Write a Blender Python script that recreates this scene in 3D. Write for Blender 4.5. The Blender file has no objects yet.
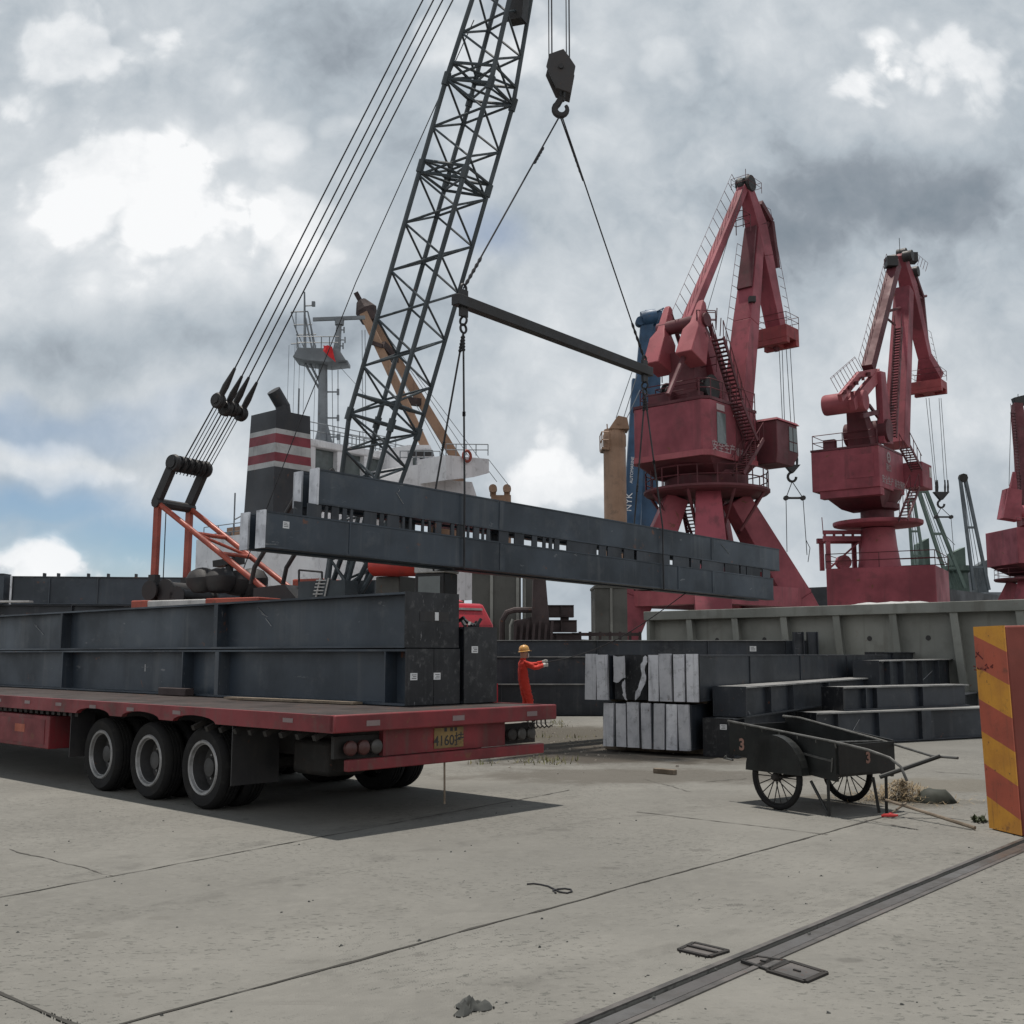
import bpy, math, random
from math import radians as R, sin, cos, pi, atan2, sqrt
from mathutils import Vector as V, Matrix, Euler
random.seed(11)
sc = bpy.context.scene
col = sc.collection

# ------------------------------------------------------------------ camera frame and survey helpers
F = 1090.0; TH = math.atan(142 / F); CH = 1.6
ct, st = cos(TH), sin(TH)
CAM = V((0, 0, CH))
def ray(px, py):
    u = (px - 512) / F; v = (py - 512) / F
    return V((u, ct + v * st, st - v * ct))
def at(px, py, Y):
    r = ray(px, py); return CAM + r * (Y / r.y)
def gr(px, py, z=0.0):
    r = ray(px, py); return CAM + r * ((z - CH) / r.z)
def onplane(px, py, p, n):
    r = ray(px, py); return CAM + r * ((p - CAM).dot(n) / r.dot(n))

# ------------------------------------------------------------------ mesh builder
def basis(d, up=None):
    d = d.normalized()
    up = up or V((0, 0, 1))
    if abs(d.dot(up)) > 0.97: up = V((0, 1, 0)) if abs(d.y) < 0.9 else V((1, 0, 0))
    s = d.cross(up).normalized(); t = s.cross(d).normalized()
    return d, s, t

class MB:
    def __init__(self): self.v = []; self.f = []
    def add(self, vs, fs):
        b = len(self.v); self.v += [V(x) for x in vs]; self.f += [tuple(b + i for i in f) for f in fs]
        return self
    def loft(self, rings, cap=True):
        n = len(rings[0]); vs = [p for r in rings for p in r]; fs = []
        for k in range(len(rings) - 1):
            for i in range(n):
                j = (i + 1) % n
                fs.append((k*n+i, k*n+j, (k+1)*n+j, (k+1)*n+i))
        if cap:
            fs.append(tuple(reversed(range(n)))); fs.append(tuple((len(rings)-1)*n + i for i in range(n)))
        return self.add(vs, fs)
    def box(self, a, b):
        x0, y0, z0 = a; x1, y1, z1 = b
        return self.loft([[(x0,y0,z0),(x1,y0,z0),(x1,y1,z0),(x0,y1,z0)], [(x0,y0,z1),(x1,y0,z1),(x1,y1,z1),(x0,y1,z1)]])
    def prism(self, poly, off):
        off = V(off); p = [V(q) for q in poly]
        return self.loft([p, [q + off for q in p]])
    def bar(self, p0, p1, w, h, side=None, w1=None, h1=None):
        """rectangular bar: w along side, h across"""
        p0, p1 = V(p0), V(p1); d = (p1 - p0).normalized()
        if side is None: _, s, t = basis(d)
        else:
            s = (V(side) - d * d.dot(V(side))).normalized(); t = s.cross(d).normalized()
        w1 = w if w1 is None else w1; h1 = h if h1 is None else h1
        ring = lambda c, a, b: [c - s*a/2 - t*b/2, c + s*a/2 - t*b/2, c + s*a/2 + t*b/2, c - s*a/2 + t*b/2]
        return self.loft([ring(p0, w, h), ring(p1, w1, h1)])
    def tube(self, p0, p1, r, n=8, r1=None):
        p0, p1 = V(p0), V(p1)
        if (p1 - p0).length < 1e-6: return self
        d, s, t = basis(p1 - p0); r1 = r if r1 is None else r1
        ring = lambda c, q: [c + s*q*cos(2*pi*i/n) + t*q*sin(2*pi*i/n) for i in range(n)]
        return self.loft([ring(p0, r), ring(p1, r1)])
    def path(self, pts, r, n=6):
        pts = [V(p) for p in pts]; rings = []
        d0, s, t = basis(pts[1] - pts[0])
        for k, p in enumerate(pts):
            a = pts[max(0, k-1)]; b = pts[min(len(pts)-1, k+1)]
            d = (b - a).normalized()
            s = (s - d * d.dot(s)).normalized(); t = s.cross(d)
            rr = r[k] if isinstance(r, (list, tuple)) else r
            rings.append([p + s*rr*cos(2*pi*i/n) + t*rr*sin(2*pi*i/n) for i in range(n)])
        return self.loft(rings)
    def lathe(self, prof, c=(0,0,0), axis=(0,0,1), n=24, cap=False):
        c = V(c); d, s, t = basis(V(axis))
        rings = [[c + d*z + s*r*cos(2*pi*i/n) + t*r*sin(2*pi*i/n) for i in range(n)] for r, z in prof]
        return self.loft(rings, cap)
    def torus(self, c, axis, r0, r1, n=28, m=8):
        return self.lathe([(r0 + r1*cos(2*pi*k/m), r1*sin(2*pi*k/m)) for k in range(m+1)], c, axis, n)
    def build(self, name, mat, parent=None, world=False, bevel=0, smooth=35):
        me = bpy.data.meshes.new(name)
        off = V((0,0,0))
        vs = self.v
        if world and parent is not None:
            root = parent; inv = root.matrix_basis
            while root.parent is not None: root = root.parent; inv = root.matrix_basis @ inv
            inv = inv.inverted(); vs = [inv @ p for p in vs]
        me.from_pydata([tuple(p) for p in vs], [], self.f)
        me.materials.append(mat)
        me.polygons.foreach_set('use_smooth', [True]*len(me.polygons))
        me.update()
        import bmesh
        bm = bmesh.new(); bm.from_mesh(me); bmesh.ops.recalc_face_normals(bm, faces=bm.faces[:]); bm.to_mesh(me); bm.free()
        me.set_sharp_from_angle(angle=R(smooth))
        o = bpy.data.objects.new(name, me); col.objects.link(o)
        if parent is not None: o.parent = parent
        if bevel:
            m = o.modifiers.new('bevel', 'BEVEL'); m.width = bevel; m.segments = 2; m.limit_method = 'ANGLE'; m.angle_limit = R(40)
        return o

def tag(o, label=None, cat=None, group=None, kind=None):
    if label: o['label'] = label
    if cat: o['category'] = cat
    if group: o['group'] = group
    if kind: o['kind'] = kind
    return o
def thing(name, label, cat, loc=(0,0,0), rz=0.0, group=None):
    o = bpy.data.objects.new(name, None); col.objects.link(o)
    o.location = loc; o.rotation_euler = (0, 0, rz); o.empty_display_size = 0.3
    o.matrix_basis = Matrix.Translation(V(loc)) @ Matrix.Rotation(rz, 4, 'Z')
    return tag(o, label, cat, group)
def single(o, label, cat, group=None):
    """a thing that is one mesh built in world coordinates: move its origin to its base"""
    me = o.data
    lo = V((min(v.co.x for v in me.vertices)+max(v.co.x for v in me.vertices), min(v.co.y for v in me.vertices)+max(v.co.y for v in me.vertices), 0))*0.5
    lo.z = min(v.co.z for v in me.vertices)
    me.transform(Matrix.Translation(-lo)); o.location = lo
    return tag(o, label, cat, group)
def copy_tree(o, parent=None):
    c = o.copy(); col.objects.link(c)
    if parent is not None: c.parent = parent
    for ch in list(o.children): copy_tree(ch, c)
    return c

# ------------------------------------------------------------------ materials
def nd(nt, t, **kw):
    n = nt.nodes.new(t)
    for k, v in kw.items():
        if hasattr(n, k) and k not in ('inputs',): setattr(n, k, v)
    return n
def sock(nt, s, v):
    if isinstance(v, bpy.types.NodeSocket): nt.links.new(v, s)
    else: s.default_value = v
def math_(nt, op, a, b=0.0, c=None, clamp=False):
    n = nt.nodes.new('ShaderNodeMath'); n.operation = op; n.use_clamp = clamp
    sock(nt, n.inputs[0], a); sock(nt, n.inputs[1], b)
    if c is not None: sock(nt, n.inputs[2], c)
    return n.outputs[0]
def mrange(nt, v, a, b, c=0.0, d=1.0, smooth=True):
    n = nt.nodes.new('ShaderNodeMapRange'); n.interpolation_type = 'SMOOTHSTEP' if smooth else 'LINEAR'
    sock(nt, n.inputs['Value'], v)
    n.inputs['From Min'].default_value = a; n.inputs['From Max'].default_value = b
    n.inputs['To Min'].default_value = c; n.inputs['To Max'].default_value = d
    return n.outputs[0]
def noise(nt, vec, scale, detail=4, rough=0.55, dist=0.0):
    n = nt.nodes.new('ShaderNodeTexNoise'); n.inputs['Scale'].default_value = scale
    n.inputs['Detail'].default_value = detail; n.inputs['Roughness'].default_value = rough; n.inputs['Distortion'].default_value = dist
    if vec is not None: nt.links.new(vec, n.inputs['Vector'])
    return n.outputs['Fac']
def mixc(nt, f, a, b, blend='MIX'):
    n = nt.nodes.new('ShaderNodeMix'); n.data_type = 'RGBA'; n.blend_type = blend
    sock(nt, n.inputs[0], f)
    for s, v in ((n.inputs[6], a), (n.inputs[7], b)):
        if isinstance(v, bpy.types.NodeSocket): nt.links.new(v, s)
        else: s.default_value = (*v[:3], 1)
    return n.outputs[2]
def scaled(nt, vec, s):
    n = nt.nodes.new('ShaderNodeMapping'); n.inputs['Scale'].default_value = s
    nt.links.new(vec, n.inputs['Vector']); return n.outputs[0]
def newmat(name):
    m = bpy.data.materials.new(name); m.use_nodes = True
    nt = m.node_tree; b = nt.nodes['Principled BSDF']
    return m, nt, b
def objvec(nt):
    tc = nt.nodes.new('ShaderNodeTexCoord'); oi = nt.nodes.new('ShaderNodeObjectInfo')
    a = nt.nodes.new('ShaderNodeVectorMath'); a.operation = 'ADD'
    m = math_(nt, 'MULTIPLY', oi.outputs['Random'], 23.0)
    nt.links.new(tc.outputs['Object'], a.inputs[0]); nt.links.new(m, a.inputs[1])
    return a.outputs[0]
def bump(nt, b, h, strength=0.3, dist=0.01):
    n = nt.nodes.new('ShaderNodeBump'); n.inputs['Strength'].default_value = strength; n.inputs['Distance'].default_value = dist
    nt.links.new(h, n.inputs['Height']); nt.links.new(n.outputs[0], b.inputs['Normal'])
def paint(name, c, c2=None, scale=1.5, rough=0.55, rust=0.0, streak=0.25, metal=0.0, dirt=(0.05,0.045,0.04), dirtamt=0.35, spec=0.4, fine=60, scuff=0.0, vary=0.0):
    """weathered paint: tone drift, vertical run marks, grime and, where asked for, rust"""
    m, nt, b = newmat(name)
    v = objvec(nt)
    c2 = c2 or tuple(x * 0.72 for x in c)
    n1 = noise(nt, v, scale, 5, 0.6)
    cc = mixc(nt, mrange(nt, n1, 0.35, 0.68), c, c2)
    if streak:
        n2 = noise(nt, scaled(nt, v, (1, 1, 0.07)), scale * 6, 4, 0.6)
        cc = mixc(nt, mrange(nt, n2, 0.52, 0.75, 0, streak), cc, dirt)
    if dirtamt:
        n3 = noise(nt, v, scale * 3.3, 6, 0.7)
        cc = mixc(nt, mrange(nt, n3, 0.52, 0.72, 0, dirtamt), cc, dirt)
    if scuff:
        mp_ = nt.nodes.new('ShaderNodeMapping'); nt.links.new(v, mp_.inputs['Vector']); mp_.inputs['Rotation'].default_value = (0.3, 0.5, 0.9); mp_.inputs['Scale'].default_value = (1, 14, 3)
        sc1 = noise(nt, mp_.outputs[0], 2.2, 5, 0.65)
        cc = mixc(nt, math_(nt, 'MULTIPLY', mrange(nt, sc1, 0.64, 0.70, 0, scuff), mrange(nt, noise(nt, v, 0.9, 3), 0.45, 0.6)), cc, (0.26,0.265,0.27))
    if rust:
        n4 = noise(nt, v, scale * 4.1, 8, 0.7, 0.4)
        cc = mixc(nt, mrange(nt, n4, 0.66 - rust*0.2, 0.72 - rust*0.2, 0, 0.85), cc, (0.13, 0.05, 0.025))
    if vary:
        oi_ = nt.nodes.new('ShaderNodeObjectInfo')
        cc = mixc(nt, math_(nt, 'MULTIPLY', oi_.outputs['Random'], vary), cc, dirt)
    nt.links.new(cc, b.inputs['Base Color'])
    nf = noise(nt, v, fine, 3, 0.6)
    b.inputs['Metallic'].default_value = metal
    nt.links.new(mrange(nt, n1, 0.3, 0.7, rough - 0.12, rough + 0.12), b.inputs['Roughness'])
    b.inputs['Specular IOR Level'].default_value = spec
    bump(nt, b, nf, 0.18, 0.004)
    return m
def plain(name, c, rough=0.6, metal=0.0, spec=0.4):
    return paint(name, c, tuple(x*0.85 for x in c), 3.0, rough, 0, 0.0, metal, dirtamt=0.12, spec=spec)

M = {}
M['beam'] = paint('grey_primer_steel', (0.036,0.049,0.066), (0.018,0.025,0.034), 0.6, 0.42, 0.10, 0.45, dirt=(0.10,0.105,0.11), dirtamt=0.35, scuff=0.5)
M['beamd'] = paint('dark_primer_steel', (0.026,0.032,0.042), (0.012,0.015,0.020), 0.9, 0.45, 0.12, 0.3, dirt=(0.085,0.085,0.09), dirtamt=0.35, scuff=0.5)
M['beamend'] = paint('scuffed_end_plate', (0.014,0.015,0.018), (0.008,0.009,0.011), 3.0, 0.45, 0.0, 0.1, dirt=(0.12,0.12,0.12), dirtamt=0.45, scuff=0.5)
M['zinc'] = paint('bare_splice_plate', (0.78,0.79,0.83), (0.52,0.53,0.57), 2.5, 0.42, 0.05, 0.5, metal=0.3, dirt=(0.12,0.12,0.13), dirtamt=0.6, vary=0.45)
M['sticker'] = plain('paper_label', (0.62,0.63,0.64), 0.7)
M['ink'] = plain('label_ink', (0.05,0.05,0.06), 0.7)
M['chalk'] = plain('chalk', (0.42,0.43,0.44), 0.9)
M['tred'] = paint('trailer_red', (0.19,0.021,0.027), (0.10,0.015,0.018), 1.3, 0.55, 0.2, 0.55, dirt=(0.075,0.05,0.042), dirtamt=0.7)
M['tdeck'] = paint('trailer_deck_steel', (0.055,0.044,0.042), (0.03,0.025,0.024), 2.0, 0.7, 0.3, 0.0, dirt=(0.11,0.1,0.095), dirtamt=0.4, spec=0.2)
M['tdark'] = paint('chassis_black', (0.012,0.0115,0.011), (0.02,0.017,0.015), 3, 0.7, 0.1, 0.1)
M['rubber'] = paint('tyre_rubber', (0.010,0.010,0.011), (0.016,0.0155,0.015), 3, 0.85, 0, 0, dirt=(0.045,0.042,0.038), dirtamt=0.35, spec=0.2)
M['dish'] = paint('wheel_dish', (0.05,0.05,0.052), (0.03,0.03,0.03), 4, 0.6, 0.15, 0.1)
M['tophilite'] = paint('flange_top_highlight', (0.24,0.24,0.235), (0.12,0.12,0.12), 2.0, 0.7, 0.15, 0.0, dirtamt=0.4)  # paler than the girders: paints the bright highlight along their top flanges
M['bandw'] = paint('funnel_white', (0.40,0.40,0.40), (0.30,0.30,0.30), 0.8, 0.6, 0.05, 0.3)
M['rim'] = paint('wheel_steel', (0.30,0.30,0.305), (0.17,0.17,0.17), 4, 0.45, 0.1, 0.1, metal=0.3)
M['refl'] = plain('reflective_tape', (0.20,0.15,0.15), 0.5)
M['lampred'] = plain('lamp_red_lens', (0.06,0.02,0.018), 0.4)
M['lampdull'] = plain('lamp_dull_lens', (0.045,0.043,0.04), 0.45)
M['plate'] = paint('plate_yellow', (0.22,0.145,0.05), (0.15,0.10,0.045), 6, 0.65, 0.05, 0.2, dirtamt=0.5)
M['wood'] = paint('grey_timber', (0.20,0.16,0.12), (0.12,0.095,0.07), 5, 0.85, 0, 0.2)
M['lattice'] = paint('boom_grey', (0.050,0.064,0.074), (0.035,0.045,0.052), 1.0, 0.5, 0.05, 0.1)
M['rope'] = plain('wire_rope', (0.028,0.028,0.031), 0.6, 0.3)
M['black'] = paint('grimy_black', (0.018,0.018,0.02), (0.032,0.03,0.03), 2.5, 0.6, 0.05, 0.15)
M['orange'] = paint('crane_orange', (0.36,0.072,0.042), (0.24,0.05,0.035), 1.5, 0.5, 0.2, 0.4)
M['orangew'] = paint('crane_white', (0.52,0.51,0.50), None, 1.5, 0.5, 0.05, 0.2)
M['crimson'] = paint('tank_red', (0.50,0.045,0.03), (0.40,0.035,0.028), 1.5, 0.45, 0.0, 0.15)
M['hookblk'] = paint('hook_block_grime', (0.030,0.028,0.029), (0.05,0.043,0.042), 2.5, 0.6, 0.15, 0.2)
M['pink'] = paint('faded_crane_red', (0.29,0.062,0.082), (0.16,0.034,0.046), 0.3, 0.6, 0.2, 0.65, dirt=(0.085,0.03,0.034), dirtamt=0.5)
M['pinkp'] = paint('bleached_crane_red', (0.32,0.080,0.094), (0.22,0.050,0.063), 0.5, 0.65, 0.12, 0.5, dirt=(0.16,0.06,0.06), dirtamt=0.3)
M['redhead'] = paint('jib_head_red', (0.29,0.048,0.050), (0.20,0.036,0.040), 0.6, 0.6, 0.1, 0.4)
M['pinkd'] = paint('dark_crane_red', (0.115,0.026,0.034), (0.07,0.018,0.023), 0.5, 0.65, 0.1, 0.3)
M['cglass'] = plain('cab_glass', (0.10,0.12,0.12), 0.12, 0, 0.6)
M['letter'] = plain('faded_white_lettering', (0.38,0.30,0.31), 0.7)
M['blue'] = paint('ship_crane_blue', (0.026,0.075,0.15), (0.018,0.05,0.10), 0.5, 0.55, 0.03, 0.25)
M['beige'] = paint('ship_crane_beige', (0.30,0.185,0.12), (0.235,0.145,0.095), 0.5, 0.6, 0.05, 0.35)
M['shipw'] = paint('ship_white', (0.70,0.70,0.72), (0.58,0.58,0.60), 0.5, 0.5, 0.02, 0.25)
M['shipg'] = paint('ship_mast_grey', (0.19,0.21,0.23), (0.13,0.145,0.16), 0.6, 0.5, 0.02, 0.2)
M['hull'] = paint('ship_hull_black', (0.03,0.032,0.038), None, 0.3, 0.5, 0.15, 0.3)
M['green'] = paint('ship_crane_green', (0.10,0.145,0.125), (0.075,0.11,0.095), 0.5, 0.6, 0.03, 0.2)
M['steelblue'] = paint('ship_crane_grey', (0.10,0.12,0.135), None, 0.5, 0.6, 0.03, 0.2)
M['hatch'] = paint('hatch_grey_green', (0.215,0.22,0.20), (0.155,0.16,0.145), 0.5, 0.65, 0.03, 0.5, dirt=(0.08,0.075,0.06), dirtamt=0.35)
M['bin'] = paint('bin_grey_green', (0.075,0.074,0.067), (0.05,0.05,0.045), 0.7, 0.7, 0.05, 0.4)
M['binrib'] = paint('bin_rib_pale', (0.24,0.24,0.22), None, 0.7, 0.7, 0.05, 0.3)
M['rusty'] = paint('rusty_scrap', (0.055,0.038,0.038), (0.035,0.026,0.026), 1.5, 0.8, 0.25, 0.2)
M['ored'] = paint('barrier_red', (0.22,0.048,0.033), (0.16,0.036,0.026), 1.2, 0.6, 0.04, 0.4, dirt=(0.14,0.04,0.03), dirtamt=0.4)
M['truckred'] = paint('truck_red', (0.45,0.03,0.045), (0.36,0.025,0.04), 1.2, 0.35, 0.0, 0.1)
M['suit'] = plain('red_coverall', (0.55,0.045,0.03), 0.85)
M['skin'] = plain('skin', (0.42,0.25,0.18), 0.6)
M['glove'] = plain('pale_glove', (0.55,0.53,0.50), 0.85)
M['helmet'] = plain('helmet_yellow', (0.60,0.33,0.10), 0.35)
M['cart'] = paint('cart_black', (0.008,0.009,0.009), (0.014,0.016,0.015), 2.5, 0.5, 0.05, 0.15, dirtamt=0.2)
M['bare'] = paint('worn_bare_edge', (0.11,0.11,0.105), (0.05,0.05,0.048), 9, 0.5, 0.1, 0, metal=0.2)
M['faded3'] = plain('faded_orange_number', (0.26,0.15,0.12), 0.8)
M['straw'] = plain('dry_straw', (0.30,0.23,0.14), 0.9)
M['leafd'] = plain('dark_leaf', (0.05,0.065,0.03), 0.7)
M['sack'] = plain('dark_sack', (0.03,0.034,0.026), 0.8)
M['toolred'] = plain('tool_red', (0.42,0.03,0.03), 0.5)
M['tarp'] = plain('white_tarp', (0.40,0.40,0.40), 0.8)
M['flag'] = plain('flag_red', (0.62,0.03,0.035), 0.8)
M['rail'] = paint('rail_steel', (0.15,0.145,0.14), (0.085,0.08,0.075), 3, 0.4, 0.08, 0, metal=0.5)
M['coverp'] = paint('steel_cover', (0.085,0.082,0.078), (0.13,0.12,0.115), 4, 0.5, 0.15, 0, metal=0.4)
M['rag'] = plain('grey_rag', (0.06,0.063,0.06), 0.95)
# ================================================================== CAMERA, WORLD, SUN
cd = bpy.data.cameras.new('camera'); cam = bpy.data.objects.new('camera', cd); col.objects.link(cam)
cd.sensor_width = 36; cd.lens = F / 1024 * 36; cd.clip_end = 20000; cd.clip_start = 0.1
cam.location = CAM; cam.rotation_euler = (pi/2 + TH, 0, 0); sc.camera = cam
sc.view_settings.view_transform = 'Standard'; sc.view_settings.look = 'None'
sc.view_settings.exposure = 0.0; sc.view_settings.gamma = 1

SUN = V((-0.07, 0.17, 1.0)).normalized()
ld = bpy.data.lights.new('sun', 'SUN'); sun = bpy.data.objects.new('sun', ld); col.objects.link(sun)
ld.energy = 4.2; ld.angle = R(1.6); ld.color = (1.0, 0.94, 0.86)
sun.rotation_euler = SUN.to_track_quat('Z', 'Y').to_euler(); sun.location = (0, 20, 60)

w = bpy.data.worlds.new('World'); sc.world = w; w.use_nodes = True
nt = w.node_tree
for n in list(nt.nodes): nt.nodes.remove(n)
out = nt.nodes.new('ShaderNodeOutputWorld')
sky = nt.nodes.new('ShaderNodeTexSky'); sky.sky_type = 'NISHITA'; sky.sun_disc = False
sky.sun_elevation = math.asin(SUN.z); sky.sun_rotation = atan2(SUN.x, SUN.y)
sky.air_density = 1.0; sky.dust_density = 0.0; sky.ozone_density = 5.0
bg1 = nt.nodes.new('ShaderNodeBackground'); nt.links.new(sky.outputs[0], bg1.inputs[0]); bg1.inputs[1].default_value = 0.085
tc = nt.nodes.new('ShaderNodeTexCoord')
sep = nt.nodes.new('ShaderNodeSeparateXYZ'); nt.links.new(tc.outputs['Generated'], sep.inputs[0])
yy = math_(nt, 'MAXIMUM', sep.outputs[1], 0.08)
qx = math_(nt, 'DIVIDE', sep.outputs[0], yy); qz = math_(nt, 'DIVIDE', sep.outputs[2], yy)
cmb = nt.nodes.new('ShaderNodeCombineXYZ'); nt.links.new(qx, cmb.inputs[0]); nt.links.new(qz, cmb.inputs[1])
q = cmb.outputs[0]
def nvec(vec, scale, amp, detail=3):
    t = nt.nodes.new('ShaderNodeTexNoise'); t.inputs['Scale'].default_value = scale; t.inputs['Detail'].default_value = detail; t.inputs['Roughness'].default_value = 0.6
    nt.links.new(vec, t.inputs['Vector'])
    s = nt.nodes.new('ShaderNodeVectorMath'); s.operation = 'SUBTRACT'; nt.links.new(t.outputs['Color'], s.inputs[0]); s.inputs[1].default_value = (0.5, 0.5, 0.5)
    m = nt.nodes.new('ShaderNodeVectorMath'); m.operation = 'SCALE'; nt.links.new(s.outputs[0], m.inputs[0]); m.inputs['Scale'].default_value = amp
    return m.outputs[0]
def vadd(a, b):
    s = nt.nodes.new('ShaderNodeVectorMath'); s.operation = 'ADD'; nt.links.new(a, s.inputs[0]); nt.links.new(b, s.inputs[1]); return s.outputs[0]
qw = vadd(vadd(q, nvec(q, 5.0, 0.16, 4)), nvec(q, 22.0, 0.035, 4))
qs = vadd(q, nvec(q, 3.5, 0.20, 3))
fbA = math_(nt, 'SUBTRACT', noise(nt, qs, 9.0, 6, 0.62), 0.5)
fbB = math_(nt, 'SUBTRACT', noise(nt, qw, 5.0, 5, 0.58), 0.5)
vor = nt.nodes.new('ShaderNodeTexVoronoi'); vor.feature = 'F1'; vor.inputs['Scale'].default_value = 13; vor.inputs['Detail'].default_value = 2; vor.inputs['Roughness'].default_value = 0.55
nt.links.new(vadd(q, nvec(q, 9.0, 0.06, 3)), vor.inputs['Vector'])
puff = math_(nt, 'SUBTRACT', vor.outputs['Distance'], 0.45)
edge = math_(nt, 'ADD', math_(nt, 'MULTIPLY', fbA, 1.9), math_(nt, 'MULTIPLY', puff, 0.75))
soft = math_(nt, 'MULTIPLY', fbB, 1.5)
def blob(px, py, rx, ry, sharp=False, src=None):
    """1 inside an ellipse round the sky direction that the survey pixel looks at"""
    r = ray(px, py); cx, cz = r.x / r.y, r.z / r.y
    m = nt.nodes.new('ShaderNodeMapping'); nt.links.new(src or qs, m.inputs['Vector'])
    m.inputs['Scale'].default_value = (F / rx, F / ry, 0); m.inputs['Location'].default_value = (-cx * F / rx, -cz * F / ry, 0)
    l = nt.nodes.new('ShaderNodeVectorMath'); l.operation = 'LENGTH'; nt.links.new(m.outputs[0], l.inputs[0])
    d = math_(nt, 'ADD', l.outputs['Value'], edge if sharp else soft)
    return mrange(nt, d, 1.10 if sharp else 1.5, 0.66 if sharp else 0.1)
val = 0.68
BL = [ # px, py, rx, ry, gain, crisp edge
 (110,215,190,120, 0.24,1),(130,235,210,140,0.20,0),(300,225,120,90, 0.18,1),(230,130,120,70,0.12,1),(70,60,170,100, 0.24,1),(180,310,130,45,0.10,0),
 (130,345,190,40,-0.22,0),(350,345,120,45,-0.16,0),(330,100,100,60,-0.05,0),
 (310,40,110,60,-0.16,0),(480,60,110,90, 0.16,1),(350,170,60,80,-0.05,0),
 (640,250,110,80, 0.10,0),(560,210,60,40,-0.08,0),(640,60,90,60,0.12,1),(590,140,70,60,0.06,1),
 (845,85,85,66, 0.30,1),(850,90,100,80,0.06,0),(970,50,130,90, 0.26,1),(760,40,60,50,0.02,0),
 (850,205,190,70,-0.34,0),(970,230,110,80,-0.12,0),(740,150,80,90,-0.10,0),(900,290,120,40,-0.12,0),
 (590,390,120,90, 0.12,0),(560,480,120,60, 0.28,1),(850,400,170,80, 0.10,0),(960,440,130,60, 0.06,0),(900,500,120,50,-0.06,0),
 (40,455,130,40, 0.20,1),(30,560,150,40, 0.34,1),(110,400,150,40,0.02,0),(250,480,60,50,0.1,0),(620,560,120,60,0.02,0)]
for px, py, rx, ry, g, sh in BL:
    val = math_(nt, 'MULTIPLY_ADD', blob(px, py, rx, ry, bool(sh)), g, val)
val = math_(nt, 'MULTIPLY_ADD', fbB, 0.40, val)
val = math_(nt, 'MULTIPLY_ADD', fbA, 0.36, val)
val = math_(nt, 'MULTIPLY_ADD', puff, -0.14, val)
val = math_(nt, 'MULTIPLY_ADD', math_(nt, 'SUBTRACT', noise(nt, qw, 26.0, 6, 0.65), 0.5), 0.20, val)
# the sky behind the camera, out of view, is brightened to fill camera-facing faces
val = math_(nt, 'MULTIPLY_ADD', mrange(nt, sep.outputs[1], 0.05, -0.45), 0.36, val)
# unseen sky overhead is darkened to cut fill light on the ground
val = math_(nt, 'MULTIPLY_ADD', mrange(nt, sep.outputs[2], 0.58, 0.78), -0.75, val)
cr = nt.nodes.new('ShaderNodeValToRGB'); nt.links.new(val, cr.inputs[0])
el = cr.color_ramp.elements
el[0].position = 0.08; el[0].color = (0.19, 0.235, 0.28, 1)
el[1].position = 1.0; el[1].color = (0.95, 0.96, 0.97, 1)
for p, c in ((0.30,(0.28,0.32,0.365,1)),(0.50,(0.445,0.50,0.55,1)),(0.74,(0.65,0.69,0.725,1))):
    e = el.new(p); e.color = c
bg2 = nt.nodes.new('ShaderNodeBackground'); nt.links.new(cr.outputs[0], bg2.inputs[0]); bg2.inputs[1].default_value = 1.0
# openings where the blue shows between the clouds
gap = blob(160, 535, 200, 62)
gap = math_(nt, 'MAXIMUM', gap, math_(nt, 'MULTIPLY', blob(60, 505, 160, 30), 0.9))
gap = math_(nt, 'MAXIMUM', gap, math_(nt, 'MULTIPLY', blob(40, 420, 170, 22), 0.45))
gap = math_(nt, 'MAXIMUM', gap, math_(nt, 'MULTIPLY', blob(490, 225, 50, 36), 0.45))
gap = math_(nt, 'MULTIPLY', gap, math_(nt, 'SUBTRACT', 1.0, math_(nt, 'MULTIPLY', blob(30,565,130,34,True), 0.9)))
gap = math_(nt, 'MULTIPLY', gap, 0.95)
mx = nt.nodes.new('ShaderNodeMixShader'); nt.links.new(gap, mx.inputs[0]); nt.links.new(bg2.outputs[0], mx.inputs[1]); nt.links.new(bg1.outputs[0], mx.inputs[2])
nt.links.new(mx.outputs[0], out.inputs[0])

# ================================================================== GROUND
ra, rb = gr(600, 1024), gr(1024, 845)
E = (rb - ra); E.z = 0; E.normalize()              # along the quay and the sunk crane rail
N = V((-E.y, E.x, 0))                              # towards the water
def en(e, n, z=0): return E * e + N * n + V((0, 0, z))
nr = ra.dot(N); QUAY = nr + 40.0

m, nt, b = newmat('concrete'); M['concrete'] = m
v = objvec(nt)
tcn = nt.nodes.new('ShaderNodeTexCoord'); v = tcn.outputs['Object']
c = mixc(nt, mrange(nt, noise(nt, v, 0.35, 6, 0.65), 0.3, 0.7), (0.205,0.200,0.182), (0.150,0.146,0.133))
c = mixc(nt, mrange(nt, noise(nt, v, 1.7, 7, 0.7, 0.3), 0.52, 0.74, 0, 0.55), c, (0.12,0.116,0.105))
c = mixc(nt, mrange(nt, noise(nt, v, 9, 6, 0.7), 0.42, 0.72, 0, 0.40), c, (0.235,0.228,0.207))
c = mixc(nt, mrange(nt, noise(nt, v, 0.16, 5, 0.6, 0.5), 0.42, 0.62, 0, 0.38), c, (0.125,0.123,0.114))
# drag marks
rot = nt.nodes.new('ShaderNodeMapping'); nt.links.new(v, rot.inputs['Vector']); rot.inputs['Rotation'].default_value = (0,0,R(62)); rot.inputs['Scale'].default_value = (1.0, 7.0, 1)
c = mixc(nt, mrange(nt, noise(nt, rot.outputs[0], 1.1, 6, 0.65), 0.55, 0.78, 0, 0.5), c, (0.115,0.11,0.10))
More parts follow.
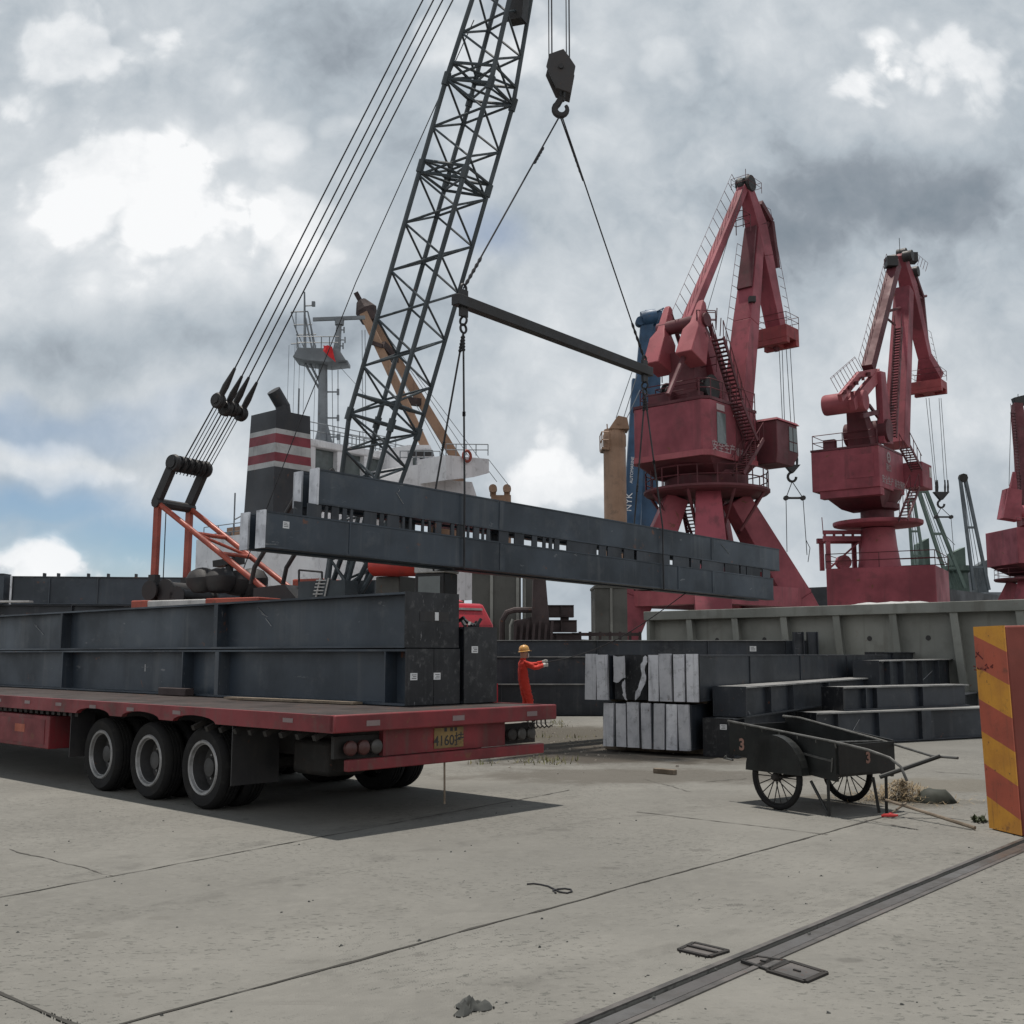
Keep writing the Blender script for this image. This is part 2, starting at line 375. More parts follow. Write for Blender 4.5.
# chipped pits: dark short flecks in patches
vm = nt.nodes.new('ShaderNodeMapping'); nt.links.new(v, vm.inputs['Vector']); vm.inputs['Rotation'].default_value = (0,0,R(20)); vm.inputs['Scale'].default_value = (0.7, 1.5, 1)
vo = nt.nodes.new('ShaderNodeTexVoronoi'); vo.inputs['Scale'].default_value = 15; nt.links.new(vadd(vm.outputs[0], nvec(v, 30, 0.06)) if False else vm.outputs[0], vo.inputs['Vector'])
sepc = nt.nodes.new('ShaderNodeSeparateColor'); nt.links.new(vo.outputs['Color'], sepc.inputs[0])
cm = nt.nodes.new('ShaderNodeMapping'); nt.links.new(v, cm.inputs['Vector']); cm.inputs['Rotation'].default_value = (0,0,R(35)); cm.inputs['Scale'].default_value = (0.65, 1.3, 1)
chip = math_(nt, 'MAXIMUM', mrange(nt, noise(nt, cm.outputs[0], 27, 4, 0.6), 0.60, 0.64), mrange(nt, noise(nt, v, 11, 5, 0.7, 0.6), 0.64, 0.68))
zone = mrange(nt, noise(nt, v, 0.6, 6, 0.7), 0.41, 0.57)
pit2 = math_(nt, 'MULTIPLY', mrange(nt, vo.outputs['Distance'], 0.36, 0.22), math_(nt, 'MULTIPLY', mrange(nt, sepc.outputs[0], 0.62, 0.70), mrange(nt, noise(nt, v, 38, 3, 0.6), 0.36, 0.52)))
pit = math_(nt, 'MULTIPLY', math_(nt, 'MAXIMUM', chip, math_(nt, 'MULTIPLY', pit2, 0.7)), math_(nt, 'MULTIPLY_ADD', zone, 0.85, 0.15))
c = mixc(nt, math_(nt, 'MULTIPLY', pit, 0.75), c, (0.055,0.058,0.052))
grit = noise(nt, v, 70, 5, 0.75)
c = mixc(nt, mrange(nt, grit, 0.54, 0.68, 0, 0.6), c, (0.15,0.143,0.13))
# worn dirt round the beam stacks
def dirtspot(c, p, rx, ry, colr, amt, sc_=1.2):
    mm = nt.nodes.new('ShaderNodeMapping'); nt.links.new(v, mm.inputs['Vector'])
    mm.inputs['Scale'].default_value = (1/rx, 1/ry, 0); mm.inputs['Location'].default_value = (-p[0]/rx, -p[1]/ry, 0)
    l = nt.nodes.new('ShaderNodeVectorMath'); l.operation = 'LENGTH'; nt.links.new(mm.outputs[0], l.inputs[0])
    d = math_(nt, 'ADD', l.outputs['Value'], math_(nt, 'MULTIPLY', math_(nt, 'SUBTRACT', noise(nt, v, sc_, 7, 0.7), 0.5), 1.6 if rx > 0.5 else 1.1))
    return mixc(nt, mrange(nt, d, 1.05, 0.55, 0, amt), c, colr)
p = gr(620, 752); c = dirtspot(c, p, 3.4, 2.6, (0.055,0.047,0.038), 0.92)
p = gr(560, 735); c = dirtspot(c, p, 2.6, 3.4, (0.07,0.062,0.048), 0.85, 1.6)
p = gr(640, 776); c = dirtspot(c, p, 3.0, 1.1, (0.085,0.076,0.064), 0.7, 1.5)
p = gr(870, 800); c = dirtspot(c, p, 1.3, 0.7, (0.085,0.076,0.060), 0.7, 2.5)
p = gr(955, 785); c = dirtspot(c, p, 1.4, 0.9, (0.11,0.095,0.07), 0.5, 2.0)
sxyz = nt.nodes.new('ShaderNodeSeparateXYZ'); nt.links.new(v, sxyz.inputs[0])
ncoord = math_(nt, 'ADD', math_(nt, 'MULTIPLY', sxyz.outputs[0], N.x), math_(nt, 'MULTIPLY', sxyz.outputs[1], N.y))
j1 = gr(500, 922).dot(N); j2 = gr(210, 859).dot(N)
slab = math_(nt, 'SUBTRACT', mrange(nt, ncoord, j1-0.01, j1+0.01), mrange(nt, ncoord, j2-0.01, j2+0.01))
c = mixc(nt, math_(nt, 'MULTIPLY', slab, 0.10), c, (0.10,0.098,0.09))
def tyremark(c, p0, p1, bend, wdt, amt):
    d = p1 - p0; L_ = d.length; d = d/L_; s_ = V((-d.y, d.x, 0))
    al = math_(nt, 'SUBTRACT', math_(nt, 'ADD', math_(nt, 'MULTIPLY', sxyz.outputs[0], d.x), math_(nt, 'MULTIPLY', sxyz.outputs[1], d.y)), p0.dot(d))
    ac = math_(nt, 'SUBTRACT', math_(nt, 'ADD', math_(nt, 'MULTIPLY', sxyz.outputs[0], s_.x), math_(nt, 'MULTIPLY', sxyz.outputs[1], s_.y)), p0.dot(s_))
    tt = math_(nt, 'DIVIDE', al, L_)
    cv = math_(nt, 'MULTIPLY', math_(nt, 'MULTIPLY', tt, math_(nt, 'SUBTRACT', 1.0, tt)), bend)
    off = math_(nt, 'ABSOLUTE', math_(nt, 'SUBTRACT', ac, cv))
    mk = math_(nt, 'MULTIPLY', mrange(nt, off, wdt, wdt*0.55), mrange(nt, noise(nt, v, 3.1, 6, 0.75), 0.40, 0.65))
    mk = math_(nt, 'MULTIPLY', mk, math_(nt, 'MULTIPLY', mrange(nt, tt, 0.0, 0.15), mrange(nt, tt, 1.0, 0.85)))
    return mixc(nt, math_(nt, 'MULTIPLY', mk, amt), c, (0.07,0.067,0.062))
c = tyremark(c, gr(-60, 905), gr(640, 790), 1.6, 0.13, 0.42)
c = tyremark(c, gr(-60, 960), gr(760, 800), 1.8, 0.13, 0.36)
c = tyremark(c, gr(380, 1010), gr(960, 850), -1.2, 0.10, 0.30)
for px, py, rx in ((610,868,0.10),(735,905,0.08),(300,885,0.07),(420,955,0.06),(850,960,0.09),(560,830,0.16),(700,850,0.12)):
    c = dirtspot(c, gr(px, py), rx, rx*0.6, (0.10,0.096,0.088), 0.6, 6)
for px, py, rx in ((160,918,0.10),(90,935,0.13),(122,995,0.05)):
    c = dirtspot(c, gr(px, py), rx, rx*0.7, (0.14,0.135,0.122), 0.75, 5)
nt.links.new(c, b.inputs['Base Color'])
b.inputs['Roughness'].default_value = 0.88; b.inputs['Specular IOR Level'].default_value = 0.25
h = math_(nt, 'ADD', math_(nt, 'MULTIPLY', noise(nt, v, 24, 6, 0.7), 0.6), math_(nt, 'MULTIPLY', grit, 0.4))
h = math_(nt, 'SUBTRACT', h, math_(nt, 'MULTIPLY', pit, 0.6))
bump(nt, b, h, 0.55, 0.012)

FARE = 6000
g = MB()
gw = 0.07
def strip(n0, n1, z): g.add([en(-300, n0, z), en(FARE, n0, z), en(FARE, n1, z), en(-300, n1, z)], [(0,1,2,3)])
strip(-6000, nr - gw, 0); strip(nr + gw, QUAY, 0)
for nn_, in ((nr-gw,),(nr+gw,)): g.add([en(-300,nn_,0), en(FARE,nn_,0), en(FARE,nn_,-0.09), en(-300,nn_,-0.09)], [(0,1,2,3)])
strip(nr-gw, nr+gw, -0.09)
g.add([en(-300,QUAY,0), en(FARE,QUAY,0), en(FARE,QUAY,-6), en(-300,QUAY,-6)], [(0,1,2,3)])
o = g.build('ground', M['concrete']); o['kind'] = 'structure'

m, nt, b = newmat('harbour_water'); M['water'] = m
b.inputs['Base Color'].default_value = (0.02,0.035,0.035,1); b.inputs['Roughness'].default_value = 0.12
tcn = nt.nodes.new('ShaderNodeTexCoord'); bump(nt, b, noise(nt, tcn.outputs['Object'], 0.8, 5, 0.6), 0.4, 0.3)
g = MB(); g.add([en(-600,QUAY+0.02,-2.4), en(FARE,QUAY+0.02,-2.4), en(FARE,7000,-2.4), en(-600,7000,-2.4)], [(0,1,2,3)])
o = g.build('water', M['water']); o['kind'] = 'structure'

M['joint'] = plain('joint_dirt', (0.045,0.043,0.038), 0.95)
M['crack'] = plain('crack_dirt', (0.085,0.08,0.072), 0.95)
def seam(p0, p1, w, jit, rnd, mb, step=0.12):
    d = p1 - p0; L = d.length; d.normalize(); s = V((-d.y, d.x, 0)); k = max(2, int(L/step)); off = 0; prev = None
    vs = []
    for i in range(k+1):
        off = off*0.86 + rnd.uniform(-jit, jit)
        ww = w * rnd.choice((0.35, 0.6, 0.8, 1, 1.1, 1.5)) * 0.5
        c0 = p0 + d*(L*i/k) + s*off + V((0,0,0.004))
        vs += [c0 - s*ww, c0 + s*ww]
    mb.add(vs, [(2*i, 2*i+1, 2*i+3, 2*i+2) for i in range(k)])
rnd = random.Random(4)
j = MB()
for a, bb, w_, jt in (((125,1024),(880,818),0.022,0.006),((0,898),(560,792),0.017,0.010),((0,993),(70,1024),0.022,0.006)):
    p0, p1 = gr(*a), gr(*bb); d = (p1-p0).normalized()
    seam(p0 - d*2.5, p1 + d*(0.2 if a[1] != 993 else 1.5), w_, jt, rnd, j)
o = j.build('pavement_joints', M['joint']); o['kind'] = 'structure'
j = MB()
for a, bb, w_, jt in (((10,849),(117,876),0.012,0.014),((637,812),(827,835),0.016,0.006),((864,820),(918,830),0.02,0.004),((705,782),(748,779),0.02,0.02),
                      ((690,792),(640,779),0.012,0.02),((935,772),(985,775),0.02,0.01)):
    seam(gr(*a), gr(*bb), w_, jt, rnd, j, 0.07)
o = j.build('pavement_cracks', M['crack']); o['kind'] = 'structure'

# ---- sunk crane rail
t = thing('crane_rail', 'long sunken steel crane rail running across the concrete', 'rail', en(ra.dot(E), nr))
k = MB(); k.bar(en(-20,nr,-0.022), en(150,nr,-0.022), 0.088, 0.036, side=N); k.build('rail_head', M['rail'], t, world=True)
k = MB(); k.bar(en(-20,nr,-0.066), en(150,nr,-0.066), 0.018, 0.048, side=N); k.build('rail_web', M['rail'], t, world=True)
for s in (-1, 1):
    k = MB(); k.bar(en(-20, nr+s*(gw+0.018), 0.003), en(150, nr+s*(gw+0.018), 0.003), 0.036, 0.010, side=N); k.build('edge_angle', M['coverp'], t, world=True)
# ---- sunk steel covers beside it
def cover(quad, lab, rim=0.03, two=False):
    P = [gr(*p_) for p_ in quad]; cen = sum(P, V())/4
    tt = thing('steel_cover', lab, 'cover', cen, 0, 'sunken steel covers by the rail')
    fr = MB()
    for i in range(4):
        a, b_ = P[i], P[(i+1)%4]; fr.bar(a + V((0,0,0.005)), b_ + V((0,0,0.005)), rim, 0.014)
    fr.build('frame', M['tdark'], tt, world=True)
    ins = [cen + (p_-cen)*0.93 for p_ in P]
    pl = MB(); pl.prism([p_ + V((0,0,0.002)) for p_ in ins], (0,0,0.006)); pl.build('plate', M['coverp'], tt, world=True)
    hd = MB()
    mid = [(ins[0]+ins[3])/2, (ins[1]+ins[2])/2]
    if two: hd.bar(mid[0]+V((0,0,0.011)), mid[1]+V((0,0,0.011)), 0.02, 0.012)
    else: hd.bar(cen+(mid[0]-cen)*0.2+V((0,0,0.011)), cen+(mid[1]-cen)*0.2+V((0,0,0.011)), 0.012, 0.008)
    hd.build('bar', M['tdark'], tt, world=True)
cover([(679,951),(709,958),(728,952),(694,944)], 'narrow steel pit cover on the far side of the sunken rail', 0.025, True)
cover([(768,972),(805,983),(826,974),(790,963)], 'square steel pit cover lying in front of the sunken rail')
cover([(742,962),(768,971),(786,962),(757,958)], 'small steel cover touching the sunken rail beside the square pit cover', 0.02)

# ---- litter on the concrete
p = gr(665, 774)
k = MB(); d = V((0.62,-0.6,0)).normalized(); k.bar(p - d*0.17 + V((0,0,0.035)), p + d*0.17 + V((0,0,0.035)), 0.08, 0.065)
single(k.build('wood_block', M['wood'], bevel=0.006), 'short pale timber block lying alone in front of the white ended beams', 'timber')
pts = [gr(px, py, 0.006) for px, py in ((527,884),(534,883.5),(541,884.5),(548,886),(554,889),(560,892),(567,893),(572,891.5),(571,889.5),(565,888.5),(558,889),(553,890.5),(556,893))]
k = MB(); k.path(pts, 0.006, 5)
single(k.build('wire_loop', M['rope']), 'thin dark loop of wire lying on the open concrete', 'wire')
p = gr(470, 1010); rnd = random.Random(3); vs = []; fs = []
nx, ny = 12, 9
for a in range(nx):
    for c_ in range(ny):
        u, w2 = a/(nx-1)-.5, c_/(ny-1)-.5
        rr = sqrt(u*u*4 + w2*w2*4)
        if rr > 1: u, w2 = u/rr, w2/rr
        h_ = max(0.003, 0.05*(1-min(1, rr))*abs(sin(u*11+w2*6+1)) + 0.02*max(0,sin(u*17+w2*13)) + rnd.uniform(-.006,.012)) if rr < .92 else 0.004
        kk = 0.75 + 0.35*sin(3.0*math.atan2(w2,u)+1) ; vs.append(p + V((u*0.19*kk + 0.03*w2, w2*0.2*kk, h_)))
for a in range(nx-1):
    for c_ in range(ny-1):
        fs.append((a*ny+c_, a*ny+c_+1, (a+1)*ny+c_+1, (a+1)*ny+c_))
k = MB(); k.add(vs, fs); o = k.build('rag', M['rag'], smooth=60)
single(o, 'crumpled dark grey rag lying at the bottom edge of the concrete', 'rag')
# gravel and crumbs of dirt where the yard surface is broken
k = MB(); rnd = random.Random(8)
for i in range(420):
    q_ = gr(rnd.gauss(575, 45), rnd.gauss(738, 11))
    if q_.y < 13.2 or q_.y > 24: continue
    s_ = 0.006 + 0.03*rnd.random()**3
    k.loft([[q_ + V((s_*cos(x)*rnd.uniform(.6,1.2), s_*sin(x)*rnd.uniform(.6,1.2), 0.001)) for x in (0,1.3,2.6,3.9,5.1)], [q_ + V((s_*.5*cos(x), s_*.5*sin(x), s_*rnd.uniform(.4,.9))) for x in (0,1.3,2.6,3.9,5.1)]])
o = k.build('gravel', paint('gravel_grey', (0.24,0.22,0.19), (0.13,0.115,0.10), 20, 0.9, 0, 0)); tag(o, 'loose gravel and crumbled dirt scattered before the beam stacks', 'gravel', kind='stuff')
k = MB(); rnd = random.Random(19)
for cl in range(26):
    c_ = gr(rnd.uniform(545, 660), rnd.uniform(718, 738)) if cl < 18 else gr(rnd.uniform(470, 560), rnd.uniform(757, 768))
    if c_.y > 30 or not (c_.x < 1.3 or c_.y < 16.5): continue
    for i in range(26):
        a = rnd.uniform(0, 2*pi); e_ = rnd.uniform(0.5, 1.4); L_ = rnd.uniform(0.04, 0.13); d = V((cos(a)*cos(e_), sin(a)*cos(e_), sin(e_))); s_ = V((-sin(a), cos(a), 0))*0.008
        b0 = c_ + V((rnd.gauss(0,.13), rnd.gauss(0,.13), 0)); k.add([b0 - s_, b0 + s_, b0 + d*L_], [(0,1,2)])
o = k.build('weeds', paint('dry_weed', (0.10,0.11,0.045), (0.16,0.14,0.07), 9, 0.9, 0, 0)); tag(o, 'sparse weeds growing in the broken dirt by the beam stacks', 'weeds', kind='stuff')
k = MB(); rnd = random.Random(9)
for i in range(90):
    q_ = gr(rnd.uniform(0, 1000), rnd.uniform(800, 1020))
    s_ = rnd.uniform(0.004, 0.013)
    k.loft([[q_ + V((s_*cos(x)*rnd.uniform(.6,1.2), s_*sin(x)*rnd.uniform(.6,1.2), 0.0005)) for x in (0,1.3,2.6,3.9,5.1)], [q_ + V((s_*.5*cos(x), s_*.5*sin(x), s_*rnd.uniform(.4,.9))) for x in (0,1.3,2.6,3.9,5.1)]])
o = k.build('debris', M['rag']); tag(o, 'scattered small grit and chips over the concrete', 'debris', kind='stuff')
# ================================================================== GIRDERS
def textmesh(s, size, name, mat, parent, mtx, extrude=0.001, bold=0.0):
    cu = bpy.data.curves.new(name, 'FONT'); cu.body = s; cu.size = size; cu.extrude = extrude; cu.offset = bold; cu.align_x = 'CENTER'; cu.align_y = 'CENTER'
    ob = bpy.data.objects.new(name, cu); col.objects.link(ob)
    dg = bpy.context.evaluated_depsgraph_get()
    me = bpy.data.meshes.new_from_object(ob.evaluated_get(dg))
    bpy.data.objects.remove(ob); 
    me.name = name; me.materials.clear(); me.materials.append(mat)
    o = bpy.data.objects.new(name, me); col.objects.link(o); o.parent = parent; o.matrix_basis = mtx
    return o

def girder(label, group, loc, rz, L, H_, W, s=1, recess=0.0, stiff=(), end='plate', stickers=(), chalk=(), mats=('beam','beamend'), lip=0.03, name='steel_girder', tf=0.024, far_end='plate', holes=False, strips=2, top=None):
    """x runs along the girder from its near end, y (times s) from the visible side to the far side, z up"""
    t = thing(name, label, 'girder', loc, rz, group)
    m1 = M[mats[0]]
    y0, y1 = recess, W - recess
    bx = lambda mb, x0, x1, a, b_, z0, z1: mb.box((x0, min(s*a, s*b_), z0), (x1, max(s*a, s*b_), z1))
    k = MB(); bx(k, 0.0, L, y0, y1, tf, H_ - tf); k.build('web', m1, t)
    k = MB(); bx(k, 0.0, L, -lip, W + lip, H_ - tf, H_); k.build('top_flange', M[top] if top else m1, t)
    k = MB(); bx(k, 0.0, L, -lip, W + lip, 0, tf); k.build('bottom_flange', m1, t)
    for x, wd in stiff:
        for a, b_ in ((-lip+0.002, y0), (y1, W+lip-0.002)):
            k = MB(); bx(k, x, x + wd, a, b_, tf, H_ - tf); k.build('stiffener', m1, t)
    if end == 'plate':
        k = MB(); bx(k, -0.02, 0, -lip-0.004, W + lip+0.004, -0.004+0.008, H_ + 0.004); o = k.build('end_plate', M[mats[1]], t)
        if holes:
            hk = MB(); bx(hk, -0.024, -0.0205, W*0.25, W*0.8, H_*0.48, H_*0.66); hk.build('slot', M['black'], t)
            hk = MB(); bx(hk, -0.028, -0.0245, W*0.53, W*0.60, H_*0.50, H_*0.65); hk.build('label_sticker', M['sticker'], t)
    elif end == 'zinc':
        pit_ = (W + 2*lip)/strips; wd = pit_*0.84
        for i_ in range(strips):
            wd = pit_*random.uniform(0.74, 0.90); a = -lip + pit_*i_ + (pit_ - wd)*0.5; dz_ = random.uniform(-.014, .014); ln_ = random.uniform(-.02, .02); fx = -0.05 - random.uniform(0,.04)
            k = MB(); k.prism([(fx, s*a, -0.005), (fx, s*(a+wd), -0.005), (fx, s*(a+wd+ln_), H_+0.006+dz_), (fx, s*(a+ln_), H_+0.006+dz_)], (-0.014-fx, 0, 0)); k.build('splice_plate', M['zinc'], t)
        k = MB(); bx(k, -0.012, 0, -lip + 0.004, W + lip - 0.004, 0.0, H_); k.build('end_plate', M[mats[1]], t)
    elif end == 'zinc1':
        k = MB(); bx(k, -0.03, 0, -lip, W + lip, -0.01, H_ + 0.012); k.build('splice_plate', M['zinc'], t)
    for (x, z, w_, h_) in stickers:      # on the visible side
        yy_ = y0 - 0.003
        k = MB(); bx(k, x, x + w_, yy_, y0, z, z + h_); st_ = k.build('label_sticker', M['sticker'], t)
        k = MB()
        for q_ in range(3): bx(k, x + w_*0.15, x + w_*(0.85 - 0.2*(q_ == 2)), yy_ - 0.001, yy_, z + h_*(0.22 + 0.24*q_), z + h_*(0.31 + 0.24*q_))
        k.build('print', M['ink'], st_)
    for (x0, z0, x1, z1) in chalk:
        k = MB(); k.bar((x0, s*(y0-0.001), z0), (x1, s*(y0-0.001), z1), 0.022, 0.002, side=(0,1,0) if False else None); k.build('chalk_mark', M['chalk'], t)
    return t
def endsticker(t, y, z, w_, h_, s):
    k = MB(); k.box((-0.024, s*y - w_/2, z), (-0.0205, s*y + w_/2, z + h_)); o = k.build('label_sticker', M['sticker'], t)
    k = MB()
    for q_ in range(3): k.box((-0.026, s*y - w_*0.35, z + h_*(0.2+.25*q_)), (-0.0245, s*y + w_*(0.3-.15*(q_ == 1)), z + h_*(0.29+.25*q_)))
    k.build('print', M['ink'], o)

# ================================================================== TRAILER
DZ = 1.05
R0 = gr(333, 716, DZ); R0.z = 0
uT = V((-(512 + 650) / F, 1, 0)).normalized(); wT = V((uT.y, -uT.x, 0))
rzT = atan2(uT.y, uT.x)
# width from the survey of the far rear corner
lo_, hi_ = 1.0, 6.0
for _ in range(40):
    mid_ = (lo_+hi_)/2; p = R0 + wT*mid_
    if 512 + F*p.x/p.y < 554: lo_ = mid_
    else: hi_ = mid_
WT = lo_
TI = (Matrix.Translation(R0) @ Matrix.Rotation(rzT, 4, 'Z')).inverted()
def tl(p): return TI @ p                                    # world to trailer: x forward, y = minus the distance from the near side
LT = 17.0
T = thing('flatbed_trailer', 'long red flatbed trailer with three axles loaded with grey girders', 'trailer', R0, rzT)
k = MB(); k.box((0.06, -WT+0.06, DZ-0.05), (LT, -0.06, DZ-0.006)); k.build('deck', M['tdeck'], T)
RH = 0.155
wheels_px = [(107,782),(152,793),(207,801)]
def deck_x(px, yloc, z):
    lo, hi = -1.0, 30.0
    for _ in range(50):
        mm = (lo+hi)/2; p = R0 + uT*mm + wT*(-yloc) + V((0,0,z)); sx = 512 + F*p.x/(p.y*ct + (z-CH)*st)
        if sx > px: lo = mm
        else: hi = mm
    return lo
wx = [deck_x(px, -0.15, 0.425) for px in (102.5, 149.5, 204.5)]
x3 = wx[2]; dx = (wx[0]-wx[2])/2; wx = [x3 + 2*dx, x3 + dx, x3]
def rail(y):
    k = MB(); edges = [0.0]
    arch = 0.42
    # side channel with a scallop cut over each wheel
    pts_top = [(0, DZ), (LT, DZ)]; bot = [(LT, DZ-RH)]
    for x in wx:
        for i in range(9):
            a = pi*i/8; bot.append((x + arch*cos(a), DZ-RH + 0.075*sin(a)))
    bot.append((0, DZ-RH))
    poly = [(0, y, DZ)] + [(x, y, z) for x, z in reversed(bot)] + [(LT, y, DZ)]
    k.prism(poly, (0, -0.06 if y == 0 else 0.06, 0)); return k.build('side_rail', M['tred'], T, bevel=0)
rl = rail(0); rr_ = rail(-WT)
k = MB(); k.box((-0.03, -WT, DZ-RH), (0.058, 0, DZ+0.004)); k.build('rear_beam', M['tred'], T, bevel=0.012)
# reflective tape
def tape(mb, a, b_): mb.box(a, b_)
for y in (-0.42, -WT*0.50, -WT*0.86):
    k = MB(); k.box((-0.034, y-0.10, DZ-0.105), (-0.0305, y+0.06, DZ-0.055)); k.build('reflector', M['refl'], T)
for x in (0.6, 2.6, 3.6, 4.5, 5.4, 6.3, 7.2, 8.2):
    k = MB(); k.box((x, 0.0005, DZ-0.085), (x+0.16, 0.004, DZ-0.045)); k.build('reflector', M['refl'], T)
k = MB()
for y in (-WT*0.30, -WT*0.70): k.box((0.3, y-0.07, 0.55), (LT, y+0.07, DZ-0.052))
k.f = k.f
k.build('chassis', M['tdark'], T)
k = MB(); k.box((0.09, -WT*0.77, 0.65), (0.15, -WT*0.22, DZ-RH-0.002)); k.build('rear_panel', M['tred'], T)
k = MB(); k.box((0.02, -WT*0.95, 0.54), (0.09, -0.20, 0.645)); k.build('bumper', M['tred'], T, bevel=0.01)
for y in (-0.27, -0.42, -0.57):
    k = MB(); k.lathe([(0.0,0),(0.068,0),(0.068,-0.035),(0.05,-0.05),(0,-0.055)], (0.10, y, 0.745), (1,0,0), 16); k.build('tail_light', M['lampred'] if y > -0.5 else M['lampdull'], T)
k = MB(); k.box((0.155, -0.70, 0.65), (0.20, -0.14, 0.85)); k.build('lamp_bracket', M['tdark'], T)
for i in range(3):
    y = -WT*0.80 - 0.15*i
    k = MB(); k.lathe([(0.0,0),(0.065,0),(0.065,-0.035),(0.05,-0.05),(0,-0.055)], (0.10, y, 0.755), (1,0,0), 16); k.build('tail_light', M['lampdull'] if i else M['tdark'], T)
k = MB(); k.box((0.155, -WT*0.95, 0.65), (0.20, -WT*0.775, 0.86)); k.build('lamp_bracket', M['tdark'], T)
# number plate
yc = -WT*0.50
k = MB(); k.box((0.080, yc-0.20, 0.675), (0.0895, yc+0.20, 0.875)); pl = k.build('licence_plate', M['plate'], T, bevel=0.003)
mt = Matrix.Translation((0.0785, yc, 0.745)) @ Matrix(((0,0,-1,0),(-1,0,0,0),(0,1,0,0),(0,0,0,1)))
textmesh('4160\u6302', 0.14, 'lettering', M['black'], pl, mt, bold=0.0012)
mt2 = Matrix.Translation((0.0785, yc, 0.85)) @ Matrix(((0,0,-1,0),(-1,0,0,0),(0,1,0,0),(0,0,0,1)))
k = MB()
for q_ in (-0.09, -0.03, 0.05): k.box((0.0785, yc+q_-0.018, 0.835), (0.0797, yc+q_+0.018, 0.872))
k.build('print', M['black'], pl)
k = MB(); k.tube((0.05, -WT*0.47, 0.54), (0.06, -WT*0.475, 0.14), 0.010); k.build('strap', M['wood'], T)
for i in range(5):
    y = -WT + 0.12 + 0.07*i
    k = MB(); k.path([(0.03, y, DZ-RH), (0.03, y, DZ-RH-0.05), (0.0, y-0.02, DZ-RH-0.085), (-0.03, y-0.03, DZ-RH-0.06)], 0.008, 6); k.build('lashing_hook', M['tdark'], T)
# wheels
WR = 0.425
def wheel(x, y, sgn, outer):
    """sgn +1: the dish faces +y (the near side)"""
    k = MB(); h = 0.125
    ax = (0, sgn, 0)
    k.lathe([(0.275,-h*0.85),(0.31,-h),(0.385,-h),(WR-0.012,-h*0.8),(WR,-h*0.55),(WR,-h*0.40),(WR-0.014,-h*0.37),(WR-0.014,-h*0.29),(WR,-h*0.26),(WR,-h*0.07),(WR-0.014,-h*0.04),(WR-0.014,h*0.04),(WR,h*0.07),(WR,h*0.26),(WR-0.014,h*0.29),(WR-0.014,h*0.37),(WR,h*0.40),(WR,h*0.55),(WR-0.012,h*0.8),(0.385,h),(0.31,h*0.98),(0.275,h*0.85)], (x,y,WR), ax, 40)
    o = k.build('wheel', M['rubber'], T)
    k = MB(); dsh = -0.02 if outer else 0.05
    k.lathe([(0.288,h*0.86),(0.275,h*0.98),(0.252,h*0.95),(0.242,h*0.72),(0.236,h*0.70)], (x,y,WR), ax, 36); k.build('rim', M['rim'], o)
    k = MB(); k.lathe([(0.2365,h*0.705),(0.23,dsh-0.03),(0.15,dsh-0.06),(0.14,dsh-0.03),(0.10,dsh),(0.095,dsh+0.06),(0.05,dsh+0.07),(0,dsh+0.07)], (x,y,WR), ax, 32); k.build('wheel_disc', M['dish'], o)
    k = MB()
    for i in range(10):
        a = 2*pi*i/10; k.tube((x+0.125*cos(a), y+sgn*(dsh-0.04), WR+0.125*sin(a)), (x+0.125*cos(a), y+sgn*(dsh+0.012), WR+0.125*sin(a)), 0.013, 6)
    k.build('wheel_nuts', M['rim'], o)
    return o
for x in wx:
    for yb, sg in ((-0.24, 1), (-WT+0.24, -1)):
        wheel(x, yb, sg, True); wheel(x, yb - sg*0.30, sg, False)
    k = MB(); k.tube((x, -0.5, WR), (x, -WT+0.5, WR), 0.075, 10); k.build('axle', M['tdark'], T)
    for y in (-WT*0.30, -WT*0.70):
        k = MB()
        for q_ in range(4): k.bar((x-0.42+0.07*q_, y, 0.60+0.018*q_-0.03), (x+0.42-0.07*q_, y, 0.60+0.018*q_-0.03), 0.08, 0.014, side=(0,1,0))
        k.build('leaf_spring', M['tdark'], T)
for x in wx[:1]:
    k = MB(); k.box((x+0.62, -0.34, 0.36), (x+0.635, -0.04, DZ-RH-0.01)); k.build('mud_flap', M['black'], T)
k = MB(); k.box((wx[2]-0.68, -0.60, 0.30), (wx[2]-0.665, -0.04, DZ-RH-0.01)); k.build('mud_flap', M['black'], T)
# side lockers, side guard ahead of the wheels
bx0 = tl(gr(78, 745, 0.45)).x; bx1 = bx0 + 1.7
k = MB(); k.box((bx0, -0.50, 0.42), (bx1, -0.03, DZ-RH-0.07)); bxo = k.build('tool_box', M['tred'], T, bevel=0.01)
k = MB(); k.box((bx0+0.12, -0.0295, 0.47), (bx1-0.12, -0.024, DZ-RH-0.12)); k.build('door', M['tred'], bxo)
k = MB(); k.box((bx0+0.7, -0.0235, 0.60), (bx0+1.0, -0.021, 0.70)); k.build('label_sticker', paint('faded_orange_label', (0.36,0.10,0.06), None, 4, 0.7, 0), bxo)
k = MB()
for i in range(34):
    x = bx1 + 0.08 + i*0.10
    for z in (0.50, 0.66): k.box((x, -0.055, z), (x+0.055, -0.03, z+0.085))
for z in (0.47, 0.595, 0.63, 0.757): k.box((bx1+0.03, -0.062, z), (bx1+3.5, -0.056, z+0.02))
k.build('side_guard', M['binrib'], T)
for i in range(40):
    x = wx[0]+0.5 + i*0.16
    k = MB(); k.box((x, -0.08, DZ-RH-0.05), (x+0.08, -0.062, DZ-RH-0.005)); k.build('rope_hook', M['tdark'], T)
for i in range(9):
    x = 0.3 + 0.26*i
    k = MB(); k.bar((x, -0.3, DZ-0.10), (x, -0.02, DZ-RH-0.06), 0.05, 0.05); k.build('outrigger', M['tdark'], T)
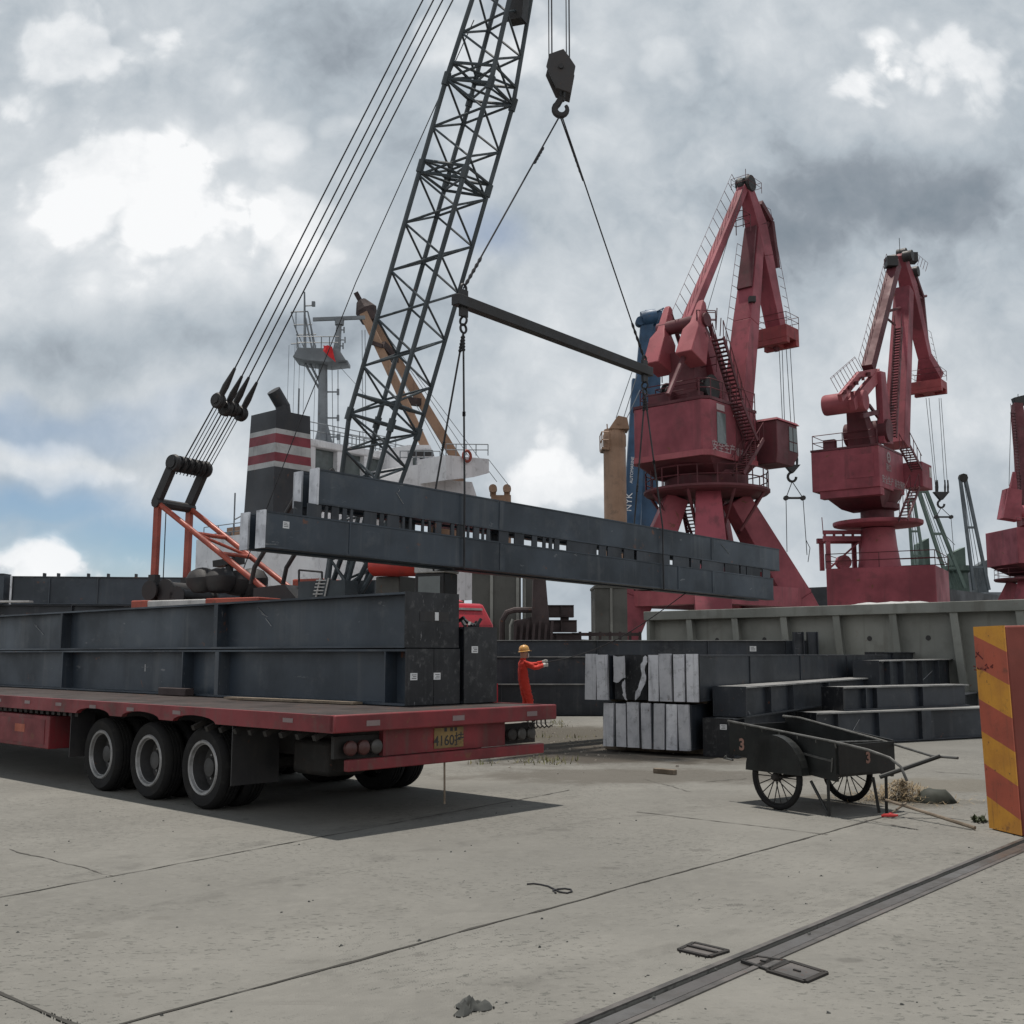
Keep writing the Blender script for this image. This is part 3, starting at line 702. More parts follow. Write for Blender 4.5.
k = MB(); k.box((x3-1.5, -1.1, 0.40), (x3-0.9, -0.60, 0.75)); k.build('air_tank', M['tdark'], T, bevel=0.05)
k = MB(); k.lathe([(0.275,-0.1),(0.32,-0.12),(0.39,-0.12),(WR,-0.06),(WR,0.06),(0.39,0.12),(0.33,0.12),(0.285,0.1)], (0.85, -WT*0.5, 0.66), (0,0,1), 32); k.build('spare_wheel', M['rubber'], T)

# ---- load on the trailer
bz = DZ + 0.002
g0 = tl(gr(405, 706, bz)); gx, gy = g0.x, g0.y
TW = lambda x, y, z=0: (R0 + uT*x + wT*(-y) + V((0,0,z)))
GL = 15.0
grp = 'girders loaded on the trailer'
def xs(px, yloc, z):
    lo, hi = -1.0, 30.0
    for _ in range(50):
        mm = (lo+hi)/2; p = TW(mm, yloc, z); sx = 512 + F*p.x/(p.y*ct + (z-CH)*st)
        if sx > px: lo = mm
        else: hi = mm
    return lo - gx
sti = lambda z: [(xs(385, gy, z), 0.02), (xs(218, gy, z), 0.09), (xs(182, gy, z), 0.02), (xs(62, gy, z), 0.04), (xs(-30, gy, z), 0.03)]
h1 = 0.60; h2 = 0.60
a1 = girder('lower near grey I girder on the trailer with a white label on its end', grp, TW(gx, gy, bz), rzT, GL, h1, 0.385, -1, 0.17, sti(1.3), stickers=(), chalk=((xs(134,gy,1.35), 0.30, xs(134,gy,1.35), 0.40),(xs(137,gy,1.35),0.36,xs(131,gy,1.35),0.36)), lip=0.0)
endsticker(a1, 0.10, 0.27, 0.10, 0.075, -1)
a2 = girder('lower inner grey I girder on the trailer, mostly hidden, its end labelled', grp, TW(gx, gy-0.40, bz), rzT, GL, h1, 0.385, -1, 0.17, [], lip=0.0)
endsticker(a2, 0.04, 0.27, 0.10, 0.075, -1)
a3 = girder('upper wide grey girder lying across two others on the trailer', grp, TW(gx+0.02, gy, bz+h1+0.014), rzT, GL, h2, 0.785, -1, 0.16, [sti(1.95)[1], sti(1.95)[3]], chalk=((xs(255,gy,2),0.42,xs(248,gy,2),0.52),(xs(262,gy,2),0.28,xs(256,gy,2),0.38),(xs(258,gy,2),0.40,xs(252,gy,2),0.44),(xs(35,gy,2),0.25,xs(26,gy,2),0.42)), lip=0.0, holes=True)
a4 = girder('dark upright box girder on the trailer right of the labelled ends', grp, TW(gx-0.03, gy-0.83, bz), rzT, GL-1, 0.85, 0.52, -1, 0.06, [], mats=('beamd','beamend'), lip=0.0)
endsticker(a4, 0.16, 0.56, 0.10, 0.075, -1)
k = MB(); rnd = random.Random(5)
for i in range(9):
    y = -0.03 - i*0.05; h_ = rnd.uniform(0.04, 0.12)
    k.bar((0.1+rnd.uniform(0,.2), y, 0.865), (0.1+rnd.uniform(0,.3), y-rnd.uniform(.02,.06), 0.865+h_), 0.03, 0.03)
k.build('lug', M['beamend'], a4)
# packing under the girders
for i, (px, lab) in enumerate(((182, 'dark timber packing piece on the trailer deck under the girders above the rear wheels'),)):
    x = xs(px, gy, DZ) + gx
    t_ = thing('packing_timber', lab, 'timber', TW(x, gy+0.02, DZ), rzT)
    k = MB(); k.box((-0.35, 0.01, 0.002), (0.35, 0.14, 0.10)); k.build('block', M['rusty'], t_, bevel=0.008)
x = xs(300, gy, DZ)+gx
t_ = thing('dunnage_board', 'pale plank lying on the rear of the trailer deck beside the girders', 'plank', TW(x, gy+0.05, DZ), rzT)
k = MB(); k.bar((-1.2, 0.05, 0.016), (1.1, 0.22, 0.016), 0.14, 0.026, side=(0,1,0)); k.build('board', M['wood'], t_)

# ================================================================== SUSPENDED LOAD, SPREADER, SLINGS, HOOK
bl = at(455, 299, 18.0); br = at(650, 373, 22.9); br.z = bl.z
dS = (br - bl); LS = dS.length; dS.normalize(); nS = V((-dS.y, dS.x, 0))           # along the bar; nS away from the camera
mid = (bl + br)/2
# load: near bottom edge anchored at its left end
l0 = gr(265, 547, 3.09)
TILT = 0.0155
dL = V((1500-512, F, 0)).normalized(); nL = V((-dL.y, dL.x, 0)); rzL = atan2(dL.y, dL.x)
LP = lambda x, y, z: l0 + dL*x + nL*y + V((0,0,z))
LPt = lambda x, y, z: LP(x, y, z - TILT*x)
p = onplane(774, 595, l0, nL); LL = (p - l0).dot(dL)
zL = l0.z
lowH = 0.52; gapH = 0.20; upH = 0.53
def lx(px, py): q_ = onplane(px, py, l0, nL); return (q_ - l0).dot(dL)
grp2 = 'girders hanging from the crane'
stl = lambda z: [(lx(500, 540), 0.13), (lx(678, 560), 0.06), (lx(712, 560), 0.10), (lx(350,505), 0.02)]
s1 = girder('lower near girder of the hanging load with a white label by its pale end', grp2, LP(0,0,0), rzL, LL, lowH, 0.20, 1, 0.012, stl(0), 'zinc1', [(lx(283,528), 0.30, 0.11, 0.10)], lip=0.0)
s2 = girder('lower far girder of the hanging load with its pale end furthest left', grp2, LP(0.02,0.42,0), rzL, LL, lowH, 0.20, 1, 0.012, [], 'zinc1', lip=0.0)
xu = lx(319, 503)
s3 = girder('upper near girder of the hanging load with chalk strokes on its side', grp2, LP(xu,0.012,lowH+gapH), rzL, LL - xu + 0.35, upH, 0.20, 1, 0.012, [(lx(500,520)-xu, 0.13), (lx(712, 555)-xu, 0.10)], 'zinc1',
            chalk=((lx(397,495)-xu, 0.36, lx(404,505)-xu, 0.20), (lx(400,490)-xu, 0.42, lx(399,497)-xu, 0.38), (lx(722,555)-xu, 0.42, lx(730,565)-xu, 0.22)), lip=0.0)
s4 = girder('upper far girder of the hanging load', grp2, LP(xu+0.02,0.432,lowH+gapH), rzL, LL - xu + 0.3, upH, 0.20, 1, 0.012, [], 'zinc1', lip=0.0)
for s_ in (s1, s2, s3, s4): s_.rotation_euler.y = TILT
s3.location.z -= TILT*xu; s4.location.z -= TILT*xu
# brackets that keep the tiers apart (welded on the lower girders)
for s_, y in ((s1, 0),):
    rnd = random.Random(7); x = 0.5
    def brk(par, x0, x1, y0, y1): k = MB(); k.box((x0, y0, lowH), (x1, y1, lowH + gapH - 0.003)); k.build('bracket', M['beamd'], par)
    while x < LL - 0.1:
        w_ = rnd.choice((0.05, 0.08, 0.14, 0.25)) if x < 6.5 else rnd.choice((0.22, 0.45, 0.6, 0.9, 0.35)); brk(s_, x, x + w_, 0.03, 0.055); x += w_ + (rnd.choice((0.07, 0.10, 0.16, 0.22)) if x < 6.5 else rnd.choice((0.05, 0.08, 0.13)))
        if x > 6.5 and x < LL-0.8 and rnd.random() < 0.3:
            brk(s_, x, x + 0.34, 0.03, 0.055); x += 0.34 + rnd.choice((0.06,0.1,0.16))
    for i in range(7): brk(s2, 0.8+i*(LL-1.6)/6, 1.1+i*(LL-1.6)/6, 0.03, 0.06)
# spreader
t = thing('spreader_bar', 'long dark spreader bar hanging at a slant between two slings', 'spreader bar', mid, atan2(dS.y, dS.x))
k = MB(); k.bar((-LS/2,0,0), (LS/2,0,0), 0.17, 0.19, side=(0,1,0)); k.build('beam', M['black'], t, bevel=0.01)
for sx in (-1, 1):
    x = sx*(LS/2 - 0.22)
    k = MB(); k.box((x-0.09, -0.03, 0.096), (x+0.09, 0.03, 0.22)); k.box((x-0.09, -0.03, -0.26), (x+0.09, 0.03, -0.096)); k.build('lifting_lug', M['black'], t)
    k = MB(); k.torus((x, 0, -0.33), (1,0,0), 0.075, 0.022, 16, 6); k.torus((x, 0, -0.47), (0,1,0), 0.075, 0.022, 16, 6); k.torus((x, 0, 0.25), (0,1,0), 0.07, 0.022, 16, 6); k.build('shackle', M['rope'], t)
# hook block
hk = V((mid.x, mid.y, at(561, 107, mid.y).z))
t = thing('hook_block', 'heavy dark crane hook block with a large single hook', 'hook block', hk)
sc_ = 0.92
def hb(px, py): p_ = at(px, py, mid.y); return V((p_.x - hk.x, 0, p_.z - hk.z))
outl = [hb(*p_) for p_ in ((549,59),(563,54),(569,62),(575,71),(570,98),(556,93),(546,71))]
for yo in (-0.20, 0.145):
    k = MB(); k.prism([p_ + V((0,yo,0)) for p_ in outl], (0, 0.055, 0)); k.build('cheek_plate', M['hookblk'], t, bevel=0.012)
c_ = hb(560.5, 72)
for i, yo in enumerate((-0.09, 0.0, 0.09)):
    k = MB(); k.lathe([(0.0,-0.035),(0.23,-0.035),(0.25,-0.028),(0.215,0),(0.25,0.028),(0.23,0.035),(0,0.035)], c_+V((0,yo,0)), (0,1,0), 24); k.build('sheave', M['black'], t)
k = MB(); k.tube(c_+V((0,-0.24,0)), c_+V((0,0.24,0)), 0.05, 12); k.tube(hb(563,92)+V((0,0,0.1)), hb(562,101), 0.055, 10); k.build('pin', M['black'], t)
hc = hb(561, 109.5); pts = []; rad = []
pts.append(hb(563, 97)); rad.append(0.065); pts.append(hb(560.0, 100.3)); rad.append(0.065)
for i in range(13):
    a = R(125) + R(275)*i/12
    pts.append(hc + V((0.125*cos(a), 0, 0.125*sin(a)))); rad.append(0.072 - 0.037*abs(i-5)/7 if i > 5 else 0.068)
k = MB(); k.path(pts, rad, 10); k.build('hook', M['black'], t)
# slings
def ropeset(label, segs, r=0.018, grp3='slings of the hanging load', fit=None):
    pts0 = segs[0][0]
    t = thing('sling', label, 'sling', pts0, 0, grp3)
    for a in segs:
        k = MB(); k.path(a, r, 6); k.build('rope', M['rope'], t, world=True)
    if fit:
        for a, b_, rr in fit:
            k = MB(); n_ = 5
            for i in range(n_):
                q_ = a.lerp(b_, (i+.5)/n_); k.path([a.lerp(b_, i/n_), q_, a.lerp(b_, (i+1)/n_)], [rr*0.6, rr, rr*0.6], 6)
            k.build('splice', M['rope'], t, world=True)
    return t
hb_bot = hk + hb(561, 117)
tl_, tr_ = mid - dS*(LS/2-0.22) + V((0,0,0.25)), mid + dS*(LS/2-0.22) + V((0,0,0.25))
def dS_off(p, a): return p + nS*a
ropeset('upper sling from the hook to the near left end of the spreader bar', [[hb_bot+V((-0.03,-.03,0)), tl_]], 0.016, fit=[(tl_.lerp(hb_bot,0.02), tl_.lerp(hb_bot,0.16), 0.035),(hb_bot.lerp(tl_,0.20), hb_bot.lerp(tl_,0.30), 0.026)])
ropeset('upper sling from the hook to the far right end of the spreader bar', [[hb_bot+V((0.03,.03,0)), tr_+V((0,0.02,0))], [hb_bot+V((0.0,.05,0)), hb_bot.lerp(tr_,0.25)]], 0.016, fit=[(tr_.lerp(hb_bot,0.02), tr_.lerp(hb_bot,0.16), 0.035),(hb_bot.lerp(tr_,0.12), hb_bot.lerp(tr_,0.22), 0.026)])
zt = zL + lowH + gapH + upH + 0.02; zb = zL - 0.018
def lower_sling(sign, label):
    b_ = mid + dS*sign*(LS/2-0.22) + V((0,0,-0.54))
    xx = (b_ - l0).dot(dL); zt = zL + lowH + gapH + upH + 0.02 - TILT*xx; zb = zL - 0.018 - TILT*xx
    nt_ = LP(xx, -0.035, 0); ft = LP(xx, 0.70, 0)
    near = [b_, V((nt_.x, nt_.y, zt)), V((nt_.x, nt_.y, zb)), V(((nt_.x+ft.x)/2, (nt_.y+ft.y)/2, zb-0.004))]
    far = [b_, V((ft.x, ft.y, zt)), V((ft.x, ft.y, zb)), V(((nt_.x+ft.x)/2, (nt_.y+ft.y)/2, zb-0.004))]
    ropeset(label, [near, far], 0.017, fit=[(b_.lerp(near[1],0.02), b_.lerp(near[1],0.12), 0.035), (b_.lerp(far[1],0.02), b_.lerp(far[1],0.12), 0.035), (b_.lerp(near[1],0.5), b_.lerp(near[1],0.53), 0.035), (b_.lerp(far[1],0.66), b_.lerp(far[1],0.72), 0.03)])
lower_sling(-1, 'doubled sling under the near left end of the spreader bar wrapped round the load')
lower_sling(1, 'doubled sling under the far right end of the spreader bar wrapped round the load')
# ================================================================== CRAWLER CRANE
PF = at(342, 600, 22.6)                                   # boom foot
tipxy = V((hk.x - 0.25, hk.y, 0))
eC = (tipxy - V((PF.x, PF.y, 0))); eC.normalize()         # crane heading
lC = V((-eC.y, eC.x, 0))                                  # + is away from the camera
cp = lambda px, py, lat=0.0: onplane(px, py, PF + lC*lat, lC)
CB = PF - eC*1.5; CB.z = 0
C = thing('crawler_crane', 'big lattice boom crawler crane lifting the girders', 'crane', CB, atan2(eC.y, eC.x))
CL = lambda s, lat, z: PF*1 + eC*s + lC*lat + V((0,0,z - PF.z))
# boom centre line
P1 = cp(384, 424); P2 = cp(480, 92); P3 = cp(549, -190)
ax1 = (P2 - P1).normalized()
sections = [(PF, 0.42, 0.55), (P1, 1.08, 1.02), (P2, 1.08, 1.0), (P3, 0.42, 0.40)]      # centre, in-plane depth, lateral width
nrm = lC.cross(ax1).normalized()                            # in plane, across the boom
if nrm.dot(eC) < 0: nrm = -nrm
boom = MB()
def corner(i, a, b_): c_, dd, ww = sections[i]; return c_ + nrm*(a*dd/2) + lC*(b_*ww/2)
boomE = None
chs = []
for a in (-1, 1):
    for b_ in (-1, 1):
        k = MB(); k.path([corner(i, a, b_) for i in range(4)], 0.05, 8); chs.append(k)
boomroot = chs[0].build('boom', M['lattice'], C, world=True)
for k in chs[1:]: k.build('boom_chord', M['lattice'], boomroot, world=True)
def face_pts(i, t_, a, b_):
    return corner(i, a, b_).lerp(corner(i+1, a, b_), t_)
lac = MB()
corners = [(-1,-1),(1,-1),(1,1),(-1,1)]
for i in range(3):
    L_ = (sections[i+1][0]-sections[i][0]).length; nb = max(2, round(L_/ (0.98 if i else 0.75)))
    for fi in range(4):
        A, B = corners[fi], corners[(fi+1)%4]
        lat_face = A[0] == B[0]
        for kx in range(nb):
            t0, th, t1 = kx/nb, (kx+.5)/nb, (kx+1)/nb
            if fi % 2: A_, B_ = B, A
            else: A_, B_ = A, B
            lac.tube(face_pts(i,t0,*A_), face_pts(i,th,*B_), 0.026, 6); lac.tube(face_pts(i,th,*B_), face_pts(i,t1,*A_), 0.026, 6)
    # frames at the joints
    for t_ in ((0.0, 0.06) if i else (0.35,)):
        for fi in range(4):
            lac.tube(face_pts(i,t_,*corners[fi]), face_pts(i,t_,*corners[(fi+1)%4]), 0.032, 6)
        lac.tube(face_pts(i,t_,-1,-1), face_pts(i,t_,1,1), 0.026, 6); lac.tube(face_pts(i,t_,1,-1), face_pts(i,t_,-1,1), 0.026, 6)
tj = (cp(458,185)-P1).length/(P2-P1).length
for t_ in (tj, tj+0.035):
    for fi in range(4): lac.tube(face_pts(1,t_,*corners[fi]), face_pts(1,t_,*corners[(fi+1)%4]), 0.032, 6)
    lac.tube(face_pts(1,t_,-1,-1), face_pts(1,t_,1,1), 0.026, 6); lac.tube(face_pts(1,t_,1,-1), face_pts(1,t_,-1,1), 0.026, 6)
lac.build('lacing', M['lattice'], boomroot, world=True)
for fi in range(4):
    for i, t_ in ((1,0.0),(1,tj+.017),(2,0.0)):
        k = MB(); k.tube(face_pts(i,t_,*corners[fi]) - ax1*0.13, face_pts(i,t_,*corners[fi]) + ax1*0.13, 0.075, 8); k.build('pin_joint', M['lattice'], boomroot, world=True)
k = MB(); k.bar(cp(517,22), cp(520,-10), 0.26, 0.34, side=lC); k.build('limit_box', M['black'], boomroot, world=True)
k = MB()
head = P3 + ax1*0.2
for b_ in (-0.28, 0.22): k.prism([head + lC*b_ + q_ for q_ in (V((0,0,-0.5)), eC*0.62+V((0,0,-0.25)), eC*0.62+V((0,0,0.3)), eC*-0.15+V((0,0,0.6)), eC*-0.35+V((0,0,0)))], lC*0.06)
k.build('boom_head', M['lattice'], boomroot, world=True)
for b_ in (-0.12, 0.0, 0.12):
    k = MB(); k.lathe([(0,-0.04),(0.25,-0.04),(0.22,0),(0.25,0.04),(0,0.04)], head + eC*0.36 + lC*b_, lC, 20); k.build('sheave', M['black'], boomroot, world=True)
# hoist ropes to the hook block
k = MB()
shv = head + eC*0.36
for (px, off) in ((549.0,-0.1),(552.0,0.0),(566.5,-0.1),(569.5,0.06)):
    b0 = at(px, 64, hk.y + off)
    a0 = V((b0.x, b0.y, shv.z))
    k.tube(b0, a0, 0.011 if px in (549.0,566.5) else 0.015, 5)
k.build('hoist_rope', M['rope'], C, world=True)
# pendants
BR = cp(240, 392); GT = cp(190, 482)
toptip = P3 - nrm*0.2 + V((0,0,0.25))
pen = [((233,372),-0.45),((240,380),-0.15),((247,381),0.15),((255,386),0.45)]
for (px, lat) in pen:
    a = cp(*px, lat); b_ = toptip + lC*lat*0.9
    k = MB(); k.tube(a, b_, 0.016, 6); k.build('pendant', M['rope'], C, world=True)
k = MB()
for (px, lat) in pen:
    a = cp(*px, lat); b_ = toptip + lC*lat*0.9; d = (b_-a).normalized()
    k.path([a - d*0.75, a - d*0.35, a + d*0.1], [0.06, 0.075, 0.03], 8)
    c_ = a - d*0.72
    k.lathe([(0,-0.09),(0.15,-0.09),(0.18,-0.045),(0.13,0),(0.18,0.045),(0.15,0.09),(0,0.09)], c_, lC, 18)
c0 = cp(*pen[0][0], -0.45); c1 = cp(*pen[3][0], 0.45); dd = (toptip - c0).normalized()
k.tube(c0 - dd*0.72 - lC*0.1, c1 - dd*0.72 + lC*0.12, 0.08, 10)
k.build('bridle', M['black'], C, world=True)
k = MB()
for i in range(9):
    lat = -0.55 + 1.1*i/8
    a = GT + lC*lat*0.8 + V((0,0,0.12)); b_ = (c0 + c1)/2 + lC*lat*0.8 - dd*0.66
    k.tube(a, b_, 0.011 if i % 3 else 0.017, 5)
k.build('luffing_rope', M['rope'], C, world=True)
# gantry
G0 = cp(158, 503, -0.5); G1 = G0 + lC*1.0
k = MB()
for g_, lt in ((G0,-1),(G1,1)):
    top = cp(172, 470, 0) if False else g_ + eC*0.42 + V((0,0,0.88))
    k.bar(g_ - eC*0.05, top, 0.14, 0.20, side=lC)
    k.lathe([(0,-0.07),(0.18,-0.07),(0.205,0),(0.18,0.07),(0,0.07)], top, lC, 18)
k.tube(G0 + eC*0.42 + V((0,0,0.88)) - lC*0.1, G1 + eC*0.42 + V((0,0,0.88)) + lC*0.1, 0.12, 12)
k.tube(G0 - lC*0.1, G1 + lC*0.1, 0.11, 10)
for i in range(4): k.lathe([(0,-0.045),(0.19,-0.045),(0.155,0),(0.19,0.045),(0,0.045)], G0.lerp(G1, 0.2+0.2*i) + eC*0.42 + V((0,0,0.88)), lC, 16)
k.build('gantry_head', M['black'], C, world=True)
for g_ in (G0, G1):
    base = V((g_.x, g_.y, 2.2)) - eC*0.02
    k = MB(); k.bar(g_, base, 0.11, 0.14, side=lC); k.build('gantry_post', M['orange'], C, world=True)
    k = MB(); k.bar(V((base.x, base.y, 3.35)), V((base.x, base.y, 2.2)), 0.16, 0.20, side=lC); k.build('post_socket', M['black'], C, world=True)
FS0 = cp(283, 604, -0.5); FS1 = FS0 + lC
for g_, f_ in ((G0, FS0), (G1, FS1)):
    k = MB(); k.tube(g_, f_, 0.062, 12); k.build('gantry_strut', M['orange'], C, world=True)
k = MB()
for t_ in (0.32, 0.52): k.tube(G0.lerp(FS0, t_), G1.lerp(FS1, t_), 0.05, 8)
k.tube(G0.lerp(FS0, 0.32), G1.lerp(FS1, 0.52), 0.035, 8)
k.build('gantry_brace', M['orange'], C, world=True)
k = MB(); k.tube(G0 + eC*0.25, V((G0.x,G0.y,2.5)) + eC*0.25, 0.012, 5); k.build('ladder_rope', M['rope'], C, world=True)
# upperworks
pz = lambda py, Y: at(512, py, Y).z
s_r = (cp(140, 600) - PF).dot(eC)
def cbox(s0, s1, l0_, l1_, z0, z1):
    k = MB(); return k.loft([[CL(s0,l0_,z0),CL(s1,l0_,z0),CL(s1,l1_,z0),CL(s0,l1_,z0)],[CL(s0,l0_,z1),CL(s1,l0_,z1),CL(s1,l1_,z1),CL(s0,l1_,z1)]])
zc = cp(200, 599, -1.5).z
cbox(s_r+0.4, 1.1, -1.45, 1.45, 1.15, 1.75).build('slewing_frame', M['black'], C, world=True)
cbox(s_r+0.1, s_r+1.3, -1.6, 1.6, 1.3, zc-0.32).build('counterweight', M['orange'], C, world=True, bevel=0.03)
sx_ = lambda px: (cp(px, 602, -1.62)-(PF-lC*1.62)).dot(eC)
cbox(sx_(131), sx_(147), -1.62, 1.62, zc-0.30, zc).build('counterweight', M['orange'], C, world=True, bevel=0.02)
cbox(sx_(147)+.005, sx_(205), -1.62, -0.9, zc-0.28, zc-0.01).build('deck_edge', M['orangew'], C, world=True, bevel=0.02)
cbox(sx_(205)+.005, sx_(258), -1.62, -0.9, zc-0.28, zc-0.0).build('deck_edge', M['orange'], C, world=True, bevel=0.02)
cbox(s_r+0.8, s_r+4.5, -0.88, 1.4, 1.76, zc-0.3).build('machinery_deck', M['black'], C, world=True)
# winch drums, engine under a cover
for px, py, rr, lat0, lat1 in ((172,592,0.16,-0.7,0.2),(184,592,0.20,-0.6,0.6),(196,597,0.15,-0.6,0.5)):
    q_ = cp(px, py)
    k = MB(); k.lathe([(0,lat0),(rr+.06,lat0),(rr+.06,lat0+.05),(rr,lat0+.06),(rr,lat1-.06),(rr+.06,lat1-.05),(rr+.06,lat1),(0,lat1)], q_, lC, 20); k.build('winch_drum', M['black'], C, world=True)
q_ = cp(229, 580)
k = MB(); rnd = random.Random(2)
for i in range(5):
    c_ = q_ + eC*rnd.uniform(-.35,.35) + lC*rnd.uniform(-.5,.4) + V((0,0,rnd.uniform(-.15,.12)))
    k.lathe([(0.02,-0.28),(0.22,-0.25),(0.34,-0.08),(0.35,0.06),(0.26,0.2),(0.10,0.27),(0.01,0.28)], c_, (rnd.uniform(-.2,.2),rnd.uniform(-.2,.2),1), 22)
k.build('engine', M['black'], C, world=True)
k = MB(); k.tube(q_ + V((0,0,0.15)), q_ + V((0,0,0.40)), 0.09, 10); k.bar(q_+V((0,0,.36))-eC*0.35, q_+V((0,0,.42))+eC*0.3, 0.3, 0.14); k.build('exhaust', M['black'], C, world=True)
k = MB(); k.loft([[CL(-1.75,-0.7,zc-0.3),CL(-0.3,-0.7,zc-0.3),CL(-0.3,0.7,zc-0.3),CL(-1.75,0.7,zc-0.3)],[CL(-1.75,-0.7,zc+0.25),CL(-0.95,-0.7,zc+0.3),CL(-0.95,0.7,zc+0.3),CL(-1.75,0.7,zc+0.25)]]); k.build('boom_bracket', M['black'], C, world=True)
for d_ in (-0.55, 0.35):
    a = cp(251, 584, d_) if d_ < 0 else cp(283, 584, d_)
    k = MB(); k.path([a, a + V((0,0,0.35)) + eC*0.08, a + V((0,0,0.8)) + eC*0.42, a + V((0,0,1.9)) + eC*1.2, P1 - nrm*0.5 + lC*d_ - ax1*1.2], 0.05, 8); k.build('backstop', M['black'], C, world=True)
# orange engine box and grey foot blocks beside the boom foot
a = cp(303, 590)
sa = (a-PF).dot(eC)
cbox(sa-0.45, sa+0.35, 0.2, 0.9, zc-0.4, cp(303,578).z).build('fuel_box', M['orange'], C, world=True, bevel=0.03)
k = MB()
for c_, d_ in (((299,570),(299,592)),((299,570),(322,572)),((322,572),(322,590))): k.tube(cp(*c_,-0.3), cp(*d_,-0.3), 0.022, 6)
k.build('handrail', M['black'], C, world=True)
cbox(-0.55, 0.6, -0.75, -0.30, 1.5, cp(340,583).z).build('boom_foot_bracket', M['lattice'], C, world=True)
cbox(-0.55, 0.6, 0.30, 0.75, 1.5, cp(340,580).z).build('boom_foot_bracket', M['lattice'], C, world=True)
k = MB()
for i in range(5):
    a = cp(318+i*0.8, 594-i*3.4, -0.78); k.box((a.x-0.10, a.y-0.02, a.z-0.012), (a.x+0.10, a.y+0.02, a.z+0.012))
k.bar(cp(316,597,-0.78), cp(320.5,578,-0.78), 0.03, 0.03); k.bar(cp(324.5,597,-0.78), cp(328.5,578,-0.78), 0.03, 0.03)
k.build('step_ladder', M['orangew'], C, world=True)
# luffing tubes by the boom foot
for i, (p0, p1) in enumerate((((330,590),(344,550)),((340,588),(360,548)),((352,592),(374,550)),((326,585),(331,550)),((362,592),(385,552)))):
    k = MB(); k.tube(cp(*p0, 0.25-0.1*i), cp(*p1, 0.25-0.1*i), 0.055, 8); k.build('boom_rod', M['lattice'], C, world=True)
# red drum lying across the front, cab with dark glass
a = cp(372, 566, -0.9); b_ = cp(421, 566, -0.9)
k = MB(); d = (b_-a).normalized(); r_ = 0.20
k.lathe([(0.02,0),(r_*.8,0.01),(r_,0.07),(r_,(b_-a).length-.07),(r_*.8,(b_-a).length-.01),(0.02,(b_-a).length)], a, d, 24); k.build('red_drum', M['crimson'], C, world=True)
s0 = (cp(419, 580, -1.3)-PF).dot(eC); s1_ = (cp(453, 580, -1.3)-PF).dot(eC)
zt_ = cp(436, 564, -1.3).z; zm = cp(436, 573.5, -1.3).z
cab = cbox(s0, s1_-0.1, -1.45, -0.95, 1.3, zm).build('cab', M['black'], C, world=True, bevel=0.02)
cbox(s0, s1_-0.08, -1.48, -0.93, zm+0.003, zt_).build('roof', M['orangew'], cab, world=True, bevel=0.02)
cbox(s0+0.08, s1_-0.18, -1.458, -1.452, zm-0.62, zm-0.06).build('window', M['cglass'], cab, world=True)
cbox(s0-1.3, s0-0.75, -0.8, 0.1, 1.3, cp(395,576,-0.8).z).build('machinery_house', M['bin'], C, world=True, bevel=0.02)
# tracks
for lt in (-1, 1):
    k = MB(); k.prism([CL(x-1.5, lt*1.75-0.4, z) for x, z in ((-2.3,0.12),(-2.0,0.01),(2.0,0.01),(2.3,0.12),(2.5,0.5),(2.25,0.88),(1.9,0.98),(-1.9,0.98),(-2.25,0.88),(-2.5,0.5))], lC*0.8)
    tr = k.build('track', M['tdark'], C, world=True, bevel=0.02)
    k = MB()
    for i in range(-7, 8): k.lathe([(0,0),(0.16,0),(0.16,0.05),(0,0.05)], CL(-1.5+i*0.28, lt*1.75-0.4-0.03, 0.20), lC, 12)
    k.build('rollers', M['coverp'], tr, world=True)
k = MB(); k.lathe([(1.0,0.4),(1.0,1.14)], (0,0,0), (0,0,1), 24, True); k.build('turntable', M['tdark'], C)
# long rope from the winch to the boom tip
k = MB(); k.path([cp(236, 588, 0.1), cp(300, 422, 0.1), cp(356, 282, 0.1), cp(474, 20, 0.1)], 0.011, 5); k.build('winch_rope', M['rope'], C, world=True)

# ================================================================== RED TRUCK BEHIND THE LOAD
a = at(464, 603, 23.5); b_ = at(494, 606, 23.0)
TR = thing('truck', 'red truck whose cab roof shows behind the loaded trailer', 'truck', (a.x-0.84, 24.6, 0), R(-52))
hz = a.z+0.16
k = MB(); k.loft([[(-0.9,-1.2,1.0),(0.9,-1.2,1.0),(0.9,1.2,1.0),(-0.9,1.2,1.0)],[(-0.9,-1.2,hz-0.5),(0.85,-1.2,hz-0.6),(0.85,1.2,hz-0.6),(-0.9,1.2,hz-0.5)],[(-0.85,-1.12,hz-0.03),(0.55,-1.12,hz-0.12),(0.55,1.12,hz-0.12),(-0.85,1.12,hz-0.03)]]); k.build('cab', M['truckred'], TR, bevel=0.06)
k = MB(); k.loft([[(-0.85,-0.95,hz-0.02),(0.1,-0.95,hz-0.06),(0.1,0.95,hz-0.06),(-0.85,0.95,hz-0.02)],[(-0.85,-0.85,hz+0.22),(-0.5,-0.8,hz+0.14),(-0.5,0.8,hz+0.14),(-0.85,0.85,hz+0.22)]]); k.build('wind_deflector', M['truckred'], TR, bevel=0.04)
k = MB(); k.add([(0.875,-1.05,hz-1.25),(0.875,1.05,hz-1.25),(0.63,1.0,hz-0.28),(0.63,-1.0,hz-0.28)], [(0,1,2,3)]); k.build('windscreen', M['cglass'], TR)
k = MB(); k.add([(-0.5,-1.21,hz-1.2),(0.6,-1.21,hz-1.2),(0.5,-1.175,hz-0.4),(-0.5,-1.175,hz-0.4)], [(0,1,2,3)]); k.build('side_window', M['cglass'], TR)
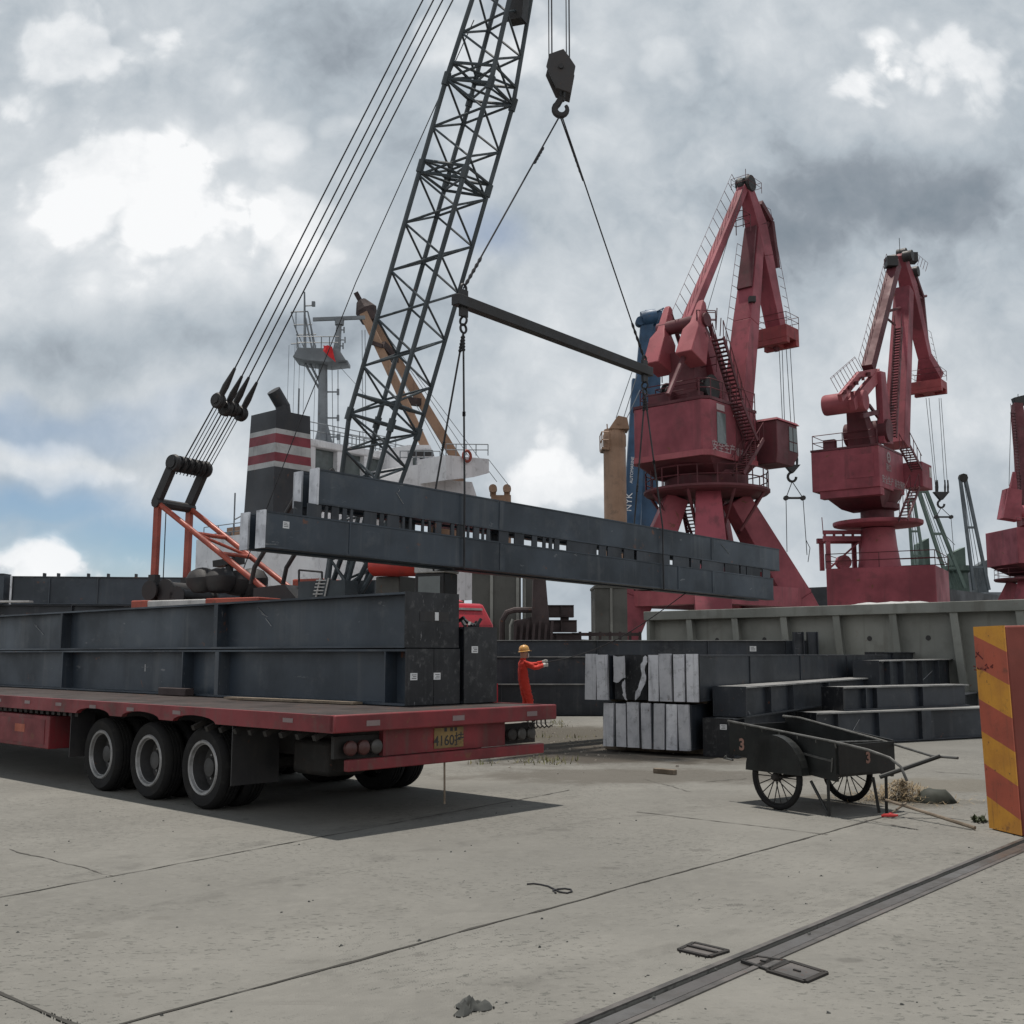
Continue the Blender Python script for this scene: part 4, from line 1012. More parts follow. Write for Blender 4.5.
k = MB(); k.bar((0.66,-1.0,hz-0.25),(0.66,1.0,hz-0.25),0.05,0.05); k.bar((0.88,-1.04,hz-1.2),(0.65,-1.0,hz-0.25),0.05,0.05); k.bar((-0.55,-1.2,hz-0.38),(0.52,-1.19,hz-0.38),0.05,0.05); k.build('window_trim', M['orangew'], TR)
k = MB(); k.box((-5.5,-0.45,0.75),(0.8,0.45,0.98)); k.build('chassis', M['tdark'], TR)
k = MB(); k.box((0.86,-1.2,0.45),(1.0,1.2,0.95)); k.build('bumper', M['truckred'], TR)
for x in (0.1,-3.6,-4.8):
    for y in (-1.0, 1.0):
        k = MB(); k.lathe([(0,-.14),(0.4,-.14),(0.5,-.09),(0.5,.09),(0.4,.14),(0,.14)], (x,y,0.5), (0,1,0), 28); k.build('wheel', M['rubber'], TR)

# ================================================================== YARD STACKS
def pl_dir(vpx): return V(((vpx-512)/F, 1, 0)).normalized()
dY = pl_dir(1190); rzY = atan2(dY.y, dY.x); nY = V((-dY.y, dY.x, 0))
# stack A: near ends painted pale
pA = gr(693, 757); pA0 = pA
gA = 'pale ended girders stacked in the yard'
tops = 1.585
lowz, lowH2 = 0.10, 0.70
WA = 0.50
yy_ = 0.0
for lab, w_, dx_, st_n in (('lower pale ended girder of the yard stack nearest the handcart', 0.88, 0.0, 4), ('lower pale ended girder on the worker side of the yard stack', 0.70, 0.12, 3)):
    a = pA + nY*yy_ + dY*dx_; yy_ += w_ + 0.05
    girder(lab, gA, V((a.x,a.y,lowz)), rzY, 12, lowH2, w_, 1, 0.02, [(2.2,0.02),(4.4,0.1),(7,0.02)], 'zinc', mats=('beamd','beamd'), lip=0.0, strips=st_n)
yy_ = -0.14
for lab, w_, dx_, st_n in (('upper pale ended girder of the yard stack nearest the handcart', 0.90, 0.03, 4), ('upper dark ended girder in the yard stack with torn pale wrapping', 0.58, 0.10, 0), ('upper pale ended girder on the worker side of the yard stack', 0.46, 0.0, 2)):
    a = pA + nY*yy_ + dY*dx_; yy_ += w_ + 0.045
    girder(lab, gA, V((a.x,a.y,lowz+lowH2+0.055)), rzY, 12.5, tops-lowz-lowH2-0.055, w_, 1, 0.02, [(2.3,0.03),(5.2,0.08),(8.6,0.1)], 'zinc' if st_n else 'plate', mats=('beamd','beamend'), lip=0.0, strips=max(1,st_n))
for x, lab in ((0.6,'near timber bearer under the pale ended girders'),(6.0,'middle timber bearer under the pale ended girders'),(11.0,'far timber bearer under the pale ended girders')):
    t_ = thing('timber_bearer', lab, 'timber', V((pA.x,pA.y,0)) + dY*x, rzY, 'timber bearers under girders')
    k = MB(); k.box((-0.09,-0.1,0), (0.09,1.8,0.098)); k.build('block', M['wood'], t_, bevel=0.006)
    t_ = thing('packing_strip', lab.replace('timber bearer under','packing strip between the tiers of'), 'timber', V((pA.x,pA.y,lowz+lowH2+0.002)) + dY*x, rzY, 'packing strips between girder tiers')
    k = MB(); k.box((-0.05,-0.02,0), (0.05,1.7,0.05)); k.build('block', M['wood'], t_)
# torn pale wrapping hanging from the upper ends
for i, (pts, lab) in enumerate(((((645,655),(648,658),(645,670),(646,680),(641,692),(636,701),(634,698),(638,688),(642,676),(641,664)), 'long torn strip of pale wrapping hanging from the upper girder ends'),
                                (((614,656),(625,656),(625,678),(621,680),(618,683),(614,681)), 'torn half sheet of pale wrapping on the worker side of the girder ends'),
                                (((622,683),(625,680),(626,692),(627,701),(624,698),(622,690)), 'narrow hanging scrap of pale wrapping below the torn half sheet'))):
    pn = pA + dY*(-0.06 - 0.01*i)
    rnd = random.Random(40+i); dn_ = []
    for (xa, ya), (xb_, yb_) in zip(pts, pts[1:]+pts[:1]):
        for q_ in range(3): dn_.append((xa+(xb_-xa)*q_/3 + rnd.uniform(-.7,.7), ya+(yb_-ya)*q_/3 + rnd.uniform(-.9,.9)))
    vs = [onplane(px, py, pn, dY) for px, py in dn_]
    cen = sum(vs, V())/len(vs); rnd = random.Random(i)
    k = MB(); k.prism([v_ + dY*rnd.uniform(-.03,.01) for v_ in vs], dY*0.004); o = k.build('wrapping_scrap', M['zinc'])
    single(o, lab, 'wrapping', 'torn wrapping on the girder ends')
# girders behind: continuing row
a = pA + dY*13.2 + nY*0.1
girder('far dark girder in line behind the pale ended stack with chalk on its face', 'dark girders stored in the yard', V((a.x,a.y,0.85)), rzY, 12, 0.80, 0.5, 1, 0.06, [(1.0,0.02),(4.0,0.1)], mats=('beamd','beamend'), lip=0.0)
girder('far dark bottom girder in line behind the pale ended stack', 'dark girders stored in the yard', V((a.x,a.y,0.02)), rzY, 12, 0.82, 0.5, 1, 0.06, [(1.0,0.02),(4.0,0.1)], mats=('beamd','beamend'), lip=0.0)
# stack B beside the cart
pB = gr(712, 757)
gB = 'dark girders stored in the yard'
pB = pA + (pB-pA).dot(dY)*dY + nY*min(-0.62, (pB-pA).dot(nY))
pB.z = 0
bw = 0.5
girder('low dark girder with a labelled end beside the pale ended stack', gB, pB, rzY, 8.5, 0.60, bw, 1, 0.10, [(0.5,0.02),(3,0.02),(6,0.02)], mats=('beamd','beamend'), lip=0.0)
endsticker(list(o for o in bpy.data.objects if o.get('label','').startswith('low dark girder with'))[0], 0.16, 0.43, 0.11, 0.08, 1)
pB2 = onplane(755, 722, pB + V((0,0,0)) - nY*0.25, nY)
xb = (pB2 - pB).dot(dY)
zB = 0.612
q_ = pB + dY*xb - nY*0.12
girder('dark girder with highlight-coloured top lying upon the low girder behind the handcart', gB, V((q_.x,q_.y,zB)), rzY, 8.0, 0.475, 0.55, 1, 0.10, [(1.2,0.02),(2.4,0.02),(4.6,0.05)], mats=('beamd','beamd'), lip=0.0, top='tophilite')
# B2
q2 = onplane(880, 690, pB - nY*0.35, nY); x2 = (q2-pB).dot(dY)
q_ = pB + dY*x2 - nY*0.35
girder('dark bottom girder behind the handles of the handcart', gB, V((q_.x,q_.y,0.0)), rzY, 13, 0.62, 0.55, 1, 0.12, [(0.8,0.02),(3,0.02),(6,0.02)], mats=('beamd','beamend'), lip=0.0, stickers=((0.25,0.42,0.22,0.1),))
girder('taller dark girder with bright top edge behind the handles of the handcart', gB, V((q_.x,q_.y,0.66)), rzY, 12, 0.80, 0.55, 1, 0.12, [(1.0,0.28),(2.3,0.28),(4.4,0.02),(6.5,0.1)], mats=('beamd','beamd'), lip=0.0, top='tophilite', chalk=((4.5,0.2,6.2,0.5),))
q3 = q_ - nY*0.72
girder('low dark girder along the outer side of the stack by the striped barrier', gB, V((q3.x,q3.y,0.0)) + dY*(-3.2), rzY, 14, 0.56, 0.5, 1, 0.10, [(1.4,0.02),(3,0.3),(5,0.02)], mats=('beamd','beamend'), lip=0.0)
gq = gr(818, 747); gq2 = gr(985, 738); dG = (gq2-gq); dG.z = 0; LG = dG.length; dG.normalize()
girder('low dark girder lying crosswise right behind the handles of the handcart', gB, V((gq.x,gq.y,0.02)), atan2(dG.y,dG.x), LG+0.5, 0.56, 0.5, 1, 0.09, [(0.5,0.02),(1.5,0.02),(2.6,0.25)], mats=('beamd','beamend'), lip=0.0, top='tophilite', chalk=((0.9,0.2,1.1,0.42),))
girder('short dark girder on top of the crosswise one behind the handcart', gB, V((gq.x,gq.y,0.585)) + dG*0.9 + V((-dG.y,dG.x,0))*0.25, atan2(dG.y,dG.x)+0.06, 3.6, 0.42, 0.5, 1, 0.10, [(0.6,0.02),(0.9,0.02),(2.2,0.02)], mats=('beamd','beamend'), lip=0.0, top='tophilite')
# rows behind the worker
dR = V((1, 0.02, 0)).normalized()
def rowg(px0, px1, py_top, Y, zb_, lab, W=0.5, rec=0.08, st_=(), stick=(), mats=('beamd','beamend'), slant=0.02):
    a = at(px0, py_top, Y); b_ = at(px1, py_top, Y)
    d_ = V((1, slant, 0)).normalized()
    return girder(lab, gB, V((a.x, Y, zb_)), atan2(d_.y, d_.x), b_.x-a.x, a.z-zb_, W, 1, rec, st_, mats=mats, lip=0.0, stickers=stick, top='tophilite')
zw = at(500, 656, 30).z
rowg(455, 594, 656.5, 29.0, zw*0.5+0.02, 'upper dark girder of the row standing behind the worker', st_=((1.6,0.02),), slant=0.0)
rowg(455, 604, 684, 29.0-0.25, 0.02, 'bottom dark girder of the row standing behind the worker', W=0.8, st_=((1.2,0.02),), slant=0.0)
rowg(486, 815, 640, 33.5, 1.30, 'long dark girder on top of the back row beyond the worker', st_=((3.4,0.02),(6.8,0.02),(9.2,0.25)), stick=((8.1,0.38,0.2,0.16),), slant=0.02)
rowg(486, 830, 668, 33.3, 0.02, 'long dark girder at the bottom of the back row beyond the worker', W=0.7, st_=((3.4,0.02),), slant=0.02)
# two short uprights on the back row
for px, lab in ((798,'stub post at the far end of the back row of girders, nearer one'),(812,'stub post at the far end of the back row of girders, outer one')):
    a = at(px, 632, 33.2)
    t_ = thing('steel_stub', lab, 'steel stub', (a.x, 33.2, 0), 0, 'steel stubs by the back row')
    k = MB(); k.box((-0.17,-0.14,0),(0.17,0.14,0.02)); k.build('base_plate', M['beamd'], t_)
    k = MB(); k.box((-0.15,-0.12,0.02),(-0.13,0.12,a.z)); k.box((0.13,-0.12,0.02),(0.15,0.12,a.z)); k.box((-0.13,-0.01,0.02),(0.13,0.01,a.z)); k.build('post', M['beamd'], t_)
# left background stack on trestles
a = at(13, 576, 28.0)
dK = V((1.0, 0.12, 0)).normalized(); nK = V((-dK.y, dK.x, 0))
gK = 'girders on trestles left of the crane'
hK = at(14, 604, 28.0).z
kt = girder('grey girder with lifting lugs on the high stack left of the crane', gK, V((a.x,28.0,hK)), atan2(dK.y,dK.x), 6.4, a.z-hK, 0.45, 1, 0.04, [(0.9,0.02),(2.1,0.02)], 'zinc', lip=0.0)
for x in (0.7, 1.05, 1.8, 2.3, 3.0, 3.5):
    k = MB(); k.box((x, 0.1, a.z-hK+0.001), (x+0.05, 0.25, a.z-hK+0.09)); k.build('lug', M['beamd'], kt)
girder('grey girder at the left edge behind the lugged girder', gK, V((a.x-7.5,27.9,hK)), atan2(dK.y,dK.x)*0, 7.3, a.z-hK+0.06, 0.45, 1, 0.05, [(6.0,0.02)], 'plate', lip=0.0)
girder('dark long girder under the high stack left of the crane', gK, V((a.x-7.5,27.3,hK-0.45)), 0.10, 13, 0.44, 1.2, 1, 0.12, [(4,0.02),(9,0.02)], mats=('beamd','beamend'), lip=0.0)
for x, lab in ((-4.0,'left steel trestle under the high girder stack'),(3.0,'right steel trestle under the high girder stack')):
    t_ = thing('steel_trestle', lab, 'trestle', (a.x+x, 28.2+.1*x, 0), 0.10, 'trestles under the high stack')
    k = MB(); k.box((-0.15,-0.8,hK-0.66),(0.15,0.9,hK-0.47)); k.build('cross_beam', M['rusty'], t_)
    for y in (-0.6, 0.6):
        k = MB(); k.bar((-0.5,y,0),(0,y,hK-0.66),0.14,0.14); k.bar((0.5,y,0),(0,y,hK-0.66),0.14,0.14); k.build('leg', M['rusty'], t_)
k = MB(); pw = at(22, 613, 27.0); k.box((pw.x-3.2, 26.9, hK-0.005), (pw.x+0.2, 27.15, hK+0.04))
t_ = single(k.build('pale_plank', M['orangew']), 'pale flat plank lying on the high stack at the left edge', 'plank')

# ---- bins, scrap and the hatch cover behind the stacks
def bin_(px0, px1, py0, Y, dep, lab, ribs, grp=None):
    a = at(px0, py0, Y); b_ = at(px1, py0, Y)
    t_ = thing('steel_bin', lab, 'bin', ((a.x+b_.x)/2, Y, 0), 0.0, grp)
    w_ = (b_.x-a.x)/2; z_ = a.z
    k = MB(); k.box((-w_, 0, 0.15), (w_, dep, z_)); k.build('body', M['bin'], t_)
    for r_ in ribs:
        x = -w_ + 2*w_*r_; k = MB(); k.box((x-0.05, -0.06, 0.15), (x+0.05, -0.001, z_)); k.build('rib', M['binrib'], t_)
    k = MB(); k.box((-w_-0.04, -0.08, z_), (w_+0.04, dep+0.04, z_+0.10)); k.build('rim', M['bin'], t_)
    for x in (-w_+0.1, w_-0.3):
        k = MB(); k.box((x, 0.05, 0), (x+0.2, dep-0.05, 0.149)); k.build('skid', M['tdark'], t_)
bin_(472, 521, 571, 38.0, 2.2, 'tall grey green steel bin with pale ribs under the hanging load', (0.40, 0.93), 'tall steel bins')
bin_(523, 537, 570, 38.3, 2.0, 'narrow dark steel bin beside the wide ribbed bin', (0.1,), 'tall steel bins')
bin_(595, 627, 588, 46.0, 2.4, 'grey steel bin with one rib beside the foot of the large red crane', (0.5,), 'tall steel bins')
# pale block behind the crane cab
# scrap frame
a = at(502, 645, 35); b_ = at(545, 610, 35)
t_ = thing('scrap_machine', 'dark rusty machine with an arched pipe in front of the steel bins', 'machine', ((a.x+b_.x)/2, 35, 0))
w_ = (b_.x-a.x)/2; z0_, z1_ = a.z, b_.z
k = MB(); k.path([(-w_,0,0),(-w_,0,z1_-0.35),(-w_+0.15,0,z1_-0.08),(-w_+0.4,0,z1_),(w_*0.5,0,z1_)], 0.09, 8); k.build('arch', M['rusty'], t_)
k = MB(); k.loft([[(-w_*0.5,-0.1,0),(w_,-0.1,0),(w_,1.0,0),(-w_*0.5,1.0,0)],[(-w_*0.45,-0.1,z1_-0.35),(w_*.9,-0.1,z1_-0.15),(w_*.9,1.0,z1_-0.15),(-w_*0.45,1.0,z1_-0.3)]]); k.build('block', M['rusty'], t_, bevel=0.04)
k = MB(); k.loft([[(w_*0.25,-0.25,0),(w_*1.5,-0.25,0),(w_*1.5,.6,0),(w_*0.25,.6,0)],[(w_*0.45,-0.25,z1_+1.25),(w_*1.0,-0.25,z1_+1.25),(w_*1.0,.6,z1_+1.25),(w_*0.45,.6,z1_+1.25)]]); k.build('column', M['rusty'], t_, bevel=0.03)
k = MB()
for q_ in range(7): k.bar((-w_*.5+q_*w_*.28,-.28,1.2+.12*(q_%3)),(-w_*.35+q_*w_*.28,-.28,z1_-.35-.1*(q_%2)),.08,.10)
k.build('brackets', M['rusty'], t_)
k = MB(); k.path([(-w_*0.62,-0.3,0),(-w_*0.62,-0.3,z1_-0.5),(-w_*0.5,-0.3,z1_-0.3)], 0.035, 6); k.build('pipe', M['binrib'], t_)
k = MB(); k.box((-w_*1.0,0.1,0),(-w_*0.35,0.9,1.9)); k.build('drum', M['rusty'], t_)
gR = 'rusty girders stacked beyond the worker'
for (x0, x1, y0, y1, lab) in ((541,574,605,617,'short rusty girder on top of the scrap heap beyond the worker'),(537,577,620,632,'rusty girder in the middle of the scrap heap beyond the worker'),(520,580,633,646,'rusty girder at the foot of the scrap heap beyond the worker')):
    a = at(x0, y0, 36); b_ = at(x1, y1, 36)
    girder(lab, gR, V((a.x,36,b_.z)), 0, b_.x-a.x, a.z-b_.z, 0.6, 1, 0.05, [((b_.x-a.x)*0.6,0.04)], mats=('rusty','rusty'), lip=0.02)
    if y0 > 618:
        pass
t_ = thing('packing_block', 'rusty packing block between the upper rusty girders', 'packing block', (at(556,618,36.3).x, 36.3, at(556,620,36).z+0.001))
k = MB(); zz = at(556,617,36).z - at(556,620,36).z - 0.002; k.box((-0.5,-0.15,0),(-0.25,0.2,zz)); k.box((0.15,-0.15,0),(0.42,0.2,zz)); k.build('block', M['rusty'], t_)
t_ = thing('scrap_skid', 'low rusty skid carrying the scrap girders beyond the worker', 'skid', (at(550,650,36).x, 36, 0))
zz = at(550,646,36).z
k = MB(); k.box((-1.0,0,zz-0.2),(1.6,0.7,zz-0.002)); k.build('deck', M['rusty'], t_)
for x in (-0.9, 1.3):
    k = MB(); k.box((x,0.05,0),(x+0.2,0.65,zz-0.2)); k.build('leg', M['rusty'], t_)
# low frames along y 632-640
a = at(580, 633, 40); b_ = at(640, 633, 40)
t_ = thing('pipe_rack', 'low dark pipe rack before the foot of the large red crane', 'rack', ((a.x+b_.x)/2, 40, 0))
k = MB(); w_ = (b_.x-a.x)/2
for z in (a.z-0.05, a.z-0.35): k.bar((-w_-0.3,0,z),(w_,0,z),0.12,0.12)
k.build('rail', M['rusty'], t_)
for i in range(7):
    x = -w_ + 2*w_*i/6; k = MB(); k.box((x-0.05,-0.05,0),(x+0.05,0.05,a.z+0.05)); k.build('post', M['rusty'], t_)
# hatch cover
h0 = at(646, 613, 38.0); h1_ = at(1024, 597.5, 29.3); 
dH = (h1_-h0); dH.z = 0; LH = dH.length; dH.normalize(); zH = (h0.z + h1_.z)/2
t_ = thing('hatch_cover', 'long grey green steel hatch cover with sloping ribs standing behind the girders', 'hatch cover', V((h0.x,h0.y,0)), atan2(dH.y,dH.x))
LX = LH + 4
k = MB(); k.box((0, 0.35, 0.0), (LX, 0.40, zH-0.3)); k.build('plate', M['hatch'], t_)
k = MB(); k.box((-0.08, -0.04, zH-0.30), (LX, 0.55, zH)); k.build('top_beam', M['hatch'], t_, bevel=0.015)
i = 0; x = 0.0
while x < LX:
    k = MB()
    if x == 0: k.box((0, 0.02, 0), (0.12, 0.349, zH-0.302))
    else: k.prism([(x-0.11,0.02,zH-0.302),(x+0.11,0.02,zH-0.302),(x+0.36,0.0,0),(x+0.14,0.0,0)], (0,0.02,0)); k.prism([(x-0.02,0.041,zH-0.302),(x+0.02,0.041,zH-0.302),(x+0.27,0.041,0),(x+0.23,0.041,0)], (0,0.305,0))
    k.build('rib', M['hatch'], t_)
    if x > 0:
        k = MB(); k.lathe([(0,0),(0.075,0),(0.075,0.012),(0,0.012)], (x+0.9, 0.348, zH-1.0), (0,-1,0), 14); k.build('hole', M['black'], t_)
    x += 1.75 if x == 0 else 1.78
# white tarps on top
rnd = random.Random(12)
a = onplane(850, 597, h0, V((-dH.y,dH.x,0))); b_ = onplane(925, 592, h0, V((-dH.y,dH.x,0)))
k = MB(); n_ = 18; vs = []; fs = []
for i in range(n_+1):
    c_ = a.lerp(b_, i/n_)
    for j_ in range(5):
        yy_ = 0.02 + 0.12*j_; hgt = 0.003 + (0.035 + 0.04*rnd.random())*sin(pi*j_/4) * min(1, i/1.5, (n_-i)/1.5)
        q_ = V((h0.x,h0.y,0)) + dH*((c_-h0).dot(dH)) + V((-dH.y,dH.x,0))*yy_; vs.append(V((q_.x,q_.y,zH + hgt)))
for i in range(n_):
    for j_ in range(4): fs.append((i*5+j_, i*5+j_+1, (i+1)*5+j_+1, (i+1)*5+j_))
k.add(vs, fs); single(k.build('tarpaulin', M['tarp'], smooth=60), 'crumpled white tarpaulin along the top of the hatch cover', 'tarpaulin')
# ================================================================== HANDCART
Wn = gr(778, 810); Wf = gr(848, 802)
yc_ = (Wf - Wn); TRK = yc_.length; yc_.normalize(); fc = V((yc_.y, -yc_.x, 0)); rzc = atan2(fc.y, fc.x)
K = thing('handcart', 'black two wheeled handcart with a faded number 3 painted on it', 'handcart', Wn, rzc)
KI = (Matrix.Translation(Wn) @ Matrix.Rotation(rzc, 4, 'Z')).inverted()
def kp(px, py, y): return KI @ onplane(px, py, Wn + yc_*y, yc_)
yn, yf = 0.10, TRK - 0.10
T0, T1 = kp(729, 722, yn), kp(835, 743, yn)
xr, xf_ = T0.x, T1.x; zr = T0.z; zf = T1.z; zb0 = zr - 0.30; zb1 = zf - 0.34
def wall(y, th):
    k = MB(); k.prism([(xr,y,zb0),(xf_,y,zb1),(xf_,y,zf),(xr,y,zr)], (0,th,0)); return k
wn_ = wall(yn, 0.025).build('side_wall', M['cart'], K)
U0, U1 = kp(786, 717, yf), kp(880, 741, yf)
k = MB(); k.prism([(xr,yf,zb0),(xf_,yf,zb1),(xf_,yf,U1.z+0.02),((U0.x+xr)/2,yf,U0.z+0.02),(xr,yf,zr)], (0,0.025,0)); k.build('side_wall', M['cart'], K)
k = MB(); k.prism([(xr+0.01,yn+0.026,zb0+0.001),(xf_-0.01,yn+0.026,zb1+0.001),(xf_-0.01,yf-0.001,zb1+0.001),(xr+0.01,yf-0.001,zb0+0.001)], (0,0,0.025)); k.build('floor_board', M['cart'], K)
k = MB(); k.prism([(xf_-0.005,yn+0.026,zb1+0.03),(xf_-0.005,yf-0.001,zb1+0.03),(xf_-0.005,yf-0.001,zf-0.02),(xf_-0.005,yn+0.026,zf-0.02)], (0.025,0,0)); k.build('front_panel', M['cart'], K)
k = MB(); k.prism([(xr,yn+0.026,zb0+0.03),(xr,yf-0.001,zb0+0.03),(xr,yf-0.001,zr-0.03),(xr,yn+0.026,zr-0.03)], (0.02,0,0)); k.build('tail_board', M['cart'], K)
# handles run on from the top rails
hn = [kp(728,721,yn), kp(835,742,yn), kp(868,750,yn), kp(890,758,yn), kp(901,767,yn), kp(907,781,yn)]
k = MB(); k.path(hn, 0.0135, 8); k.build('handle', M['bare'], K)
hf = [kp(783,716,yf), kp(800,718,yf), kp(880,740,yf), kp(932,756,yf), kp(958,758,yf)]
k = MB(); k.path(hf, 0.0135, 8); k.build('handle', M['bare'], K)
k = MB(); k.path([T0+V((0,0.01,-.035)), T1+V((0,0.01,-.035))], 0.010, 6)
for i in range(7):
    p_ = T0.lerp(T1, i/6); k.tube(p_, p_+V((0,0.01,-.05)), 0.009, 6)
k.build('side_rail', M['bare'], K)
k = MB(); k.tube(kp(836,742,yn), kp(882,741,yf), 0.011, 6); k.build('cross_bar', M['bare'], K)
k = MB(); k.tube(kp(880,777,yn+0.4), kp(940,756,yf-0.02), 0.022, 8); k.build('pull_bar', M['cart'], K)
WRc = 0.335
for y in (0.0, TRK):
    k = MB(); k.torus((0,y,WRc), (0,1,0), WRc-0.032, 0.032, 40, 8); wo = k.build('wheel', M['rubber'], K)
    k = MB(); k.lathe([(WRc-0.06,-0.018),(WRc-0.068,0),(WRc-0.06,0.018),(WRc-0.052,0),(WRc-0.06,-0.018)], (0,y,WRc), (0,1,0), 40); k.build('rim', M['tdark'], wo)
    k = MB()
    for i in range(18):
        a = 2*pi*i/18; s_ = 0.022 if i % 2 else -0.022
        k.tube((0.03*cos(a), y+s_, WRc+0.03*sin(a)), ((WRc-.06)*cos(a), y, WRc+(WRc-.06)*sin(a)), 0.006, 5)
    k.build('spokes', M['tdark'], wo)
    k = MB(); k.lathe([(0,-0.06),(0.03,-0.06),(0.045,-0.03),(0.045,0.03),(0.03,0.06),(0,0.06)], (0,y,WRc), (0,1,0), 14); k.build('hub', M['tdark'], wo)
    # half round guard
    sg = -1 if y == 0 else 1
    k = MB(); pr = [((WRc+0.05)*cos(pi*i/16), y+sg*0.05, WRc+0.045+(WRc+0.05)*sin(pi*i/16)) for i in range(17)]
    k.prism(pr, (0,sg*0.008,0)); k.build('wheel_guard', M['cart'], K)
    k = MB()
    for i in range(16):
        a0, a1 = pi*i/16, pi*(i+1)/16; r_ = WRc+0.05
        k.add([(r_*cos(a_), y+o_, WRc+0.045+r_*sin(a_)) for a_ in (a0,a1) for o_ in (sg*0.05, -sg*0.05)], [(0,1,3,2)])
    k.build('guard_rim', M['cart'], K)
k = MB(); k.tube((0,-0.02,WRc),(0,TRK+0.02,WRc),0.018,8); k.build('axle', M['tdark'], K)
for y in (yn+0.02, yf-0.02):
    k = MB(); k.bar((xr,y,zb0-0.02),(xf_,y,zb1-0.02),0.04,0.04); k.build('frame_bar', M['cart'], K)
for (p0, p1, y) in (((811,781),(829,806),yn),((828,780),(829,812),yn),((873,777),(879,807),yf-0.3),((886,775),(886,800),yf-0.25)):
    a = kp(*p0, y); b_ = kp(*p1, y); b_.z = 0.0
    k = MB(); k.tube(a, b_, 0.016, 7); k.build('prop_leg', M['cart'], K)
k = MB(); k.path([kp(726,756,yn), kp(724,758,yn), kp(733,760,yn)], 0.012, 6); k.build('tail_bar', M['bare'], K)
k = MB(); k.bar(kp(799,752,yn+0.01)+V((0,-0.016,0)), kp(833,761,yn+0.01)+V((0,-0.016,0)), 0.012, 0.022); k.tube(kp(833,758,yn)+V((0,-0.01,0)), kp(832,772,yn)+V((0,-0.01,0)), 0.008, 6); k.build('strap_iron', M['bare'], K)
mnum = lambda p_, rx: Matrix.Translation(p_) @ rx
side_m = Matrix(((1,0,0,0),(0,0,-1,0),(0,1,0,0),(0,0,0,1)))
front_m = Matrix(((0,0,1,0),(1,0,0,0),(0,1,0,0),(0,0,0,1)))
p_ = kp(742,745,yn); p_.y = yn-0.003
textmesh('3', 0.17, 'number', M['faded3'], wn_, Matrix.Translation(p_) @ side_m, bold=0.006)
fp = [o for o in K.children if o.name.startswith('front_panel')][0]
textmesh('3', 0.15, 'number', M['faded3'], fp, Matrix.Translation((xf_+0.023, (yn+yf)/2+0.02, (zf+zb1)/2)) @ front_m, bold=0.006)

# ================================================================== STRIPED BARRIER
A_ = gr(990, 829); B_ = gr(1022, 837)
dA = (B_ - A_); WB = dA.length; dA.normalize(); dP = V((-dA.y, dA.x, 0))
if dP.x < 0: dP = -dP
zt = onplane(973, 627, A_, dP).z if False else at(975, 627, A_.y).z
BR_ = thing('barrier', 'tall red steel barrier with orange yellow diagonal stripes beside the rail', 'barrier', A_, atan2(dA.y, dA.x))
BR_.rotation_euler = (Matrix.Rotation(R(-1.5),3,'Y') @ Matrix.Rotation(atan2(dA.y,dA.x),3,'Z')).to_euler()
k = MB(); sg = 1 if (Matrix.Rotation(-atan2(dA.y,dA.x),3,'Z') @ dP).y > 0 else -1
k.box((0, min(0.006*sg, 2.4*sg), 0), (WB, max(0.006*sg, 2.4*sg), zt)); k.build('body', M['ored'], BR_, bevel=0.02)
m, nt, b = newmat('barrier_stripes')
tcn = nt.nodes.new('ShaderNodeTexCoord'); sx = nt.nodes.new('ShaderNodeSeparateXYZ'); nt.links.new(tcn.outputs['Object'], sx.inputs[0])
sv = math_(nt, 'SUBTRACT', zt - 0.085, sx.outputs[2]); sv = math_(nt, 'SUBTRACT', sv, math_(nt, 'MULTIPLY', sx.outputs[0], 0.34))
sv = math_(nt, 'ADD', sv, math_(nt, 'MULTIPLY', noise(nt, tcn.outputs['Object'], 9, 3), 0.012))
fr_ = math_(nt, 'FRACT', math_(nt, 'DIVIDE', math_(nt, 'ADD', sv, 5.9), 0.59))
ms = math_(nt, 'GREATER_THAN', fr_, 0.5)
rd = mixc(nt, mrange(nt, noise(nt, tcn.outputs['Object'], 3, 5), 0.4, 0.65), (0.42,0.095,0.055), (0.34,0.08,0.05))
yl = mixc(nt, mrange(nt, noise(nt, tcn.outputs['Object'], 4, 5), 0.4, 0.65), (0.60,0.28,0.035), (0.50,0.22,0.035))
cc = mixc(nt, ms, rd, yl)
cc = mixc(nt, mrange(nt, noise(nt, tcn.outputs['Object'], 6, 7, 0.75), 0.56, 0.68, 0, 0.6), cc, (0.15,0.065,0.04))
cc = mixc(nt, mrange(nt, noise(nt, tcn.outputs['Object'], 16, 6, 0.7), 0.64, 0.67, 0, 0.8), cc, (0.09,0.05,0.035))
cc = mixc(nt, mrange(nt, noise(nt, scaled(nt, tcn.outputs['Object'], (1,1,0.08)), 22, 4, 0.6), 0.56, 0.75, 0, 0.35), cc, (0.12,0.06,0.04))
nt.links.new(cc, b.inputs['Base Color']); b.inputs['Roughness'].default_value = 0.6
bump(nt, b, noise(nt, tcn.outputs['Object'], 25, 4), 0.2, 0.01)
M['stripes'] = m
k = MB(); k.box((-0.002, min(-0.006*sg, 0.004*sg), 0.01), (WB+0.002, max(-0.006*sg, 0.004*sg), zt+0.002)); pn = k.build('striped_panel', m, BR_)
k = MB(); rnd = random.Random(6)
Bi = (Matrix.Translation(A_) @ Matrix.Rotation(atan2(dA.y,dA.x),4,'Z')).inverted()
